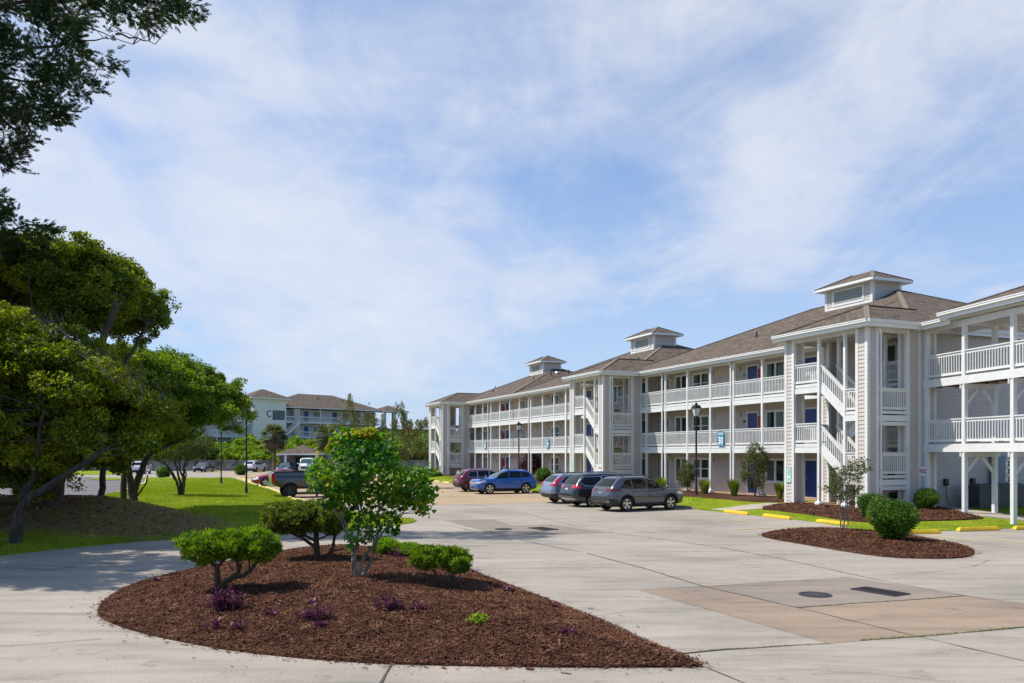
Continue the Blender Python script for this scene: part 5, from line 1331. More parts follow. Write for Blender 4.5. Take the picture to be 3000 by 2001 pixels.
# dark red wagon
L = 4.85; h = L/2; T = suvtab(L,.925,1.66,1.04,1.02,.28,rearx=.05)
rx, ry = -3.10, 59.47
c0 = (rx+.25+VX*1.38-.381*.8, ry+VY*1.38+.9244*.8)
car('dark red wagon with black roof rails parked behind the blue SUV', 'car', 'parked_wagon', c0[0], c0[1], ROT, T, 'red', (-1.37,1.37), .36,
    [[(-1.80,1.18),(-1.62,1.10),(-1.05,1.08),(-1.05,1.48),(-1.5,1.47)], [(-.98,1.08),(-.12,1.07),(-.12,1.53),(-.98,1.51)], [(-.04,1.07),(1.05,1.06),(.45,1.42),(-.04,1.52)]],
    suv_front(L,1.66,1.02,h-1.32), suv_rear(L,1.66,1.04), [([(h-.62,.80),(h,.72),(h,.88),(h-.5,.94)], .45, 1.0)],
    ('taildark', [([(-h-.1,.92),(-h+.50,.92),(-h+.42,1.10),(-h-.1,1.06)], .44, 1.1)]), clad=.42, spokes=5, archring=.06, doors=((-.08,1.5),), mirror=(.98,1.10), handles=((-.85,.98),(.12,.97)),
    bumper=[([(-h-.1,.2),(-h+.5,.2),(-h+.40,.60),(-h-.1,.60)], 'plastic')], plate=(-h+.045,.86,-1), chrome_line=True)
# lifted pickup truck
h = 3.1; z0 = .66; TT = [(-3.1,.86,1.30,1.56,.94,.90),(-3.05,.80,1.40,1.62,.99,.95),(-2.6,z0,1.42,1.63,1.0,.96),(-1.0,z0,1.42,1.63,1.0,.96),(-.98,z0,1.50,1.64,1.0,.95),(-.90,z0,1.50,1.78,1.0,.90),(-.72,z0,1.50,2.12,1.0,.74),(-.55,z0,1.50,2.17,1.0,.72),(.9,z0,1.48,2.17,1.0,.72),(1.2,z0,1.48,2.10,1.0,.73),(1.75,z0,1.46,1.66,1.0,.86),(1.85,z0,1.44,1.60,1.0,.88),(2.8,z0+.04,1.38,1.52,.99,.88),(3.0,z0+.1,1.20,1.40,.95,.84),(3.1,.86,1.0,1.2,.88,.78)]
def truck_extra(root):
    mb = MB(); mb.box(-3.24,-3.06,-.96,.96,.72,.90); mb.obj('chrome_bumper', M['chrome'], root, bevel=.02)
    mb = MB(); mb.box(-3.125,-3.09,-.72,.72,.95,1.52); mb.box(-3.135,-3.125,-.5,.5,1.05,1.40); mb.obj('tailgate', M['chrome'], root)
    mb = MB(); mb.box(-2.95,-1.05,-.86,.86,1.645,1.665); mb.box(-1.9,-1.0,-.97,-.82,1.64,1.70); mb.obj('bed_cover', M['plastic'], root)
    mb = MB(); mb.box(-2.2,2.4,-.55,.55,.55,.72); mb.tube([(-2.0,-.9,.43),(-2.0,.9,.43)], .07, 10); mb.tube([(1.95,-.9,.43),(1.95,.9,.43)], .07, 10); mb.obj('chassis', M['black'], root)
    for s in (-1, 1):
        mb = MB(); mb.box(1.15,1.35,s*1.02,s*1.28,1.40,1.78); mb.obj('tow_mirror', M['plastic'], root, bevel=.03)
c0 = (-13.89+VX*2.0-.381*.86, 51.3+VY*2.0+.9244*.86)
car('lifted dark grey pickup truck with big black wheels behind the flowering tree', 'pickup truck', 'parked_pickup', c0[0], c0[1], ROT, TT, 'truck', (-2.0,1.95), .44,
    [[(-.62,1.60),(.22,1.58),(.22,2.05),(-.55,2.05)], [(.30,1.58),(1.38,1.58),(1.05,2.02),(.30,2.05)]], [(2.0,1.66,.78),(1.3,1.66,.78),(1.0,2.1,.66),(1.9,2.1,.66)], [(-1.05,1.74,.66),(-.3,1.74,.66),(-.3,2.08,.58),(-1.05,2.08,.58)],
    [([(2.7,1.05),(3.2,1.05),(3.2,1.35),(2.7,1.35)], .6, 1.1)], ('tail', [([(-3.2,.92),(-2.92,.92),(-2.90,1.52),(-3.2,1.52)], .76, 1.2)]), spokes=8, style='black', arch=.10, extras=truck_extra, rails=False, doors=((-1.02,1.6),(.26,1.6)), wide=.34, rimr=.28, archring=0)
# crimson sedan behind the truck
L = 4.9; h = L/2
ST = [(-h,.42,.66,.78,.78,.66),(-h+.1,.34,.82,1.0,.88,.72),(-h+.7,.22,.90,1.06,.93,.74),(-h+1.15,.20,.92,1.16,.94,.64),(-h+1.75,.2,.93,1.42,.94,.56),(-.1,.2,.93,1.46,.94,.56),(.45,.2,.92,1.40,.94,.56),(1.15,.2,.92,1.04,.94,.68),(1.35,.2,.90,.98,.94,.74),(h-.4,.22,.74,.84,.90,.72),(h-.1,.28,.55,.70,.78,.62),(h,.34,.50,.60,.66,.54)]
SW = [[(-1.55,1.02),(-.75,1.0),(-.75,1.32),(-1.1,1.28)], [(-.68,1.0),(.05,.99),(.05,1.36),(-.68,1.34)], [(.12,.99),(.98,.98),(.45,1.28),(.12,1.35)]]
SF = [(1.4,1.03,.70),(.95,1.03,.70),(.4,1.36,.52),(1.4,1.36,.52)]; SR = [(-h,1.10,.62),(-1.0,1.10,.62),(-.7,1.36,.50),(-h,1.36,.50)]
SL_ = [([(h-.5,.60),(h,.54),(h,.68),(h-.45,.78)], .5, 1.1)]; ST2 = ('tail', [([(-h-.1,.78),(-h+.3,.78),(-h+.25,.92),(-h-.1,.92)], .4, 1.1)])
x, y, _ = G(777,1424)
c0 = (x+VX*1.45-.381*.8, y+VY*1.45+.9244*.8)
car('crimson sedan parked nose to the lawn beyond the pickup truck', 'car', 'parked_sedan', c0[0], c0[1], ROT+math.pi, ST, 'crimson', (-1.45,1.45), .34, SW, SF, SR, SL_, ST2, spokes=5, arch=.04, rails=False, doors=((0.08,1.3),), mirror=(.95,1.0))
# far cars by the stone wall
def at(px, Y): return (px-1500)*Y/F, Y
x, y = at(832,119.5); car('dark steel blue sedan facing the camera in front of the gatehouse', 'car', 'parked_sedan', x, y+1, R(-92), ST, 'navy', (-1.45,1.45), .33, SW, SF, SR, SL_, ST2, rails=False, arch=.04, grille=[([(h-.3,.36),(h+.1,.36),(h+.1,.56),(h-.3,.56)], .5, 'plastic')], mirror=(.95,1.0))
x, y = at(589,122.5); car('dark sedan with sunshade glare facing out from the stone wall', 'car', 'parked_sedan', x, y+1, R(-90), ST, 'dark', (-1.45,1.45), .33, SW, SF, SR, SL_, ST2, rails=False, arch=.04, grille=[([(h-.3,.36),(h+.1,.36),(h+.1,.56),(h-.3,.56)], .5, 'plastic')], mirror=(.95,1.0))
L = 4.7; h = L/2; TS = suvtab(L,.95,1.72,1.08,1.08,.27)
WS = [[(-1.72,1.16),(-1.05,1.12),(-1.05,1.53),(-1.40,1.50)], [(-.98,1.12),(-.12,1.11),(-.12,1.57),(-.98,1.55)], [(-.04,1.11),(.98,1.12),(.42,1.46),(-.04,1.56)]]
def white_suv(px, Y, rz, lab):
    x, y = at(px, Y); return car(lab, 'car', 'parked_suv', x, y, rz, TS, 'white', (-1.36,1.36), .36, WS, suv_front(L,1.72,1.08,h-1.32), suv_rear(L,1.72,1.08), [([(h-.62,.80),(h,.72),(h,.88),(h-.5,.94)], .45, 1.0)],
        ('tail', [([(-h-.1,1.0),(-h+.35,1.0),(-h+.3,1.14),(-h-.1,1.14)], .6, 1.1)]), rails=(-1.4,.5,0,.58), bumper=[([(-h-.1,.2),(-h+.45,.2),(-h+.35,.55),(-h-.1,.55)], 'plastic')], plate=(-h+.045,.85,-1), mirror=(.95,1.14))
white_suv(747, 124.0, R(82), 'white SUV backed by the palm tree, parked nose to the stone wall')
white_suv(412, 112, R(100), 'white vehicle half hidden behind the leaning oak trunks')
# white van by the gatehouse
VT = [(-2.9,.5,1.0,1.9,.92,.82),(-2.8,.35,1.15,2.08,.99,.84),(-2.4,.3,1.2,2.12,1.0,.84),(1.2,.3,1.2,2.12,1.0,.84),(1.45,.3,1.18,2.05,1.0,.82),(2.05,.3,1.16,1.36,1.0,.84),(2.2,.3,1.1,1.24,.99,.86),(2.8,.34,.9,1.08,.96,.84),(2.9,.4,.8,.95,.9,.8)]
x, y = at(897,119)
def MB_amber(r_):
    for s in (-1, 1):
        mb = MB(); mb.box(2.86,2.93,s*.62,s*.90,1.0,1.08); mb.obj('turn_signal', M['amber'], r_)
car('white passenger van facing the camera beside the gatehouse entrance', 'van', 'parked_van', x, y+1, R(-84), VT, 'white', (-1.7,1.75), .37, [[(-2.3,1.28),(-.2,1.28),(-.2,1.85),(-2.3,1.85)], [(.0,1.28),(1.6,1.28),(1.25,1.85),(.0,1.85)]],
    [(2.3,1.36,.86),(1.6,1.36,.86),(1.45,1.98,.74),(2.3,1.98,.74)], None, [([(2.7,.80),(3,.80),(3,1.0),(2.7,1.0)], .6, 1.1)], ('tail', []), rails=False, grille=[([(2.7,.6),(3,.6),(3,.95),(2.7,.95)], .55, 'plastic')], mirror=(1.9,1.3), extras=MB_amber)

# ------------------------------------------------------------------ lamp posts
def lamp_post(lab, X, Y, top, z0):
    t = thing('street_lamp', lab, 'street lamp', (X, Y, z0), R(20), 'black lantern lamp posts'); hh = top-z0
    mb = MB(); mb.lathe([(0,0),(.17,0),(.17,.05),(.11,.12),(.09,.5),(.07,.56),(.062,.6),(.052,hh-1.0),(.075,hh-.98),(.075,hh-.86),(.0,hh-.86)], 14); mb.obj('post', M['black'], t, smooth=40)
    def sq(m, za, ra, zb, rb, mi=0):
        m.add([(x*ra,y*ra,za) for x, y in ((-1,-1),(1,-1),(1,1),(-1,1))]+[(x*rb,y*rb,zb) for x, y in ((-1,-1),(1,-1),(1,1),(-1,1))], [(0,1,5,4),(1,2,6,5),(2,3,7,6),(3,0,4,7),(3,2,1,0),(4,5,6,7)], mi)
    lan = MB(); sq(lan, hh-.86,.07,hh-.80,.115); sq(lan, hh-.34,.225,hh-.31,.235); sq(lan, hh-.31,.22,hh-.15,.15); sq(lan, hh-.15,.06,hh,.045)
    for x, y in ((-1,-1),(1,-1),(1,1),(-1,1)): lan.beam((x*.105,y*.105,hh-.80),(x*.205,y*.205,hh-.33),.025,.025)
    lan.obj('lantern', M['black'], t)
    g = MB(); sq(g, hh-.79,.095,hh-.345,.19); g.obj('lantern_glass', M['lampglass'], t)
lamp_post('tall black lantern lamp post in the mulch before the blue and white 30 sign', 10.92, 48.55, 5.80, .16)
lamp_post('black lantern lamp post behind the bright blue car', .62, 74.6, 5.70, .2)
lamp_post('black lantern lamp post on the lawn beside the long row of wheel stops', -17.57, 54.19, 5.85, .03)
lamp_post('slim lamp post far back on the lawn with its head in the oak leaves', -26.8, 75.5, 5.6, .02)

# ------------------------------------------------------------------ hotel block on the hill, gatehouse
HR = math.atan2(14, 15)          # facade runs right and away
hx, hy = -42.2, 154
hb = thing('hotel_block', 'far hotel block on the hill with a white tower marked with a letter C', 'hotel', (hx, hy, 0), HR)
# local x along the facade (away to the right), local y into the building; front faces -y
eh = 11.55; fl = [3.1,5.96,8.82]
mb = MB(); mb.box(0,20.6,1.6,14,2.0,eh-.3); mb.box(-16,-7.6,1.6,14,2.0,eh-.3); mb.obj('wall', M['siding'], hb)
rf = MB(); A_, B_3 = hip_roof(rf, -1.5, 21.4, -.3, 14.8, eh); rf.obj('roof', M['shingle'], hb)
rf = MB(); hip_roof(rf, -24, -6.2, -.1, 14, eh); rf.obj('roof', M['shingle'], hb)
rf = MB(); hip_roof(rf, 20.4, 27, -1.6, 4.6, eh-.1); rf.obj('roof', M['shingle'], hb)
mb = MB(); mb.box(-7.4,-.9,-1.2,4.6,2.0,12.75); mb.obj('tower', M['stucco'], hb)
rf = MB(); hip_roof(rf, -8.2,-.1,-2.0,5.4,12.95, rise=1.75); o = rf.obj('tower_roof', M['shingle'], hb)
mb = MB(); mb.box(-8.22,-.08,-2.02,5.42,12.72,12.93); mb.box(-1.52,21.42,-.32,.1,eh-.18,eh-.01); mb.box(-24,-7.5,-.12,.1,eh-.18,eh-.01); mb.box(20.38,27.02,-1.62,-1.4,eh-.28,eh-.11); mb.obj('gutter', M['gutter'], hb)
for z, hgt in ((9.0,1.7),(5.3,1.8)):
    mb = MB(); mb.box(-3.6,-1.25,-1.28,-1.2,z,z+hgt); w_ = mb.obj('window', M['navy'], hb); mb = MB(); mb.box(-3.5,-1.35,-1.30,-1.281,z+.1,z+hgt-.1); mb.obj('window_pane', M['screen'], w_)
    mb = MB(); mb.box(-2.46,-2.39,-1.31,-1.301,z+.1,z+hgt-.1); mb.obj('mullion', M['navy'], w_)
lt = text_mesh('C', 1.75, 'navy', 'tower_letter', hb, (-4.35,-1.25,10.0), .02, rz=math.pi/2, sx=.8)
for k, z in enumerate(fl):
    for x in (2.2,4.3,10.6,18.2):
        d = MB(); d.box(x,x+.95,1.55,1.6,z,z+2.05); d.obj('door', M['blue'], hb)
    for x in (6.4,12.6,15.2):
        d = MB(); d.box(x-.08,x+1.68,1.53,1.6,z+.7,z+2.12); w_ = d.obj('window', M['white'], hb); d = MB(); d.box(x,x+.76,1.51,1.529,z+.8,z+2.02); d.box(x+.84,x+1.6,1.51,1.529,z+.8,z+2.02); d.obj('window_pane', M['screen'], w_)
    if k:
        mb = MB(); mb.box(-.9,20.6,0,1.6,z-.3,z); mb.box(-16,-7.4,0,1.6,z-.3,z); mb.obj('floor_beam', M['white'], hb)
        for a, b in ((-.9,1.3),(2.3,6.9),(7.0,11.6),(11.7,16.3),(16.4,20.6),(-15,-7.6)): railing('railing', hb, (a,.05), (b,.05), z, 1.0, gap=.17)
    if k < 2:
        for s in (0,):
            st = MB(); st.beam((-.8,-.9,z+.1),(2.1,-.9,z+FH-.2),.06,.35); st.beam((-.8,-.25,z+.1),(2.1,-.25,z+FH-.2),.06,.35); f_ = st.obj('staircase', M['white'], hb)
            railing('stair_railing', f_, (-.8,-.9), (2.1,-.9), z+.1, 1.0, .12, FH-.3, gap=.17)
            st = MB(); st.beam((-10.6,-.9,z+.1),(-7.6,-.9,z+FH-.2),.06,.35); f_ = st.obj('staircase', M['white'], hb)
            railing('stair_railing', f_, (-10.6,-.9), (-7.6,-.9), z+.1, 1.0, .12, FH-.3, gap=.17)
mb = MB(); mb.box(1.35,2.25,-.1,.9,2.5,eh-.3); mb.obj('column', M['siding'], hb)
for x in (6.95,11.65,16.35,-10.8,-13.6,2.15+.3):
    mb = MB(); mb.box(x-.08,x+.08,-.03,.13,2.5,eh-.3); mb.obj('post', M['white'], hb)
for x in (20.9,23.4,26.2): 
    mb = MB(); mb.box(x-.35,x+.35,-1.4,-.7,2.2,eh-.3); mb.obj('column', M['siding'], hb)
mb = MB()
for x, y in ((3,4),(9,4.5),(14,3.5),(20,3)): mb.tube([(x,y,eh+y*SL),(x,y,eh+y*SL+.6)], .09, 6)
mb.obj('roof_vent', M['black'], hb)
# gatehouse pavilion
gh = thing('gatehouse', 'small gatehouse with shingled hip roof on white posts by the far stone wall', 'gatehouse', (-32.4, 127.6, 0), R(2))
mb = MB(); mb.siding((-3.7,-.2),(3.9,-.2),0,2.7); mb.box(-3.7,3.9,-.18,2.6,0,2.7); mb.obj('wall', M['stone'], gh)
c = [(-3.1,-4.4,2.75),(3.1,-4.4,2.75),(3.1,1.8,2.75),(-3.1,1.8,2.75)]; ap = (0,-1.3,4.15)
rf = MB()
for i in range(4): roof_face(rf, [c[i], c[(i+1) % 4], ap])
rf.face(list(reversed(c))); rf.obj('roof', M['shingle'], gh)
mb = MB(); mb.box(-3.12,3.12,-4.42,-4.2,2.55,2.745); mb.box(-3.12,-2.9,-4.2,1.8,2.55,2.744); mb.box(2.9,3.12,-4.2,1.8,2.55,2.744); mb.obj('fascia', M['gutter'], gh)
for x in (-1.9, 2.75):
    mb = MB(); mb.box(x-.15,x+.15,-4.1,-3.8,0,2.55); mb.obj('post', M['white'], gh)
mb = MB(); mb.box(-1.3,.5,-.28,-.22,0,2.3); d = mb.obj('door', M['navy'], gh); mb = MB(); mb.box(-1.2,-.45,-.30,-.281,.2,2.2); mb.box(-.35,.4,-.30,-.281,.2,2.2); mb.obj('door_pane', M['carglass'], d)
mb = MB(); mb.box(.9,2.4,-.28,-.22,.9,2.2); d = mb.obj('window', M['white'], gh); mb = MB(); mb.box(.98,2.32,-.30,-.281,.98,2.12); mb.obj('window_pane', M['screen'], d)
# ------------------------------------------------------------------ trees and plants
def pxpoly(pts, off, sc): return [(off[0]+x/sc, off[1]+y/sc) for x, y in pts]
def fill(poly, Y0, n, rs, depth, shell=.0, taper=1.0):
    """points through the volume of a crown whose outline, seen from the front at distance Y0, is poly (picture pixels)"""
    q = scatter(poly, n, rs); d = edgedist(q, poly)*Y0/F
    half = np.minimum(depth, np.sqrt(np.maximum(d, 0)*depth*1.6)*taper)
    t = rs.uniform(-1, 1, n); t = np.sign(t)*np.abs(t)**.75
    y = Y0+t*half
    return np.stack([(q[:,0]-1500)*Y0/F, y, H-(q[:,1]-HZ)*Y0/F], 1)
def clusters(cen, r, per, rs, flat=.75, size=.08, aspect=.5, up=0, droop=None, nb=1.1):
    n = len(cen); rr = r*rs.uniform(.6, 1.35, n)
    o = rs.normal(size=(n, per, 3)); o /= np.linalg.norm(o, axis=2)[:,:,None]
    o *= (rs.uniform(0, 1, (n, per, 1))**.45)*rr[:,None,None]; o[:,:,2] *= flat
    P_ = (cen[:,None,:]+o).reshape(-1,3)
    return leaves(P_, size, rs, aspect, up, droop, nb=nb)
def crown(name, parent, mat, poly, Y0, n, per, depth, r, size, seed, aspect=.5, flat=.75, up=0., extra=None, gap=.0, taper=1.0, ymap=None):
    rs = np.random.RandomState(seed); cen = fill(poly, Y0, n, rs, depth, taper=taper)
    if gap:                                   # open holes through the crown
        f = np.sin(cen[:,0]*2.1+seed)*np.sin(cen[:,2]*2.4+cen[:,1]*.7)+np.sin(cen[:,1]*1.9+cen[:,2]*1.1+seed)*.6
        cen = cen[f > -1.6+gap]
    if ymap is not None: cen[:,1] += ymap(cen[:,0])
    V, Fc = clusters(cen, r, per, rs, flat, size, aspect, up)
    return npobj(name, V, Fc, LM[mat] if isinstance(mat, str) else mat, parent), cen
def pads(name, parent, mat, poly, Y0, K, depth, seed, pr=(1.2,.55), per=40, lr=.26, lv=70, size=.12, aspect=.6, nb=.7, inset=.5):
    """ragged crown: many flattened foliage pads, each of small leaf clumps, with air between the pads"""
    rs = np.random.RandomState(seed); pc = fill(poly, Y0, K*3, rs, depth)
    e = edgedist(np.stack([pc[:,0]/Y0*F+1500, HZ-(pc[:,2]-H)/Y0*F], 1), poly)*Y0/F
    pc = pc[e > inset*rs.uniform(.3, 1.0, len(e))][:K]
    C_ = []
    for c in pc:
        a = rs.uniform(.65, 1.25)*pr[0]; b = rs.uniform(.7, 1.3)*pr[1]; n = int(per*rs.uniform(.7, 1.3)); o = rs.normal(size=(n,3)); o /= np.linalg.norm(o, axis=1)[:,None]; o *= rs.uniform(.55, 1.05, (n,1))
        o[:,2] = np.where(o[:,2] < -.25, o[:,2]*.45, o[:,2]); tilt = rs.normal(0, .35); q = o*np.array([a, a, b]); q[:,2] += q[:,0]*tilt; C_.append(c+q)
    cen = np.vstack(C_); V, Fc = clusters(cen, lr, lv, rs, .75, size, aspect, nb=nb)
    return npobj(name, V, Fc, LM[mat], parent), cen
def wig(pts, k=3, amp=.06, seed=0):
    r = random.Random(seed); out = [Vector(pts[0])]
    for a, b in zip(pts, pts[1:]):
        a, b = Vector(a), Vector(b); L = (b-a).length
        for i in range(1, k+1): out.append(a.lerp(b, i/k)+(Vector((r.uniform(-1,1), r.uniform(-1,1), r.uniform(-1,1)))*amp*L if i < k else Vector()))
    return out
def limb(mb, pxs, Y0, r0, r1, seed=0, n=8, zb=None, yj=0):
    """tapered limb through picture points at distance Y0 (optional third value: offset in depth)"""
    r = random.Random(seed); pts = []
    for i, p in enumerate(pxs):
        dy_ = p[2] if len(p) > 2 else (r.uniform(-yj, yj) if i else 0); pts.append(P(p[0], p[1], Y0+dy_))
    if zb is not None: pts[0] = (pts[0][0], pts[0][1], zb)
    w_ = wig(pts, 3, .05, seed); m = len(w_)
    mb.tube(w_, [r0+(r1-r0)*(i/(m-1))**.8 for i in range(m)], n); return w_
def twigs(mb, nodes_, cen, rs, k, r=.02, maxd=3.0):
    nd = np.array([tuple(v) for v in nodes_]); idx = rs.choice(len(cen), min(k, len(cen)), replace=False)
    for i in idx:
        c = cen[i]; d = np.linalg.norm(nd-c, axis=1)+np.where(nd[:,2] > c[2], 1.0, 0); j = int(d.argmin())
        if d[j] > maxd: continue
        a = Vector(nd[j]); b = Vector(c); mid = a.lerp(b, .5)+Vector(rs.normal(0, .08, 3))*(b-a).length
        mb.tube([a, mid, b], [r, r*.7, r*.25], 5, cap=False)
def relocate(root):                           # put the Empty at the foot of the tree without moving its parts
    l = root.location.copy()
    for c in root.children: c.location = c.location-l

def tree(name, lab, cat, base, parts, group=None):
    t = thing(name, lab, cat, base, 0, group); parts(t); relocate(t); return t

# --- left group of live oaks -------------------------------------------------
def oakA(t):                                   # near, low spreading crown reaching in from the left
    Y0 = 26.5
    poly = [(-420,880),(-200,900),(0,912),(60,915),(130,935),(200,960),(250,1000),(290,1045),(340,1070),(395,1105),(450,1150),(480,1190),(492,1240),(475,1300),(440,1350),(370,1355),(300,1370),(250,1410),(190,1395),(120,1425),(60,1465),(10,1470),(-60,1450),(-200,1440),(-420,1400)]
    mb = MB()
    nodes_ = limb(mb, [(45,1612),(52,1530),(62,1490),(95,1450),(170,1405),(235,1365),(300,1320)], 24.3, .20, .07, 1, zb=gz(-14.7,24.3)-.1)
    nodes_ += limb(mb, [(62,1490),(70,1440),(100,1400),(110,1330),(130,1200)], 24.8, .14, .05, 2, yj=.4)
    nodes_ += limb(mb, [(-60,1560,.5),(-40,1440,.5),(0,1330,1),(40,1200,1.5),(20,1050,1.5)], 26, .24, .08, 3)
    nodes_ += limb(mb, [(0,1330,1),(120,1250,1),(250,1180,1.5),(360,1180,1.5),(430,1220,1.5)], 26, .13, .04, 4)
    cr_, cen = pads('crown', t, 'oak1', poly, Y0, 180, 3.2, 21, (.9,.5), 42, .27, 62, .105, inset=.75)
    rs = np.random.RandomState(5); twigs(mb, nodes_, cen, rs, 220, .022, 4.5)
    # bare grey twigs standing out of the top of the crown
    tw = mb; r = random.Random(3)
    for i in range(90):
        px = r.uniform(120, 480); k = np.interp(px, [120,250,340,450,480],[930,1000,1065,1150,1190]); a = Vector(P(px, k+25, Y0))+Vector((0,r.uniform(-1.5,1.5),0))
        b = a+Vector((r.uniform(-.9,-.1), r.uniform(-.3,.3), r.uniform(.35,.95))); tw.tube([a, a.lerp(b,.5)+Vector((.05,0,.02)), b], [.008,.006,.003], 4, 1, cap=False)
    mb.obj('trunk', [M['oakbark'], M['greybark']], t, smooth=60)
tree('live_oak', 'nearest live oak with thin leaning trunk and yellow green crown at the left edge', 'tree', P(45,1612,24.3)[:2]+(gz(-14.7,24.3),), oakA)
def oakB(t):                                   # tall wind-clipped oak behind, with the thick forked trunk
    Y0 = 33
    poly = [(-450,560),(-200,600),(0,640),(120,650),(200,668),(280,700),(350,745),(420,800),(455,850),(480,880),(482,925),(474,960),(440,985),(395,1000),(370,1020),(340,1050),(260,1020),(120,960),(0,930),(-450,950)]
    mb = MB(); bz = gz(-16.2,28.8)
    n_ = limb(mb, [(150,1515),(150,1470),(158,1420),(150,1380),(120,1330),(110,1200),(130,1080),(100,950)], 28.8, .46, .16, 11, n=12, zb=bz-.15)
    n_ += limb(mb, [(158,1420),(185,1375),(205,1320),(230,1240),(260,1120),(300,1000),(340,900)], 28.9, .30, .10, 12, n=10, yj=.3)
    n_ = n_+limb(mb, [(205,1320,0),(280,1180,1.5),(360,1080,3),(400,1010,4),(430,950,4.2)], 29, .14, .05, 13)
    n_ += limb(mb, [(130,1080,0),(60,980,2),(20,850,3.5),(60,740,4)], 29, .16, .05, 14)
    n_ += limb(mb, [(260,1120,0),(250,980,2.5),(280,860,4),(330,780,4)], 29, .14, .05, 15)
    n_ += limb(mb, [(150,1500),(185,1505,.1),(215,1500,.2),(255,1512,.3)], 28.6, .12, .03, 16)
    cr_, cen = pads('crown', t, 'oak2', poly, Y0, 190, 4.0, 22, (1.0,.5), 40, .30, 60, .12, inset=.95)
    rs = np.random.RandomState(6); twigs(mb, n_, cen, rs, 340, .03, 7)
    tw = mb; r = random.Random(9)
    for i in range(150):
        j = rs.randint(len(cen)); a = Vector(cen[j]); b = a+Vector((r.uniform(-.6,.6), r.uniform(-.5,.5), r.uniform(-.3,.6))); tw.tube([a, a.lerp(b,.5)+Vector((0,.1,.05)), b], [.010,.007,.003], 4, 1, cap=False)
    mb.obj('trunk', [M['oakbark'], M['greybark']], t, smooth=60)
tree('live_oak', 'tallest live oak with thick forked trunk on the leaf strewn mound', 'tree', (-16.2,28.8,gz(-16.2,28.8)), oakB)
def oakB2(t):
    mb = MB(); n_ = limb(mb, [(75,1500),(90,1450),(100,1400),(110,1350),(150,1290),(200,1240)], 30.5, .34, .10, 31, n=10, zb=gz(-18,30.5)-.2)
    n_ += limb(mb, [(50,1480),(52,1430),(40,1380),(10,1300)], 31, .18, .08, 32)
    poly = [(-250,1120),(60,1080),(200,1120),(330,1180),(420,1250),(380,1330),(260,1350),(100,1370),(-60,1380),(-250,1340)]
    cr_, cen = pads('crown', t, 'oak2', poly, 31, 30, 2.5, 29, (1.2,.6), 30, .32, 70, .125)
    twigs(mb, n_, cen, np.random.RandomState(3), 90, .025, 4); mb.obj('trunk', [M['oakbark'], M['greybark']], t, smooth=60)
tree('live_oak', 'live oak with pale broad trunk just left of the thickest one', 'tree', (-18.1,30.5,gz(-18,30.5)), oakB2)
def oakC(t):                                   # thin straight trunk
    mb = MB(); n_ = limb(mb, [(291,1463),(300,1400),(305,1350),(300,1280),(320,1180)], 33.8, .15, .08, 41, zb=gz(-16.9,33.8)-.2)
    poly = [(180,1100),(300,1060),(420,1100),(500,1180),(520,1280),(480,1340),(400,1350),(340,1330),(250,1350),(180,1300)]
    cr_, cen = pads('crown', t, 'oak1', poly, 34.5, 20, 2.2, 42, (1.2,.6), 28, .32, 70, .125)
    twigs(mb, n_, cen, np.random.RandomState(4), 90, .022, 4); mb.obj('trunk', [M['oakbark'], M['greybark']], t, smooth=60)
tree('live_oak', 'live oak with a thin single straight trunk at the mound crest', 'tree', (-16.9,33.8,gz(-16.9,33.8)), oakC)
def oakD(t):                                   # green domed crown over leaning trunks
    Y0 = 40
    poly = [(355,1060),(378,1020),(410,1006),(450,1008),(500,1025),(540,1045),(580,1055),(620,1065),(645,1095),(665,1130),(680,1150),(695,1175),(702,1200),(695,1225),(675,1250),(680,1270),(650,1270),(620,1262),(590,1255),(560,1268),(540,1290),(500,1310),(460,1320),(420,1300),(390,1280),(370,1200)]
    mb = MB(); g_ = lambda px, Y: gz((px-1500)*Y/F, Y)-.2
    n_ = limb(mb, [(402,1484),(385,1440),(378,1390),(372,1340),(375,1250),(400,1160)], 38, .21, .09, 51, n=10, zb=g_(402,38))
    n_ += limb(mb, [(378,1475),(395,1430),(410,1390),(432,1340),(455,1290),(470,1240),(500,1180)], 38.8, .20, .08, 52, n=10, zb=g_(378,38.8), yj=.3)
    n_ += limb(mb, [(440,1330),(480,1310),(520,1295),(560,1270),(590,1240),(610,1180)], 38.8, .11, .04, 53, yj=.3)
    n_ += limb(mb, [(355,1472),(362,1420),(365,1370),(380,1300)], 38.4, .18, .09, 54, n=10, zb=g_(355,38.4))
    n_ += limb(mb, [(400,1455),(412,1440),(428,1415),(433,1392)], 38, .05, .03, 55)
    n_ += limb(mb, [(500,1180),(560,1130),(620,1110)], 39.5, .08, .03, 56, yj=.5)
    cr_, cen = pads('crown', t, 'oak3', poly, Y0, 165, 3.4, 23, (1.0,.5), 36, .30, 60, .12, inset=.8)
    twigs(mb, n_, cen, np.random.RandomState(8), 260, .025, 5); mb.obj('trunk', [M['oakbark'], M['greybark']], t, smooth=60)
tree('live_oak', 'domed green live oak over several leaning trunks left of the lawn lamp', 'tree', (-17.6,38.3,gz(-17.6,38.3)), oakD)
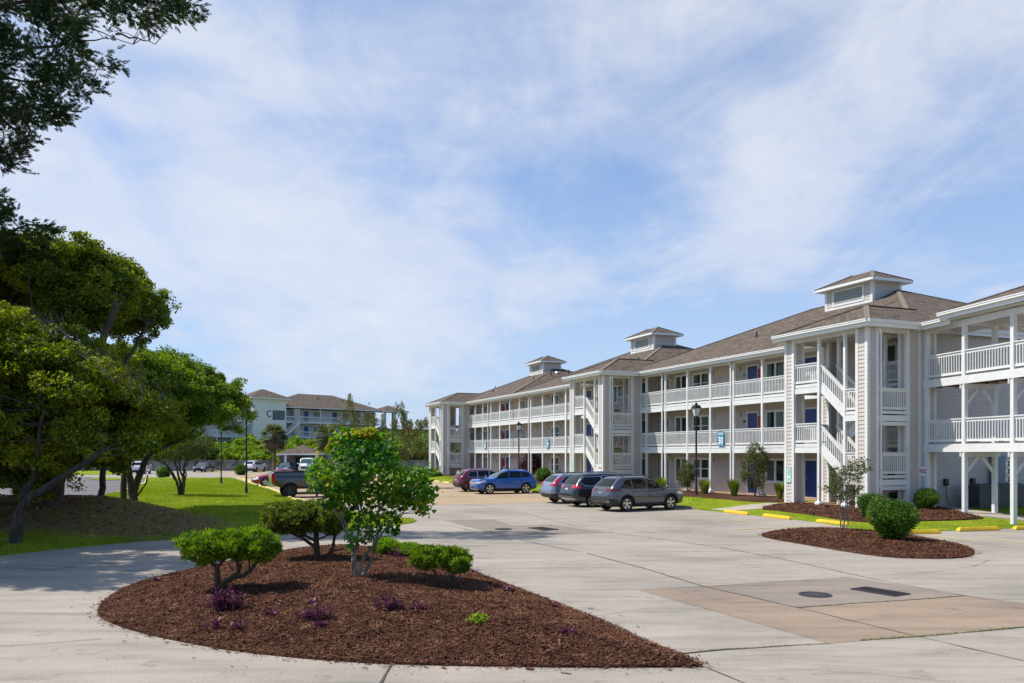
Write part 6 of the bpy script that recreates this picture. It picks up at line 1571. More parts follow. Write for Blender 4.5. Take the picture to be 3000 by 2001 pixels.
def oakE(t):                                   # small multi stem tree on the lawn
    mb = MB(); Y0 = 50.5; g_ = gz(-20.5,50.5)
    n_ = []
    for i, pp in enumerate([[(528,1456),(520,1420),(505,1390),(490,1365),(465,1350),(440,1340)], [(532,1456),(530,1420),(520,1380),(512,1350),(520,1310)], [(534,1456),(540,1420),(530,1385),(525,1360),(540,1320)], [(535,1450),(540,1400),(538,1375),(545,1350),(560,1325)], [(520,1420),(512,1395),(480,1350),(470,1330)], [(540,1420),(546,1390),(540,1370),(560,1345),(590,1330)]]):
        n_ += limb(mb, pp, Y0, .11 if i < 4 else .05, .03, 60+i, zb=g_ if i < 4 else None, yj=.5)
    poly = [(435,1330),(450,1290),(480,1265),(530,1255),(580,1262),(620,1285),(622,1310),(600,1330),(560,1345),(500,1350),(460,1350)]
    cr_, cen = crown('crown', t, 'crape', poly, Y0, 330, 60, 1.9, .36, .085, 66, .5, .8, gap=.7)
    twigs(mb, n_, cen, np.random.RandomState(9), 150, .016, 3); mb.obj('trunk', [M['oakbark'], M['greybark']], t, smooth=60)
tree('small_tree', 'small many stemmed tree with arching branches alone on the left lawn', 'tree', (-20.5,50.5,gz(-20.5,50.5)), oakE)

# --- unseen oak added just outside the picture so its crown shades the drive ---------
def oakF(t):
    mb = MB(); n_ = limb(mb, [(-560,1640),(-540,1500),(-500,1300),(-420,1100),(-330,900)], 20.5, .34, .12, 95, n=10, zb=-.1); n_ += limb(mb, [(-500,1300),(-620,1100),(-700,900)], 20.5, .2, .08, 96)
    poly = [(-1150,900),(-1050,600),(-800,250),(-500,60),(-360,120),(-290,450),(-270,600),(-270,800),(-280,950),(-300,1100),(-600,1150),(-1000,1100)]
    cr_, cen = pads('crown', t, 'oak1', poly, 20.5, 66, 2.6, 97, (1.2,.6), 26, .32, 60, .13)
    twigs(mb, n_, cen, np.random.RandomState(3), 120, .03, 6); mb.obj('trunk', [M['oakbark'], M['greybark']], t, smooth=60)
tree('live_oak', 'unseen spreading live oak added beyond the left picture edge to shade the drive', 'tree', (P(-560,1640,20.5)[0],20.5,0), oakF)

# --- cedar branches from a tall tree beyond the left edge ---------------------
def cedar_tree(t):
    Y0 = 29.0; rs = np.random.RandomState(71); mb = MB()
    trunk = wig([(-22.5,29.0,gz(-22.5,29)-.2),(-22.3,29,6),(-22.0,29,12),(-21.6,28.9,19)], 4, .01, 3)
    mb.tube(trunk, [.42-.03*i for i in range(len(trunk))], 12)
    polyA = [(-260,-40),(-100,-45),(560,-45),(575,-10),(575,5),(560,25),(582,50),(545,45),(500,42),(460,68),(440,38),(380,55),(400,70),(375,55),(330,35),(290,28),(240,15),(218,30),(218,65),(190,100),(170,85),(140,115),(110,95),(100,68),(40,60),(-260,80)]
    polyB = [(-260,60),(0,72),(50,95),(100,97),(140,120),(200,105),(260,95),(340,95),(400,100),(380,130),(405,165),(380,190),(345,190),(350,160),(345,135),(320,145),(310,170),(290,200),(285,225),(262,270),(230,265),(180,290),(215,295),(195,318),(165,325),(145,360),(120,375),(95,370),(90,395),(60,385),(65,430),(88,470),(60,470),(30,440),(15,475),(-60,480),(-260,500)]
    polyC = [(-260,560),(0,545),(15,600),(30,585),(60,570),(48,612),(100,615),(85,640),(120,650),(160,655),(120,680),(130,710),(100,735),(60,770),(0,790),(-260,800)]
    sprV = []; sprF = []; cnt = 0
    def sprays(poly, n, seed, L=.30, dens=1):
        """feathery sprays: a short axis with scale-leaf twigs along it"""
        nonlocal cnt
        r_ = np.random.RandomState(seed); kp = max(8, n//26); pc = fill(poly, Y0, kp*2, r_, 2.2)
        e = edgedist(np.stack([pc[:,0]/Y0*F+1500, HZ-(pc[:,2]-H)/Y0*F], 1), poly)*Y0/F; pc = pc[e > .22][:kp]; kp = len(pc)
        pd = np.stack([np.abs(r_.normal(.9,.3,kp)), r_.normal(0,.5,kp), r_.normal(-.05,.42,kp)], 1); pd /= np.linalg.norm(pd, axis=1)[:,None]
        k = r_.randint(0, kp, n); u0 = r_.uniform(-.6, .55, n)*r_.uniform(.7, 1.2, n); off = r_.normal(0, 1, (n,3)); off -= (off*pd[k]).sum(1)[:,None]*pd[k]
        c = pc[k]+pd[k]*u0[:,None]+off*(.17*(1-np.clip(u0+.2, 0, .8)))[:,None]
        d = pd[k]*.9+off*.35+r_.normal(0,.25,(n,3)); d /= np.linalg.norm(d, axis=1)[:,None]
        K = 38; u = r_.uniform(0, 1, (n, K)); Ls = L*r_.uniform(.6, 1.4, n)
        side = r_.normal(size=(n, K, 3)); side -= (side*d[:,None,:]).sum(2)[:,:,None]*d[:,None,:]; side /= np.linalg.norm(side, axis=2)[:,:,None]
        dirs = d[:,None,:]*1.0+side*.5; dirs /= np.linalg.norm(dirs, axis=2)[:,:,None]
        base = c[:,None,:]+d[:,None,:]*(u*Ls[:,None])[:,:,None]; ln = (.16*(1.15-u*.7))[:,:,None]; tip = base+dirs*ln
        wv = np.cross(dirs, r_.normal(size=(n,K,3))); wv /= np.linalg.norm(wv, axis=2)[:,:,None]+1e-9; wv *= .0095
        V = np.stack([base, (base+tip)/2+wv, tip, (base+tip)/2-wv], 2).reshape(-1,3)
        sprV.append(V); return c
    cA = sprays(polyA, 2900, 72); cB = sprays(polyB, 5000, 73); cC = sprays(polyC, 1700, 74)
    V = np.vstack(sprV); npobj('crown', V, np.arange(len(V)).reshape(-1,4), LM['cedar'], t)
    # solid darker foliage clumps close to the limbs
    n_ = []
    for i, pp in enumerate([[(-300,60),(0,15),(200,5),(400,0),(520,15)], [(-300,160),(0,130),(120,140),(240,120),(340,115)], [(0,15),(150,-10),(250,75),(300,95),(390,130)], [(-300,260),(0,230),(100,240),(200,250)], [(-300,300),(0,340),(60,400),(75,460)], [(-300,700),(0,690),(80,660),(140,655)], [(-300,640),(0,620),(50,590)], [(190,18),(240,60),(330,40)], [(0,330),(60,350),(130,340)], [(340,100),(400,110),(455,130)], [(290,190),(320,195),(340,198)]]):
        n_ += limb(mb, pp, Y0, .09 if pp[0][0] < 0 else .04, .012, 80+i, yj=.5)
    for c, k in ((cA,120),(cB,180),(cC,60)): twigs(mb, n_, c, rs, k, .015, 2.5)
    mb.obj('trunk', [M['oakbark'], M['greybark']], t, smooth=60)
tree('cedar_tree', 'dark cedar whose feathery branches hang in from the upper left corner', 'tree', (-22.5,29.0,gz(-22.5,29)), cedar_tree)

# --- far shrubs, palms --------------------------------------------------------
def bush_mesh(seed, n, per, rx, rz_, size, mat, r=.5):
    rs = np.random.RandomState(seed); c = rs.normal(size=(n,3)); c /= np.linalg.norm(c, axis=1)[:,None]; c[:,2] = np.abs(c[:,2])
    rad = 1+.16*np.sin(c[:,0]*5+seed)*np.cos(c[:,2]*6+c[:,1]*4); c *= (rad*rs.uniform(.72, 1, n))[:,None]
    c *= np.array([rx, rx, rz_]); V, Fc = clusters(c, r, per, rs, .8, size, .6); return npmesh('crown', V, Fc, LM[mat])
BM = [bush_mesh(101, 130, 46, 2.6, 3.0, .34, 'shrub', .62), bush_mesh(102, 130, 46, 3.1, 2.4, .34, 'shrub', .62), bush_mesh(103, 120, 46, 2.4, 3.4, .36, 'shrubdark', .62)]
r = random.Random(5); k = 0
stemm = MB(); stemm.tube([(0,0,-.2),(.1,0,.8),(.0,.1,1.8)], [.16,.12,.06], 7); stemm = stemm.mesh('trunk', M['oakbark'])
def farbush(X, Y, z, i, s, lab, grp):
    t = thing('bush', lab, 'bush', (X, Y, z), r.uniform(0, 6), grp); t.scale = (s, s, s*r.uniform(.85, 1.15)); inst('crown', BM[i], t, (0,0,0)); inst('trunk', stemm, t, (0,0,0))
for row, (Y, n, z0) in enumerate(((133.5, 13, 0), (138, 13, 0), (143, 12, 0))):
    for i in range(n):
        px = 555+i*36+r.uniform(-10, 10)+row*12; X = (px-1500)*Y/F
        if px > 1130-row*20: continue
        dark = px < 640 and row < 2
        farbush(X, Y+r.uniform(-1,1), hillz(X, Y)-.6, 2 if dark else r.choice([0,1]), r.uniform(.95, 1.25) if row == 2 else (r.uniform(.85, 1.1) if row else r.uniform(.6, .85)),
                'dark green bush behind the stone wall' if dark else 'yellow green bush covering the slope below the hotel', 'dark bushes behind the wall' if dark else 'bushes on the slope below the hotel')
for i in range(12):
    px = -260+i*72; Y = 136+r.uniform(-2, 3); X = (px-1500)*Y/F
    farbush(X, Y, 1.2, r.choice([2,0,2]), r.uniform(1.1, 1.7), 'tall bush behind the stone wall beyond the oaks', 'tall bushes beyond the oaks')
for i in range(9):
    px = 1120+i*22; Y = 134+r.uniform(-1, 1.5); X = (px-1500)*Y/F
    farbush(X, Y, 1.3, 2, r.uniform(.45, .7), 'low dark bush at the foot of the grassy dune', 'low bushes at the foot of the dune')
def palm(lab, px, Y, hgt, rad, z0, seed, group='palms behind the gatehouse'):
    X = (px-1500)*Y/F; t = thing('palm_tree', lab, 'palm tree', (X, Y, z0), 0, group); rr = random.Random(seed)
    mb = MB(); pts = [(0,0,-.2),(.08,0,hgt*.4),(.02,.05,hgt*.8),(0,0,hgt)]; mb.tube(pts, [.30,.23,.24,.28], 10)
    for i in range(26):
        a = rr.uniform(0, 6.28); z = hgt*rr.uniform(.75, 1); mb.beam((.2*math.cos(a),.2*math.sin(a),z),(.42*math.cos(a),.42*math.sin(a),z+.25), .09, .05)
    mb.obj('trunk', M['palmbark'], t)
    for nm, mat, cnt, lo, hi in (('fronds','palm',95,-.6,1.4),('dead_fronds','palmdead',40,-1.3,-.5)):
        V = []; 
        for i in range(cnt):
            a = rr.uniform(0, 6.28); e = rr.uniform(lo, hi); L = rad*rr.uniform(.5, .75); d = Vector((math.cos(a)*math.cos(e), math.sin(a)*math.cos(e), math.sin(e)))
            o = Vector((0,0,hgt)); c = o+d*L; s = d.cross(Vector((0,0,1))).normalized(); u = s.cross(d)
            V += [o+s*.02, o-s*.02, c-s*.02, c+s*.02]
            for k_ in range(15):
                f = (k_-7)/7*1.45; dd = (d*math.cos(f)+s*math.sin(f)); ln = rad*.52*rr.uniform(.8, 1.1); tip = c+dd*ln-Vector((0,0,1))*ln*.28*rr.uniform(.5,1.5); w_ = u.cross(dd).normalized()*.07; m = c+dd*ln*.5
                V += [c, m+w_, tip, m-w_]
        V = np.array([tuple(v) for v in V]); npobj(nm, V, np.arange(len(V)).reshape(-1,4), LM[mat], t)
palm('cabbage palm with brown skirt left of the gatehouse', 803, 127.5, 5.3, 2.1, 0, 1)
palm('cabbage palm half hidden above the right corner of the gatehouse', 956, 134, 3.9, 2.1, hillz(-30,134), 2)

# --- brownish feathery tree behind the redbud --------------------------------
def pine(t):
    Y0 = 66; mb = MB(); rs = np.random.RandomState(91); n_ = []
    for i, pp in enumerate([[(1150,1415),(1140,1370),(1110,1330),(1070,1290),(1040,1240)], [(1150,1415),(1160,1370),(1170,1330),(1205,1285),(1240,1250)], [(1160,1370),(1150,1310),(1150,1260),(1170,1210)], [(1110,1330),(1090,1270),(1105,1230)], [(1170,1330),(1130,1290),(1120,1260)], [(1040,1240),(1030,1210)], [(1140,1370),(1060,1330),(1000,1290)], [(1205,1285),(1190,1250),(1180,1230)]]):
        n_ += limb(mb, pp, Y0, .13 if i < 2 else .07, .025, 90+i, zb=0 if i < 2 else None, yj=.8)
    ctr = [(1030,1180,40),(1010,1215,36),(1040,1220,40),(1062,1245,34),(1078,1225,28),(1104,1232,40),(1092,1270,36),(1122,1262,30),(1150,1245,34),(1168,1195,38),(1180,1225,44),(1196,1245,34),(1172,1262,34),(1146,1285,34),(1212,1262,26),(1216,1243,20),(1236,1250,30),(1246,1238,24),(1060,1275,34),(1030,1255,32),(1120,1300,34),(1190,1290,30),(1000,1250,30),(1215,1325,34),(1240,1330,30),(1190,1335,34),(1165,1320,30),(1232,1300,22),(1090,1310,34),(1140,1330,34)]
    C_ = []
    for px, py, hh in ctr:
        for j in range(4):
            q = P(px+rs.normal(0,7), py+rs.normal(0,5), Y0); C_.append((q[0], q[1]+rs.normal(0,1.0), q[2], hh))
    pts = []
    for X, Y, Z, hh in C_:
        m = 130; hgt = hh*Y0/F*.9; u = rs.uniform(-1, 1, m); rad = .24*(1-np.abs(u)**1.6)+.03; a = rs.uniform(0, 6.28, m); pts.append(np.stack([X+rad*np.cos(a)*rs.uniform(.3,1,m), Y+rad*np.sin(a), Z+u*hgt/2], 1))
    A = np.vstack(pts); V, Fc = leaves(A, .17, rs, .22, .9); npobj('crown', V, Fc, LM['pine'], t)
    twigs(mb, n_, np.array([c[:3] for c in C_]), rs, 110, .022, 5); mb.obj('trunk', [M['oakbark'], M['greybark']], t, smooth=60)
tree('feathery_tree', 'sparse brownish tree with upright plumes behind the redbud', 'tree', (P(1150,1415,66)[0],66,0), pine)

# --- junipers of the near island ---------------------------------------------
def needle_crown(name, t, mat, poly, Y0, n, depth, seed, L=.075, per=9, taper=1, wd=.011, clump=0):
    rs = np.random.RandomState(seed)
    if clump:
        cc = fill(poly, Y0, clump, rs, depth, taper=taper); k = rs.randint(0, clump, n); c = cc[k]+rs.normal(0, 1, (n,3))*np.array([.05,.05,.035])*(L/.1)
    else: c = fill(poly, Y0, n, rs, depth, taper=taper)
    d = rs.normal(size=(n,3)); d[:,2] = np.abs(d[:,2])*.9+.25; d /= np.linalg.norm(d, axis=1)[:,None]
    dd = d[:,None,:]*.75+rs.normal(size=(n,per,3))*.5; dd /= np.linalg.norm(dd, axis=2)[:,:,None]
    base = c[:,None,:]+rs.normal(0,.012,(n,per,3)); ln = (L*rs.uniform(.6,1.3,(n,per)))[:,:,None]; tip = base+dd*ln
    wv = np.cross(dd, rs.normal(size=(n,per,3))); wv /= np.linalg.norm(wv, axis=2)[:,:,None]+1e-9; wv *= wd
    m = base*.45+tip*.55
    V = np.stack([base, m+wv, tip, m-wv], 2).reshape(-1,3); npobj(name, V, np.arange(len(V)).reshape(-1,4), LM[mat], t); return c
def juniper1(t):
    Y0 = onA(640,1730)[1]; z5 = lambda L: pxpoly(L, (500,1500), 4.702)
    poly = z5([(125,375),(220,365),(330,340),(450,345),(560,330),(700,310),(860,300),(1000,285),(1130,262),(1240,280),(1330,350),(1400,380),(1435,460),(1410,560),(1370,610),(1300,660),(1200,640),(1080,600),(950,615),(820,660),(700,630),(620,610),(560,650),(470,700),(420,640),(330,600),(280,620),(235,500),(170,440)])
    c = needle_crown('crown', t, 'jun', poly, Y0, 9500, .72, 201, .095, 9, wd=.009, clump=260)
    mb = MB(); zb = onA(640,1730)[2]-.04
    n_ = limb(mb, z5([(640,1100),(650,980),(640,850),(640,760)]), Y0, .062, .045, 301, zb=zb, n=9)
    n_ += limb(mb, z5([(640,760),(560,700),(520,640),(450,560)]), Y0, .036, .016, 302, yj=.12)
    n_ += limb(mb, z5([(640,760),(700,690),(750,640),(820,560)]), Y0, .034, .016, 303, yj=.12)
    n_ += limb(mb, z5([(670,1060),(760,960),(860,900),(920,850),(940,760),(900,660),(860,600)]), Y0, .060, .026, 304, yj=.05, n=9)
    n_ += limb(mb, z5([(880,900),(1000,880),(1100,800),(1180,700),(1250,640),(1330,560)]), Y0, .048, .02, 305, yj=.1)
    n_ += limb(mb, z5([(960,780),(975,680),(990,600)]), Y0, .02, .012, 306); n_ += limb(mb, z5([(1085,800),(1080,680),(1070,600)]), Y0, .018, .01, 307)
    n_ += limb(mb, z5([(860,800),(800,740),(790,700)]), Y0, .016, .008, 308)
    twigs(mb, n_, c, np.random.RandomState(1), 120, .010, 1.2); mb.obj('trunk', M['darkbark'], t, smooth=60)
x, y, z = onA(640,1730); tree('trimmed_juniper', 'bright green flat topped juniper at the front left of the big mulch island', 'juniper', (x,y,z), juniper1, 'flat trimmed junipers on the big island')
def juniper2(t):
    Y0 = onA(928,1636)[1]; c7 = lambda L: pxpoly(L, (250,1300), 1.959)
    poly = c7([(1035,385),(1060,358),(1150,352),(1280,345),(1400,350),(1480,372),(1495,470),(1430,515),(1370,500),(1300,500),(1230,508),(1180,500),(1110,508),(1060,485),(1040,440)])
    c = needle_crown('crown', t, 'jun2', poly, Y0, 10500, 1.0, 202, .085, 9, wd=.011, clump=430)
    mb = MB(); zb = onA(928,1636)[2]-.04
    n_ = limb(mb, c7([(1330,658),(1328,600),(1325,540),(1320,480)]), Y0, .085, .055, 311, zb=zb, n=10)
    n_ += limb(mb, c7([(1320,590),(1260,550),(1190,515),(1120,490)]), Y0, .05, .02, 312, yj=.1); n_ += limb(mb, c7([(1325,560),(1270,530),(1200,510),(1160,480)]), Y0, .04, .016, 313, yj=.2)
    n_ += limb(mb, c7([(1345,655),(1400,630),(1425,590),(1430,540),(1440,490)]), Y0, .045, .03, 314); n_ += limb(mb, c7([(1340,545),(1380,530),(1420,510)]), Y0, .024, .014, 315)
    n_ += limb(mb, c7([(1250,552),(1215,545),(1185,542)]), Y0, .014, .008, 316); n_ += limb(mb, c7([(1400,625),(1440,610),(1485,605)]), Y0, .03, .012, 317)
    twigs(mb, n_, c, np.random.RandomState(2), 140, .010, 1.4); mb.obj('trunk', M['darkbark'], t, smooth=60)
x, y, z = onA(928,1636); tree('trimmed_juniper', 'dull green juniper with dark thick trunk at the back of the mulch island', 'juniper', (x,y,z), juniper2, 'flat trimmed junipers on the big island')
def juniper3(t):
    Y0 = onA(1310,1722)[1]; c7 = lambda L: pxpoly(L, (250,1300), 1.959)
    poly = c7([(1880,640),(1900,612),(1960,600),(2050,597),(2130,605),(2185,632),(2205,680),(2185,728),(2120,735),(2060,700),(2000,702),(1970,722),(1930,705),(1885,680)])
    c = needle_crown('crown', t, 'jun', poly, Y0, 5200, .48, 203, .06, 8, wd=.008, clump=180)
    mb = MB(); zb = onA(1305,1726)[2]-.03
    n_ = limb(mb, c7([(2068,838),(2040,795),(2010,755),(1990,710),(1980,680)]), Y0, .035, .02, 321, zb=zb); n_ += limb(mb, c7([(2108,835),(2110,780),(2125,720),(2130,680)]), Y0, .026, .016, 322, zb=zb)
    n_ += limb(mb, c7([(2112,800),(2085,740),(2080,690)]), Y0, .014, .008, 323); n_ += limb(mb, c7([(2112,800),(2150,760),(2160,710)]), Y0, .014, .008, 324)
    twigs(mb, n_, c, np.random.RandomState(3), 60, .007, 1); mb.obj('trunk', M['darkbark'], t, smooth=60)
x, y, z = onA(1310,1722); tree('trimmed_juniper', 'small rounded juniper on thin stems at the right of the mulch island', 'juniper', (x,y,z), juniper3, 'flat trimmed junipers on the big island')
# --- redbud --------------------------------------------------------------------
def heart(cen, size, rs, bias):
    n = len(cen); nrm = rs.normal(size=(n,3))*.55+np.array(bias); nrm /= np.linalg.norm(nrm, axis=1)[:,None]
    dn = rs.normal(size=(n,3))*.5+np.array([0,0,-.9]); dn -= (dn*nrm).sum(1)[:,None]*nrm; dn /= np.linalg.norm(dn, axis=1)[:,None]; s = np.cross(nrm, dn)
    L = (size*rs.uniform(.55, 1.25, n))[:,None]
    pr = [(-.42,.0,.0),(-.52,.22,.03),(-.38,.46,.08),(-.05,.50,.12),(.28,.30,.07),(.58,0,-.06),(.28,-.30,.07),(-.05,-.50,.12),(-.38,-.46,.08),(-.52,-.22,.03)]
    V = np.stack([cen+dn*L*a+s*L*b+nrm*L*(c-.05) for a, b, c in pr], 1).reshape(-1,3)
    return V, np.arange(10*n).reshape(n,10)
def redbud(t):
    Y0 = onA(1048,1688)[1]; zb = onA(1048,1688)[2]-.04; z4 = lambda L: pxpoly(L, (930,1240), 3.408); rs = np.random.RandomState(401)
    poly = z4([(-10,400),(40,330),(90,250),(140,160),(230,100),(300,65),(400,85),(480,55),(560,62),(600,130),(650,150),(720,220),(800,260),(850,310),(900,400),(960,430),(1040,440),(1110,440),(1120,530),(1090,600),(1150,640),(1190,690),(1130,740),(1140,860),(1090,890),(1010,880),(960,830),(900,790),(860,860),(800,860),(740,840),(640,810),(560,770),(480,800),(400,770),(330,800),(240,840),(180,860),(90,830),(90,700),(-60,640),(-110,560),(-60,450)])
    c = fill(poly, Y0, 5200, rs, .95); c = c+rs.normal(0, .06, c.shape)
    bl = np.sin(c[:,0]*4.3+1)*np.sin(c[:,2]*5.1)+.7*np.sin(c[:,1]*4+c[:,2]*3); c = c[bl > -.55]
    top = z4([(0,0)])
    V, Fc = heart(c, .084, rs, (-.35,-.5,.6)); npobj('crown', V, Fc, LM['redbud'], t)
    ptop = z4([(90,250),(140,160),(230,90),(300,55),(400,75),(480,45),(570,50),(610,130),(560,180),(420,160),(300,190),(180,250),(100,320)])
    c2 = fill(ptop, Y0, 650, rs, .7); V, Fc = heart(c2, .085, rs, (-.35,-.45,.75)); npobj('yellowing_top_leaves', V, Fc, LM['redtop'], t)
    low = z4([(280,850),(420,820),(560,800),(640,850),(720,880),(800,900),(840,1000),(800,1120),(700,1100),(640,1060),(560,1150),(600,1300),(560,1280),(480,1200),(420,1240),(320,1300),(290,1220),(240,1130),(330,1050),(300,940)])
    c3 = fill(low, Y0, 620, rs, .5); V, Fc = heart(c3, .075, rs, (-.35,-.45,.75)); npobj('lower_leaves', V, Fc, LM['redbud'], t)
    mb = MB(); n_ = []
    S = [([(1034,1686),(1033,1640),(1036,1600),(1018,1560),(1005,1500),(990,1440),(975,1390)], .030), ([(1042,1687),(1040,1640),(1044,1590),(1052,1540),(1050,1490),(1042,1430),(1040,1370)], .040),
         ([(1046,1687),(1056,1655),(1070,1625),(1092,1600),(1110,1555),(1110,1490),(1105,1420),(1110,1360)], .042), ([(1056,1687),(1080,1660),(1096,1620),(1102,1585),(1080,1545),(1062,1500),(1052,1440),(1060,1380)], .040),
         ([(1100,1595),(1120,1560),(1150,1530),(1180,1505),(1192,1475),(1190,1430)], .026), ([(1036,1600),(1020,1580),(1000,1520),(960,1450),(950,1410)], .020), ([(1105,1500),(1140,1460),(1165,1420),(1200,1400)], .018), ([(1050,1490),(1020,1440),(1000,1380),(1010,1330)], .018), ([(1110,1490),(1120,1420),(1150,1360)], .018), ([(1190,1440),(1220,1430),(1250,1440)], .012), ([(1042,1440),(1060,1380),(1080,1320)], .016)]
    for i, (pp, r0) in enumerate(S): n_ += limb(mb, pp, Y0, r0, .009, 410+i, zb=zb if i < 4 else None, yj=.12)
    twigs(mb, n_, np.vstack([c, c3]), rs, 260, .007, 1.2); mb.obj('trunk', M['greybark'], t, smooth=60)
x, y, z = onA(1048,1688); tree('redbud_tree', 'redbud tree with large heart shaped leaves on the big mulch island', 'tree', (x,y,z), redbud)
def fern(t):
    Y0 = onA(1200,1632)[1]; c7 = lambda L: pxpoly(L, (250,1300), 1.959)
    needle_crown('crown', t, 'lime', c7([(1660,580),(1700,540),(1760,548),(1800,578),(1850,572),(1900,578),(1945,600),(1935,650),(1880,665),(1800,650),(1740,625),(1700,640),(1665,630)]), Y0, 4200, .4, 204, .06, 8, wd=.007)
    mb = MB(); 
    for i in range(14): limb(mb, [(1110+i*9,1640),(1112+i*9,1622),(1108+i*10,1605)], Y0, .008, .004, 500+i, yj=.2)
    mb.obj('stems', M['oakbark'], t)
x, y, z = onA(1180,1634); tree('feathery_shrub', 'low lime green feathery shrub behind the small juniper on the island', 'shrub', (x,y,z), fern)
# --- purple spreading plants ------------------------------------------------------
def purple(px, py, w_, h_, lab, mat='purple', isl=onA, grp='purple leaved plants on the big mulch island'):
    x, y, z = isl(px, py); rs = np.random.RandomState(int(px)); sw = w_*y/F/2; sh = h_*y/F; n = max(5, int(w_*h_/150))
    cen = np.stack([x+rs.normal(0,.42,n)*sw, y+rs.normal(0,.30,n)*sw, np.zeros(n)], 1); V = []; mb = MB()
    for c in cen:
        base = Vector((c[0], c[1], z)); hh = sh*rs.uniform(.35, 1); top = base+Vector((rs.normal(0,.05), rs.normal(0,.05), hh)); mb.tube([base, top], [.006,.004], 4, cap=False)
        for k in range(7):
            t_ = rs.uniform(.2, 1); p = base.lerp(top, t_); a = rs.uniform(0, 6.28); e = rs.uniform(-.1, .9); d = Vector((math.cos(a)*math.cos(e), math.sin(a)*math.cos(e), math.sin(e))); s = d.cross(Vector((0,0,1))).normalized()*.014
            L = rs.uniform(.06, .12); m = p+d*L*.5+Vector((0,0,.012)); V += [p, m+s, p+d*L, m-s]
    t = thing('purple_plant' if mat == 'purple' else 'lime_plant', lab, 'plant', (x, y, z), 0, grp); V = np.array([tuple(v) for v in V]); npobj('leaves', V, np.arange(len(V)).reshape(-1,4), LM[mat], t); mb.obj('stems', LM[mat], t); relocate(t)
c7 = lambda x, y: (250+x/1.959, 1300+y/1.959)
for X_, Y_, w_, h_, lab in ((800,955,140,62,'largest clump of purple leaves at the foot of the bright juniper'), (1065,985,22,16,'tiny purple sprig right of the largest purple clump'), (1315,1012,100,36,'reddish purple clump in the middle of the mulch island'),
        (755,1070,40,26,'small purple tuft below the largest purple clump'), (870,1068,34,26,'small purple tuft right of another small tuft below the big clump'), (1735,958,84,44,'purple clump in the mulch below the redbud'), (1900,958,46,22,'small purple sprigs just right of the clump below the redbud'),
        (405,796,30,20,'small purple tuft near the left rim of the mulch island'), (1780,655,60,30,'purple clump in front of the lime green feathery shrub'), (1885,712,26,20,'purple sprig left of the small juniper'), (2080,735,70,26,'purple flowers under the small juniper'), (1355,1050,30,16,'tiny purple sprigs below the reddish purple clump'), (1300,918,18,10,'lone tiny purple sprig above the reddish purple clump'), (2230,745,18,10,'lone tiny purple sprig just below the small juniper')):
    px, py = c7(X_, Y_); purple(px, py, w_, h_, lab)
px, py = c7(2240,1030); purple(px, py, 60, 26, 'small bright lime green plant alone on the front right of the mulch', 'lime', grp='small lime plants')
px, py = c7(1855,702); purple(px, py, 34, 14, 'tiny lime green plant left of the small juniper', 'lime', grp='small lime plants')
for px, py, lab in ((1660,1858,'small purple sprigs on the right slope of the mulch island'), (1625,1782,'purple sprig at the right rim of the mulch island'), (1488,1735,'tiny purple sprigs near the upper right rim of the island')):
    purple(px, py, 34, 20, lab)
# --- boxwoods by the near tower -----------------------------------------------
def boxwood(lab, poly, Y0, base, n, per, depth, seed, grp='rounded green bushes by the near stair tower', size=.05, r=.11):
    def f(t):
        rs = np.random.RandomState(seed); cen = fill(poly, Y0, n, rs, depth); V, Fc = clusters(cen, r, per, rs, 1, size, .55, .25); npobj('crown', V, Fc, LM['box'], t)
        mb = MB(); b = Vector(base)
        ci = cen[rs.choice(n, 26)]
        for i, c in enumerate(ci): mb.tube([b+Vector((rs.normal(0,.05), rs.normal(0,.05), -.05)), b.lerp(Vector(c), .5)+Vector((0,0,.05)), Vector(c)], [.028,.02,.008], 5, cap=False)
        mb.obj('stems', M['oakbark'], t)
    return tree('round_bush', lab, 'bush', base, f, grp)
def ell(x0, x1, y0, y1, n=22, sq=.85, seed=0, j=.035):
    r_ = random.Random(seed); cx, cy, a, b = (x0+x1)/2, (y0+y1)/2, (x1-x0)/2, (y1-y0)/2; o = []
    for k in range(n):
        t = 2*math.pi*k/n; c, s = math.cos(t), math.sin(t); f = 1+r_.uniform(-j, j)*2; o.append((cx+a*f*math.copysign(abs(c)**sq, c), cy+b*f*math.copysign(abs(s)**sq, s)))
    return o
x, y, z = onB(2615,1580); boxwood('largest round glossy bush standing on the small mulch island', [(2547,1500),(2553,1475),(2585,1466),(2625,1468),(2665,1478),(2686,1500),(2680,1530),(2660,1550),(2650,1570),(2610,1577),(2585,1570),(2565,1540),(2550,1520)], y, (x,y,z), 1500, 16, .78, 501)
x, y, z = G(2540,1516); boxwood('round bush partly hidden behind the largest bush on its left', [(2513,1475),(2518,1455),(2545,1447),(2580,1450),(2596,1465),(2600,1495),(2585,1510),(2560,1517),(2530,1508),(2522,1490)], y, (x,y,z), 1000, 15, .6, 502)
x, y, z = G(2640,1484); boxwood('smallest round bush behind the largest bush against the tower', ell(2610,2673,1440,1474,seed=3), y, (x,y,z), 650, 14, .5, 503)
x, y, z = G(2713,1496); boxwood('round bush on thin stems below the red lettered white sign', ell(2681,2749,1434,1486,seed=4)[:], y, (x,y,z), 900, 14, .5, 504)
# far shrubs on the lawn edge and by buildings
x, y, z = G(480,1400); boxwood('round dark bush beyond the small lawn tree', ell(460,494,1368,1400,seed=5), y, (x,y,z), 300, 22, 1.0, 505, 'round bushes at the far lawn edge', .12, .25)
x, y, z = G(706,1392); boxwood('round bush left of the white car at the far lawn edge', ell(690,722,1361,1391,seed=6), y, (x,y,z), 300, 22, 1.0, 506, 'round bushes at the far lawn edge', .12, .25)
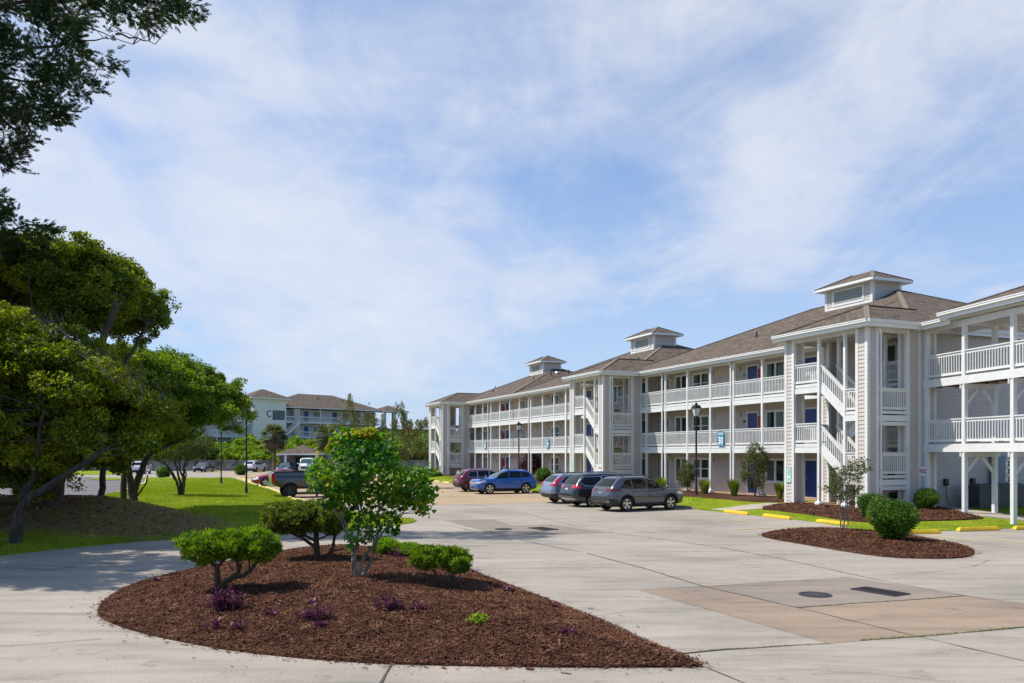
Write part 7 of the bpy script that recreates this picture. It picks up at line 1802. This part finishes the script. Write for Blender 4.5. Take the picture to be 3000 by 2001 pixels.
# --- young trees ---------------------------------------------------------------
def sapling(lab, name, base, Y0, poly, stems, n, per, depth, r, size, seed, mat='crape', grp='young trees along the building', barkm='greybark', gap=.5, r0=.02, asp=.5, bz=None):
    def f(t):
        mb = MB(); n_ = []
        for i, s in enumerate(stems): n_ += limb(mb, s, Y0, r0, .006, seed+i, zb=base[2]-.05, yj=.12)
        cr_, cen = crown('crown', t, mat, poly, Y0, n, per, depth, r, size, seed, asp, .8, gap=gap)
        twigs(mb, n_, cen, np.random.RandomState(seed), 90, .008, 1.6); mb.obj('trunk', M[barkm], t, smooth=60)
    return tree(name, lab, 'tree', base, f, grp)
z9 = lambda L: pxpoly(L, (2380,1280), 4.9)
x, y, z = onB(2470,1553)
sapling('young crape myrtle on several straight stems at the left of the small island', 'young_tree', (x,y,z), y, z9([(120,740),(180,700),(260,690),(300,610),(260,410),(330,400),(430,400),(500,420),(560,380),(620,300),(700,240),(780,250),(830,235),(850,290),(800,370),(850,480),(760,490),(690,560),(640,650),(690,730),(640,850),(560,890),(480,920),(420,950),(350,900),(320,830),(240,790),(150,760)]),
    [z9([(410,1350),(408,1150),(405,980),(400,800),(360,600),(310,450)]), z9([(432,1350),(430,1150),(440,900),(450,700),(420,450)]), z9([(452,1350),(455,1150),(480,900),(490,700),(560,500),(640,320)]), z9([(475,1350),(470,1150),(500,900),(560,700),(660,450),(800,300)]), z9([(495,1350),(500,1150),(505,980),(500,800),(540,600)]), z9([(408,950),(350,830),(240,770),(150,745)]), z9([(490,700),(640,560),(800,470)])], 330, 13, .7, .14, .065, 601, gap=.55, r0=.014)
crp = lambda a, b, c, d: [(a+(b-a)*.5,c),(b-(b-a)*.2,c+(d-c)*.12),(b,c+(d-c)*.4),(b-(b-a)*.08,c+(d-c)*.7),(a+(b-a)*.6,c+(d-c)*.85),(a+(b-a)*.4,c+(d-c)*.85),(a,c+(d-c)*.68),(a+(b-a)*.08,c+(d-c)*.4),(a+(b-a)*.25,c+(d-c)*.15)]
def sap(lab, a, b, c, d, n, seed, mat='crape', name='young_tree', size=.085, per=26, r=.2):
    bx = (a+b)/2; x, y, z = G(bx, d); m = (a+b)/2; w_ = b-a; h_ = d-c
    st = [[(m-2,d),(m-3,d-h_*.3),(m-w_*.2,c+h_*.4),(m-w_*.3,c+h_*.25)], [(m+1,d),(m+1,d-h_*.35),(m+w_*.05,c+h_*.15)], [(m+3,d),(m+4,d-h_*.3),(m+w_*.25,c+h_*.45),(m+w_*.4,c+h_*.3)]]
    sapling(lab, name, (x,y,z), y, crp(a, b, c, d), st, n, per, .9, r, size, seed, mat, r0=.03, gap=.3)
sap('slim young tree beside the lamp post in the mulch bed', 1987,2034,1350,1443,170,611)
sap('young tree with a high leader in front of the blue ground floor door', 2172,2250,1292,1457,300,612)
sap('dark shrubby young tree left of the middle building, nearest the far tower', 1369,1409,1303,1378,240,613,'oak3','young_tree',.12,26,.3)
sap('bushy young tree under the number 28 sign', 1414,1474,1313,1379,300,614,'oak3','young_tree',.12,26,.3)
sap('purple leaved plum tree behind the blue car', 1524,1582,1326,1404,260,615,'plum','plum_tree',.13,26,.3)
sap('narrow young tree against the middle stair tower column', 1648,1668,1312,1384,110,616,'oak3','young_tree',.12,24,.25)
x, y, z = G(1590,1411); boxwood('olive green shrub left of the silver car', ell(1572,1612,1374,1411,seed=8), y, (x,y,z), 380, 26, 1.0, 507, 'shrubs by the middle building', .10, .22)
def tuft(lab, a, b, c, d, seed, n=420, grp='clumps of tall ornamental grass', mat='grass', name='ornamental_grass'):
    x, y, z = G((a+b)/2, d); hh = (d-c)*y/F*1.0; w_ = (b-a)*y/F/2; rs = np.random.RandomState(seed); V = []
    for i in range(n):
        ang = rs.uniform(0, 6.28); q = rs.uniform(0, 1)**.5; bx, by = x+math.cos(ang)*q*w_*.38, y+math.sin(ang)*q*w_*.38; L = hh*rs.uniform(.65, 1.08); ox, oy = math.cos(ang)*q*w_*.75+rs.normal(0,.05), math.sin(ang)*q*w_*.75+rs.normal(0,.05)
        P0 = Vector((bx,by,z)); P1 = Vector((bx+ox*.35,by+oy*.35,z+L*.62)); P2 = Vector((bx+ox,by+oy,z+L*.92)); s = Vector((math.cos(ang+1.57),math.sin(ang+1.57),0))*.013
        V += [P0-s, P0+s, P1+s, P1-s, P1-s, P1+s, P2+s*.2, P2-s*.2]
    t = thing(name, lab, 'ornamental grass' if name == 'ornamental_grass' else 'plant', (x,y,z), 0, grp); V = np.array([tuple(v) for v in V]); npobj('blades', V, np.arange(len(V)).reshape(-1,4), LM[mat], t); relocate(t)
tuft('clump of tall grass just beyond the grey SUV hood', 1912,1960,1394,1450,701)
tuft('clump of tall grass directly right of the tall lamp post', 2044,2086,1402,1449,702)
tuft('clump of tall grass left of the young tree before the blue door', 2128,2172,1400,1455,703)
tuft('clump of tall grass against the left column of the near stair tower', 2266,2302,1411,1464,704)
tuft('pale wispy grass behind the silver car', 1612,1640,1378,1408,705,mat='grass')
tuft('pale wispy grass below the window of the middle building', 1628,1664,1380,1408,706)
tuft('spiky pale yucca by the far stair tower', 1258,1282,1366,1392,707,220,'spiky plants at the far tower','grass','yucca_plant')
x, y, z = G(1280,1396); boxwood('low green shrub at the foot of the far stair tower', ell(1260,1296,1385,1398,seed=9), y, (x,y,z), 160, 22, .7, 508, 'shrubs by the far stair tower', .12, .22)
x, y, z = G(1245,1392); boxwood('low shrub left of the far stair tower', ell(1228,1256,1372,1392,seed=10), y, (x,y,z), 160, 22, .7, 509, 'shrubs by the far stair tower', .12, .22)
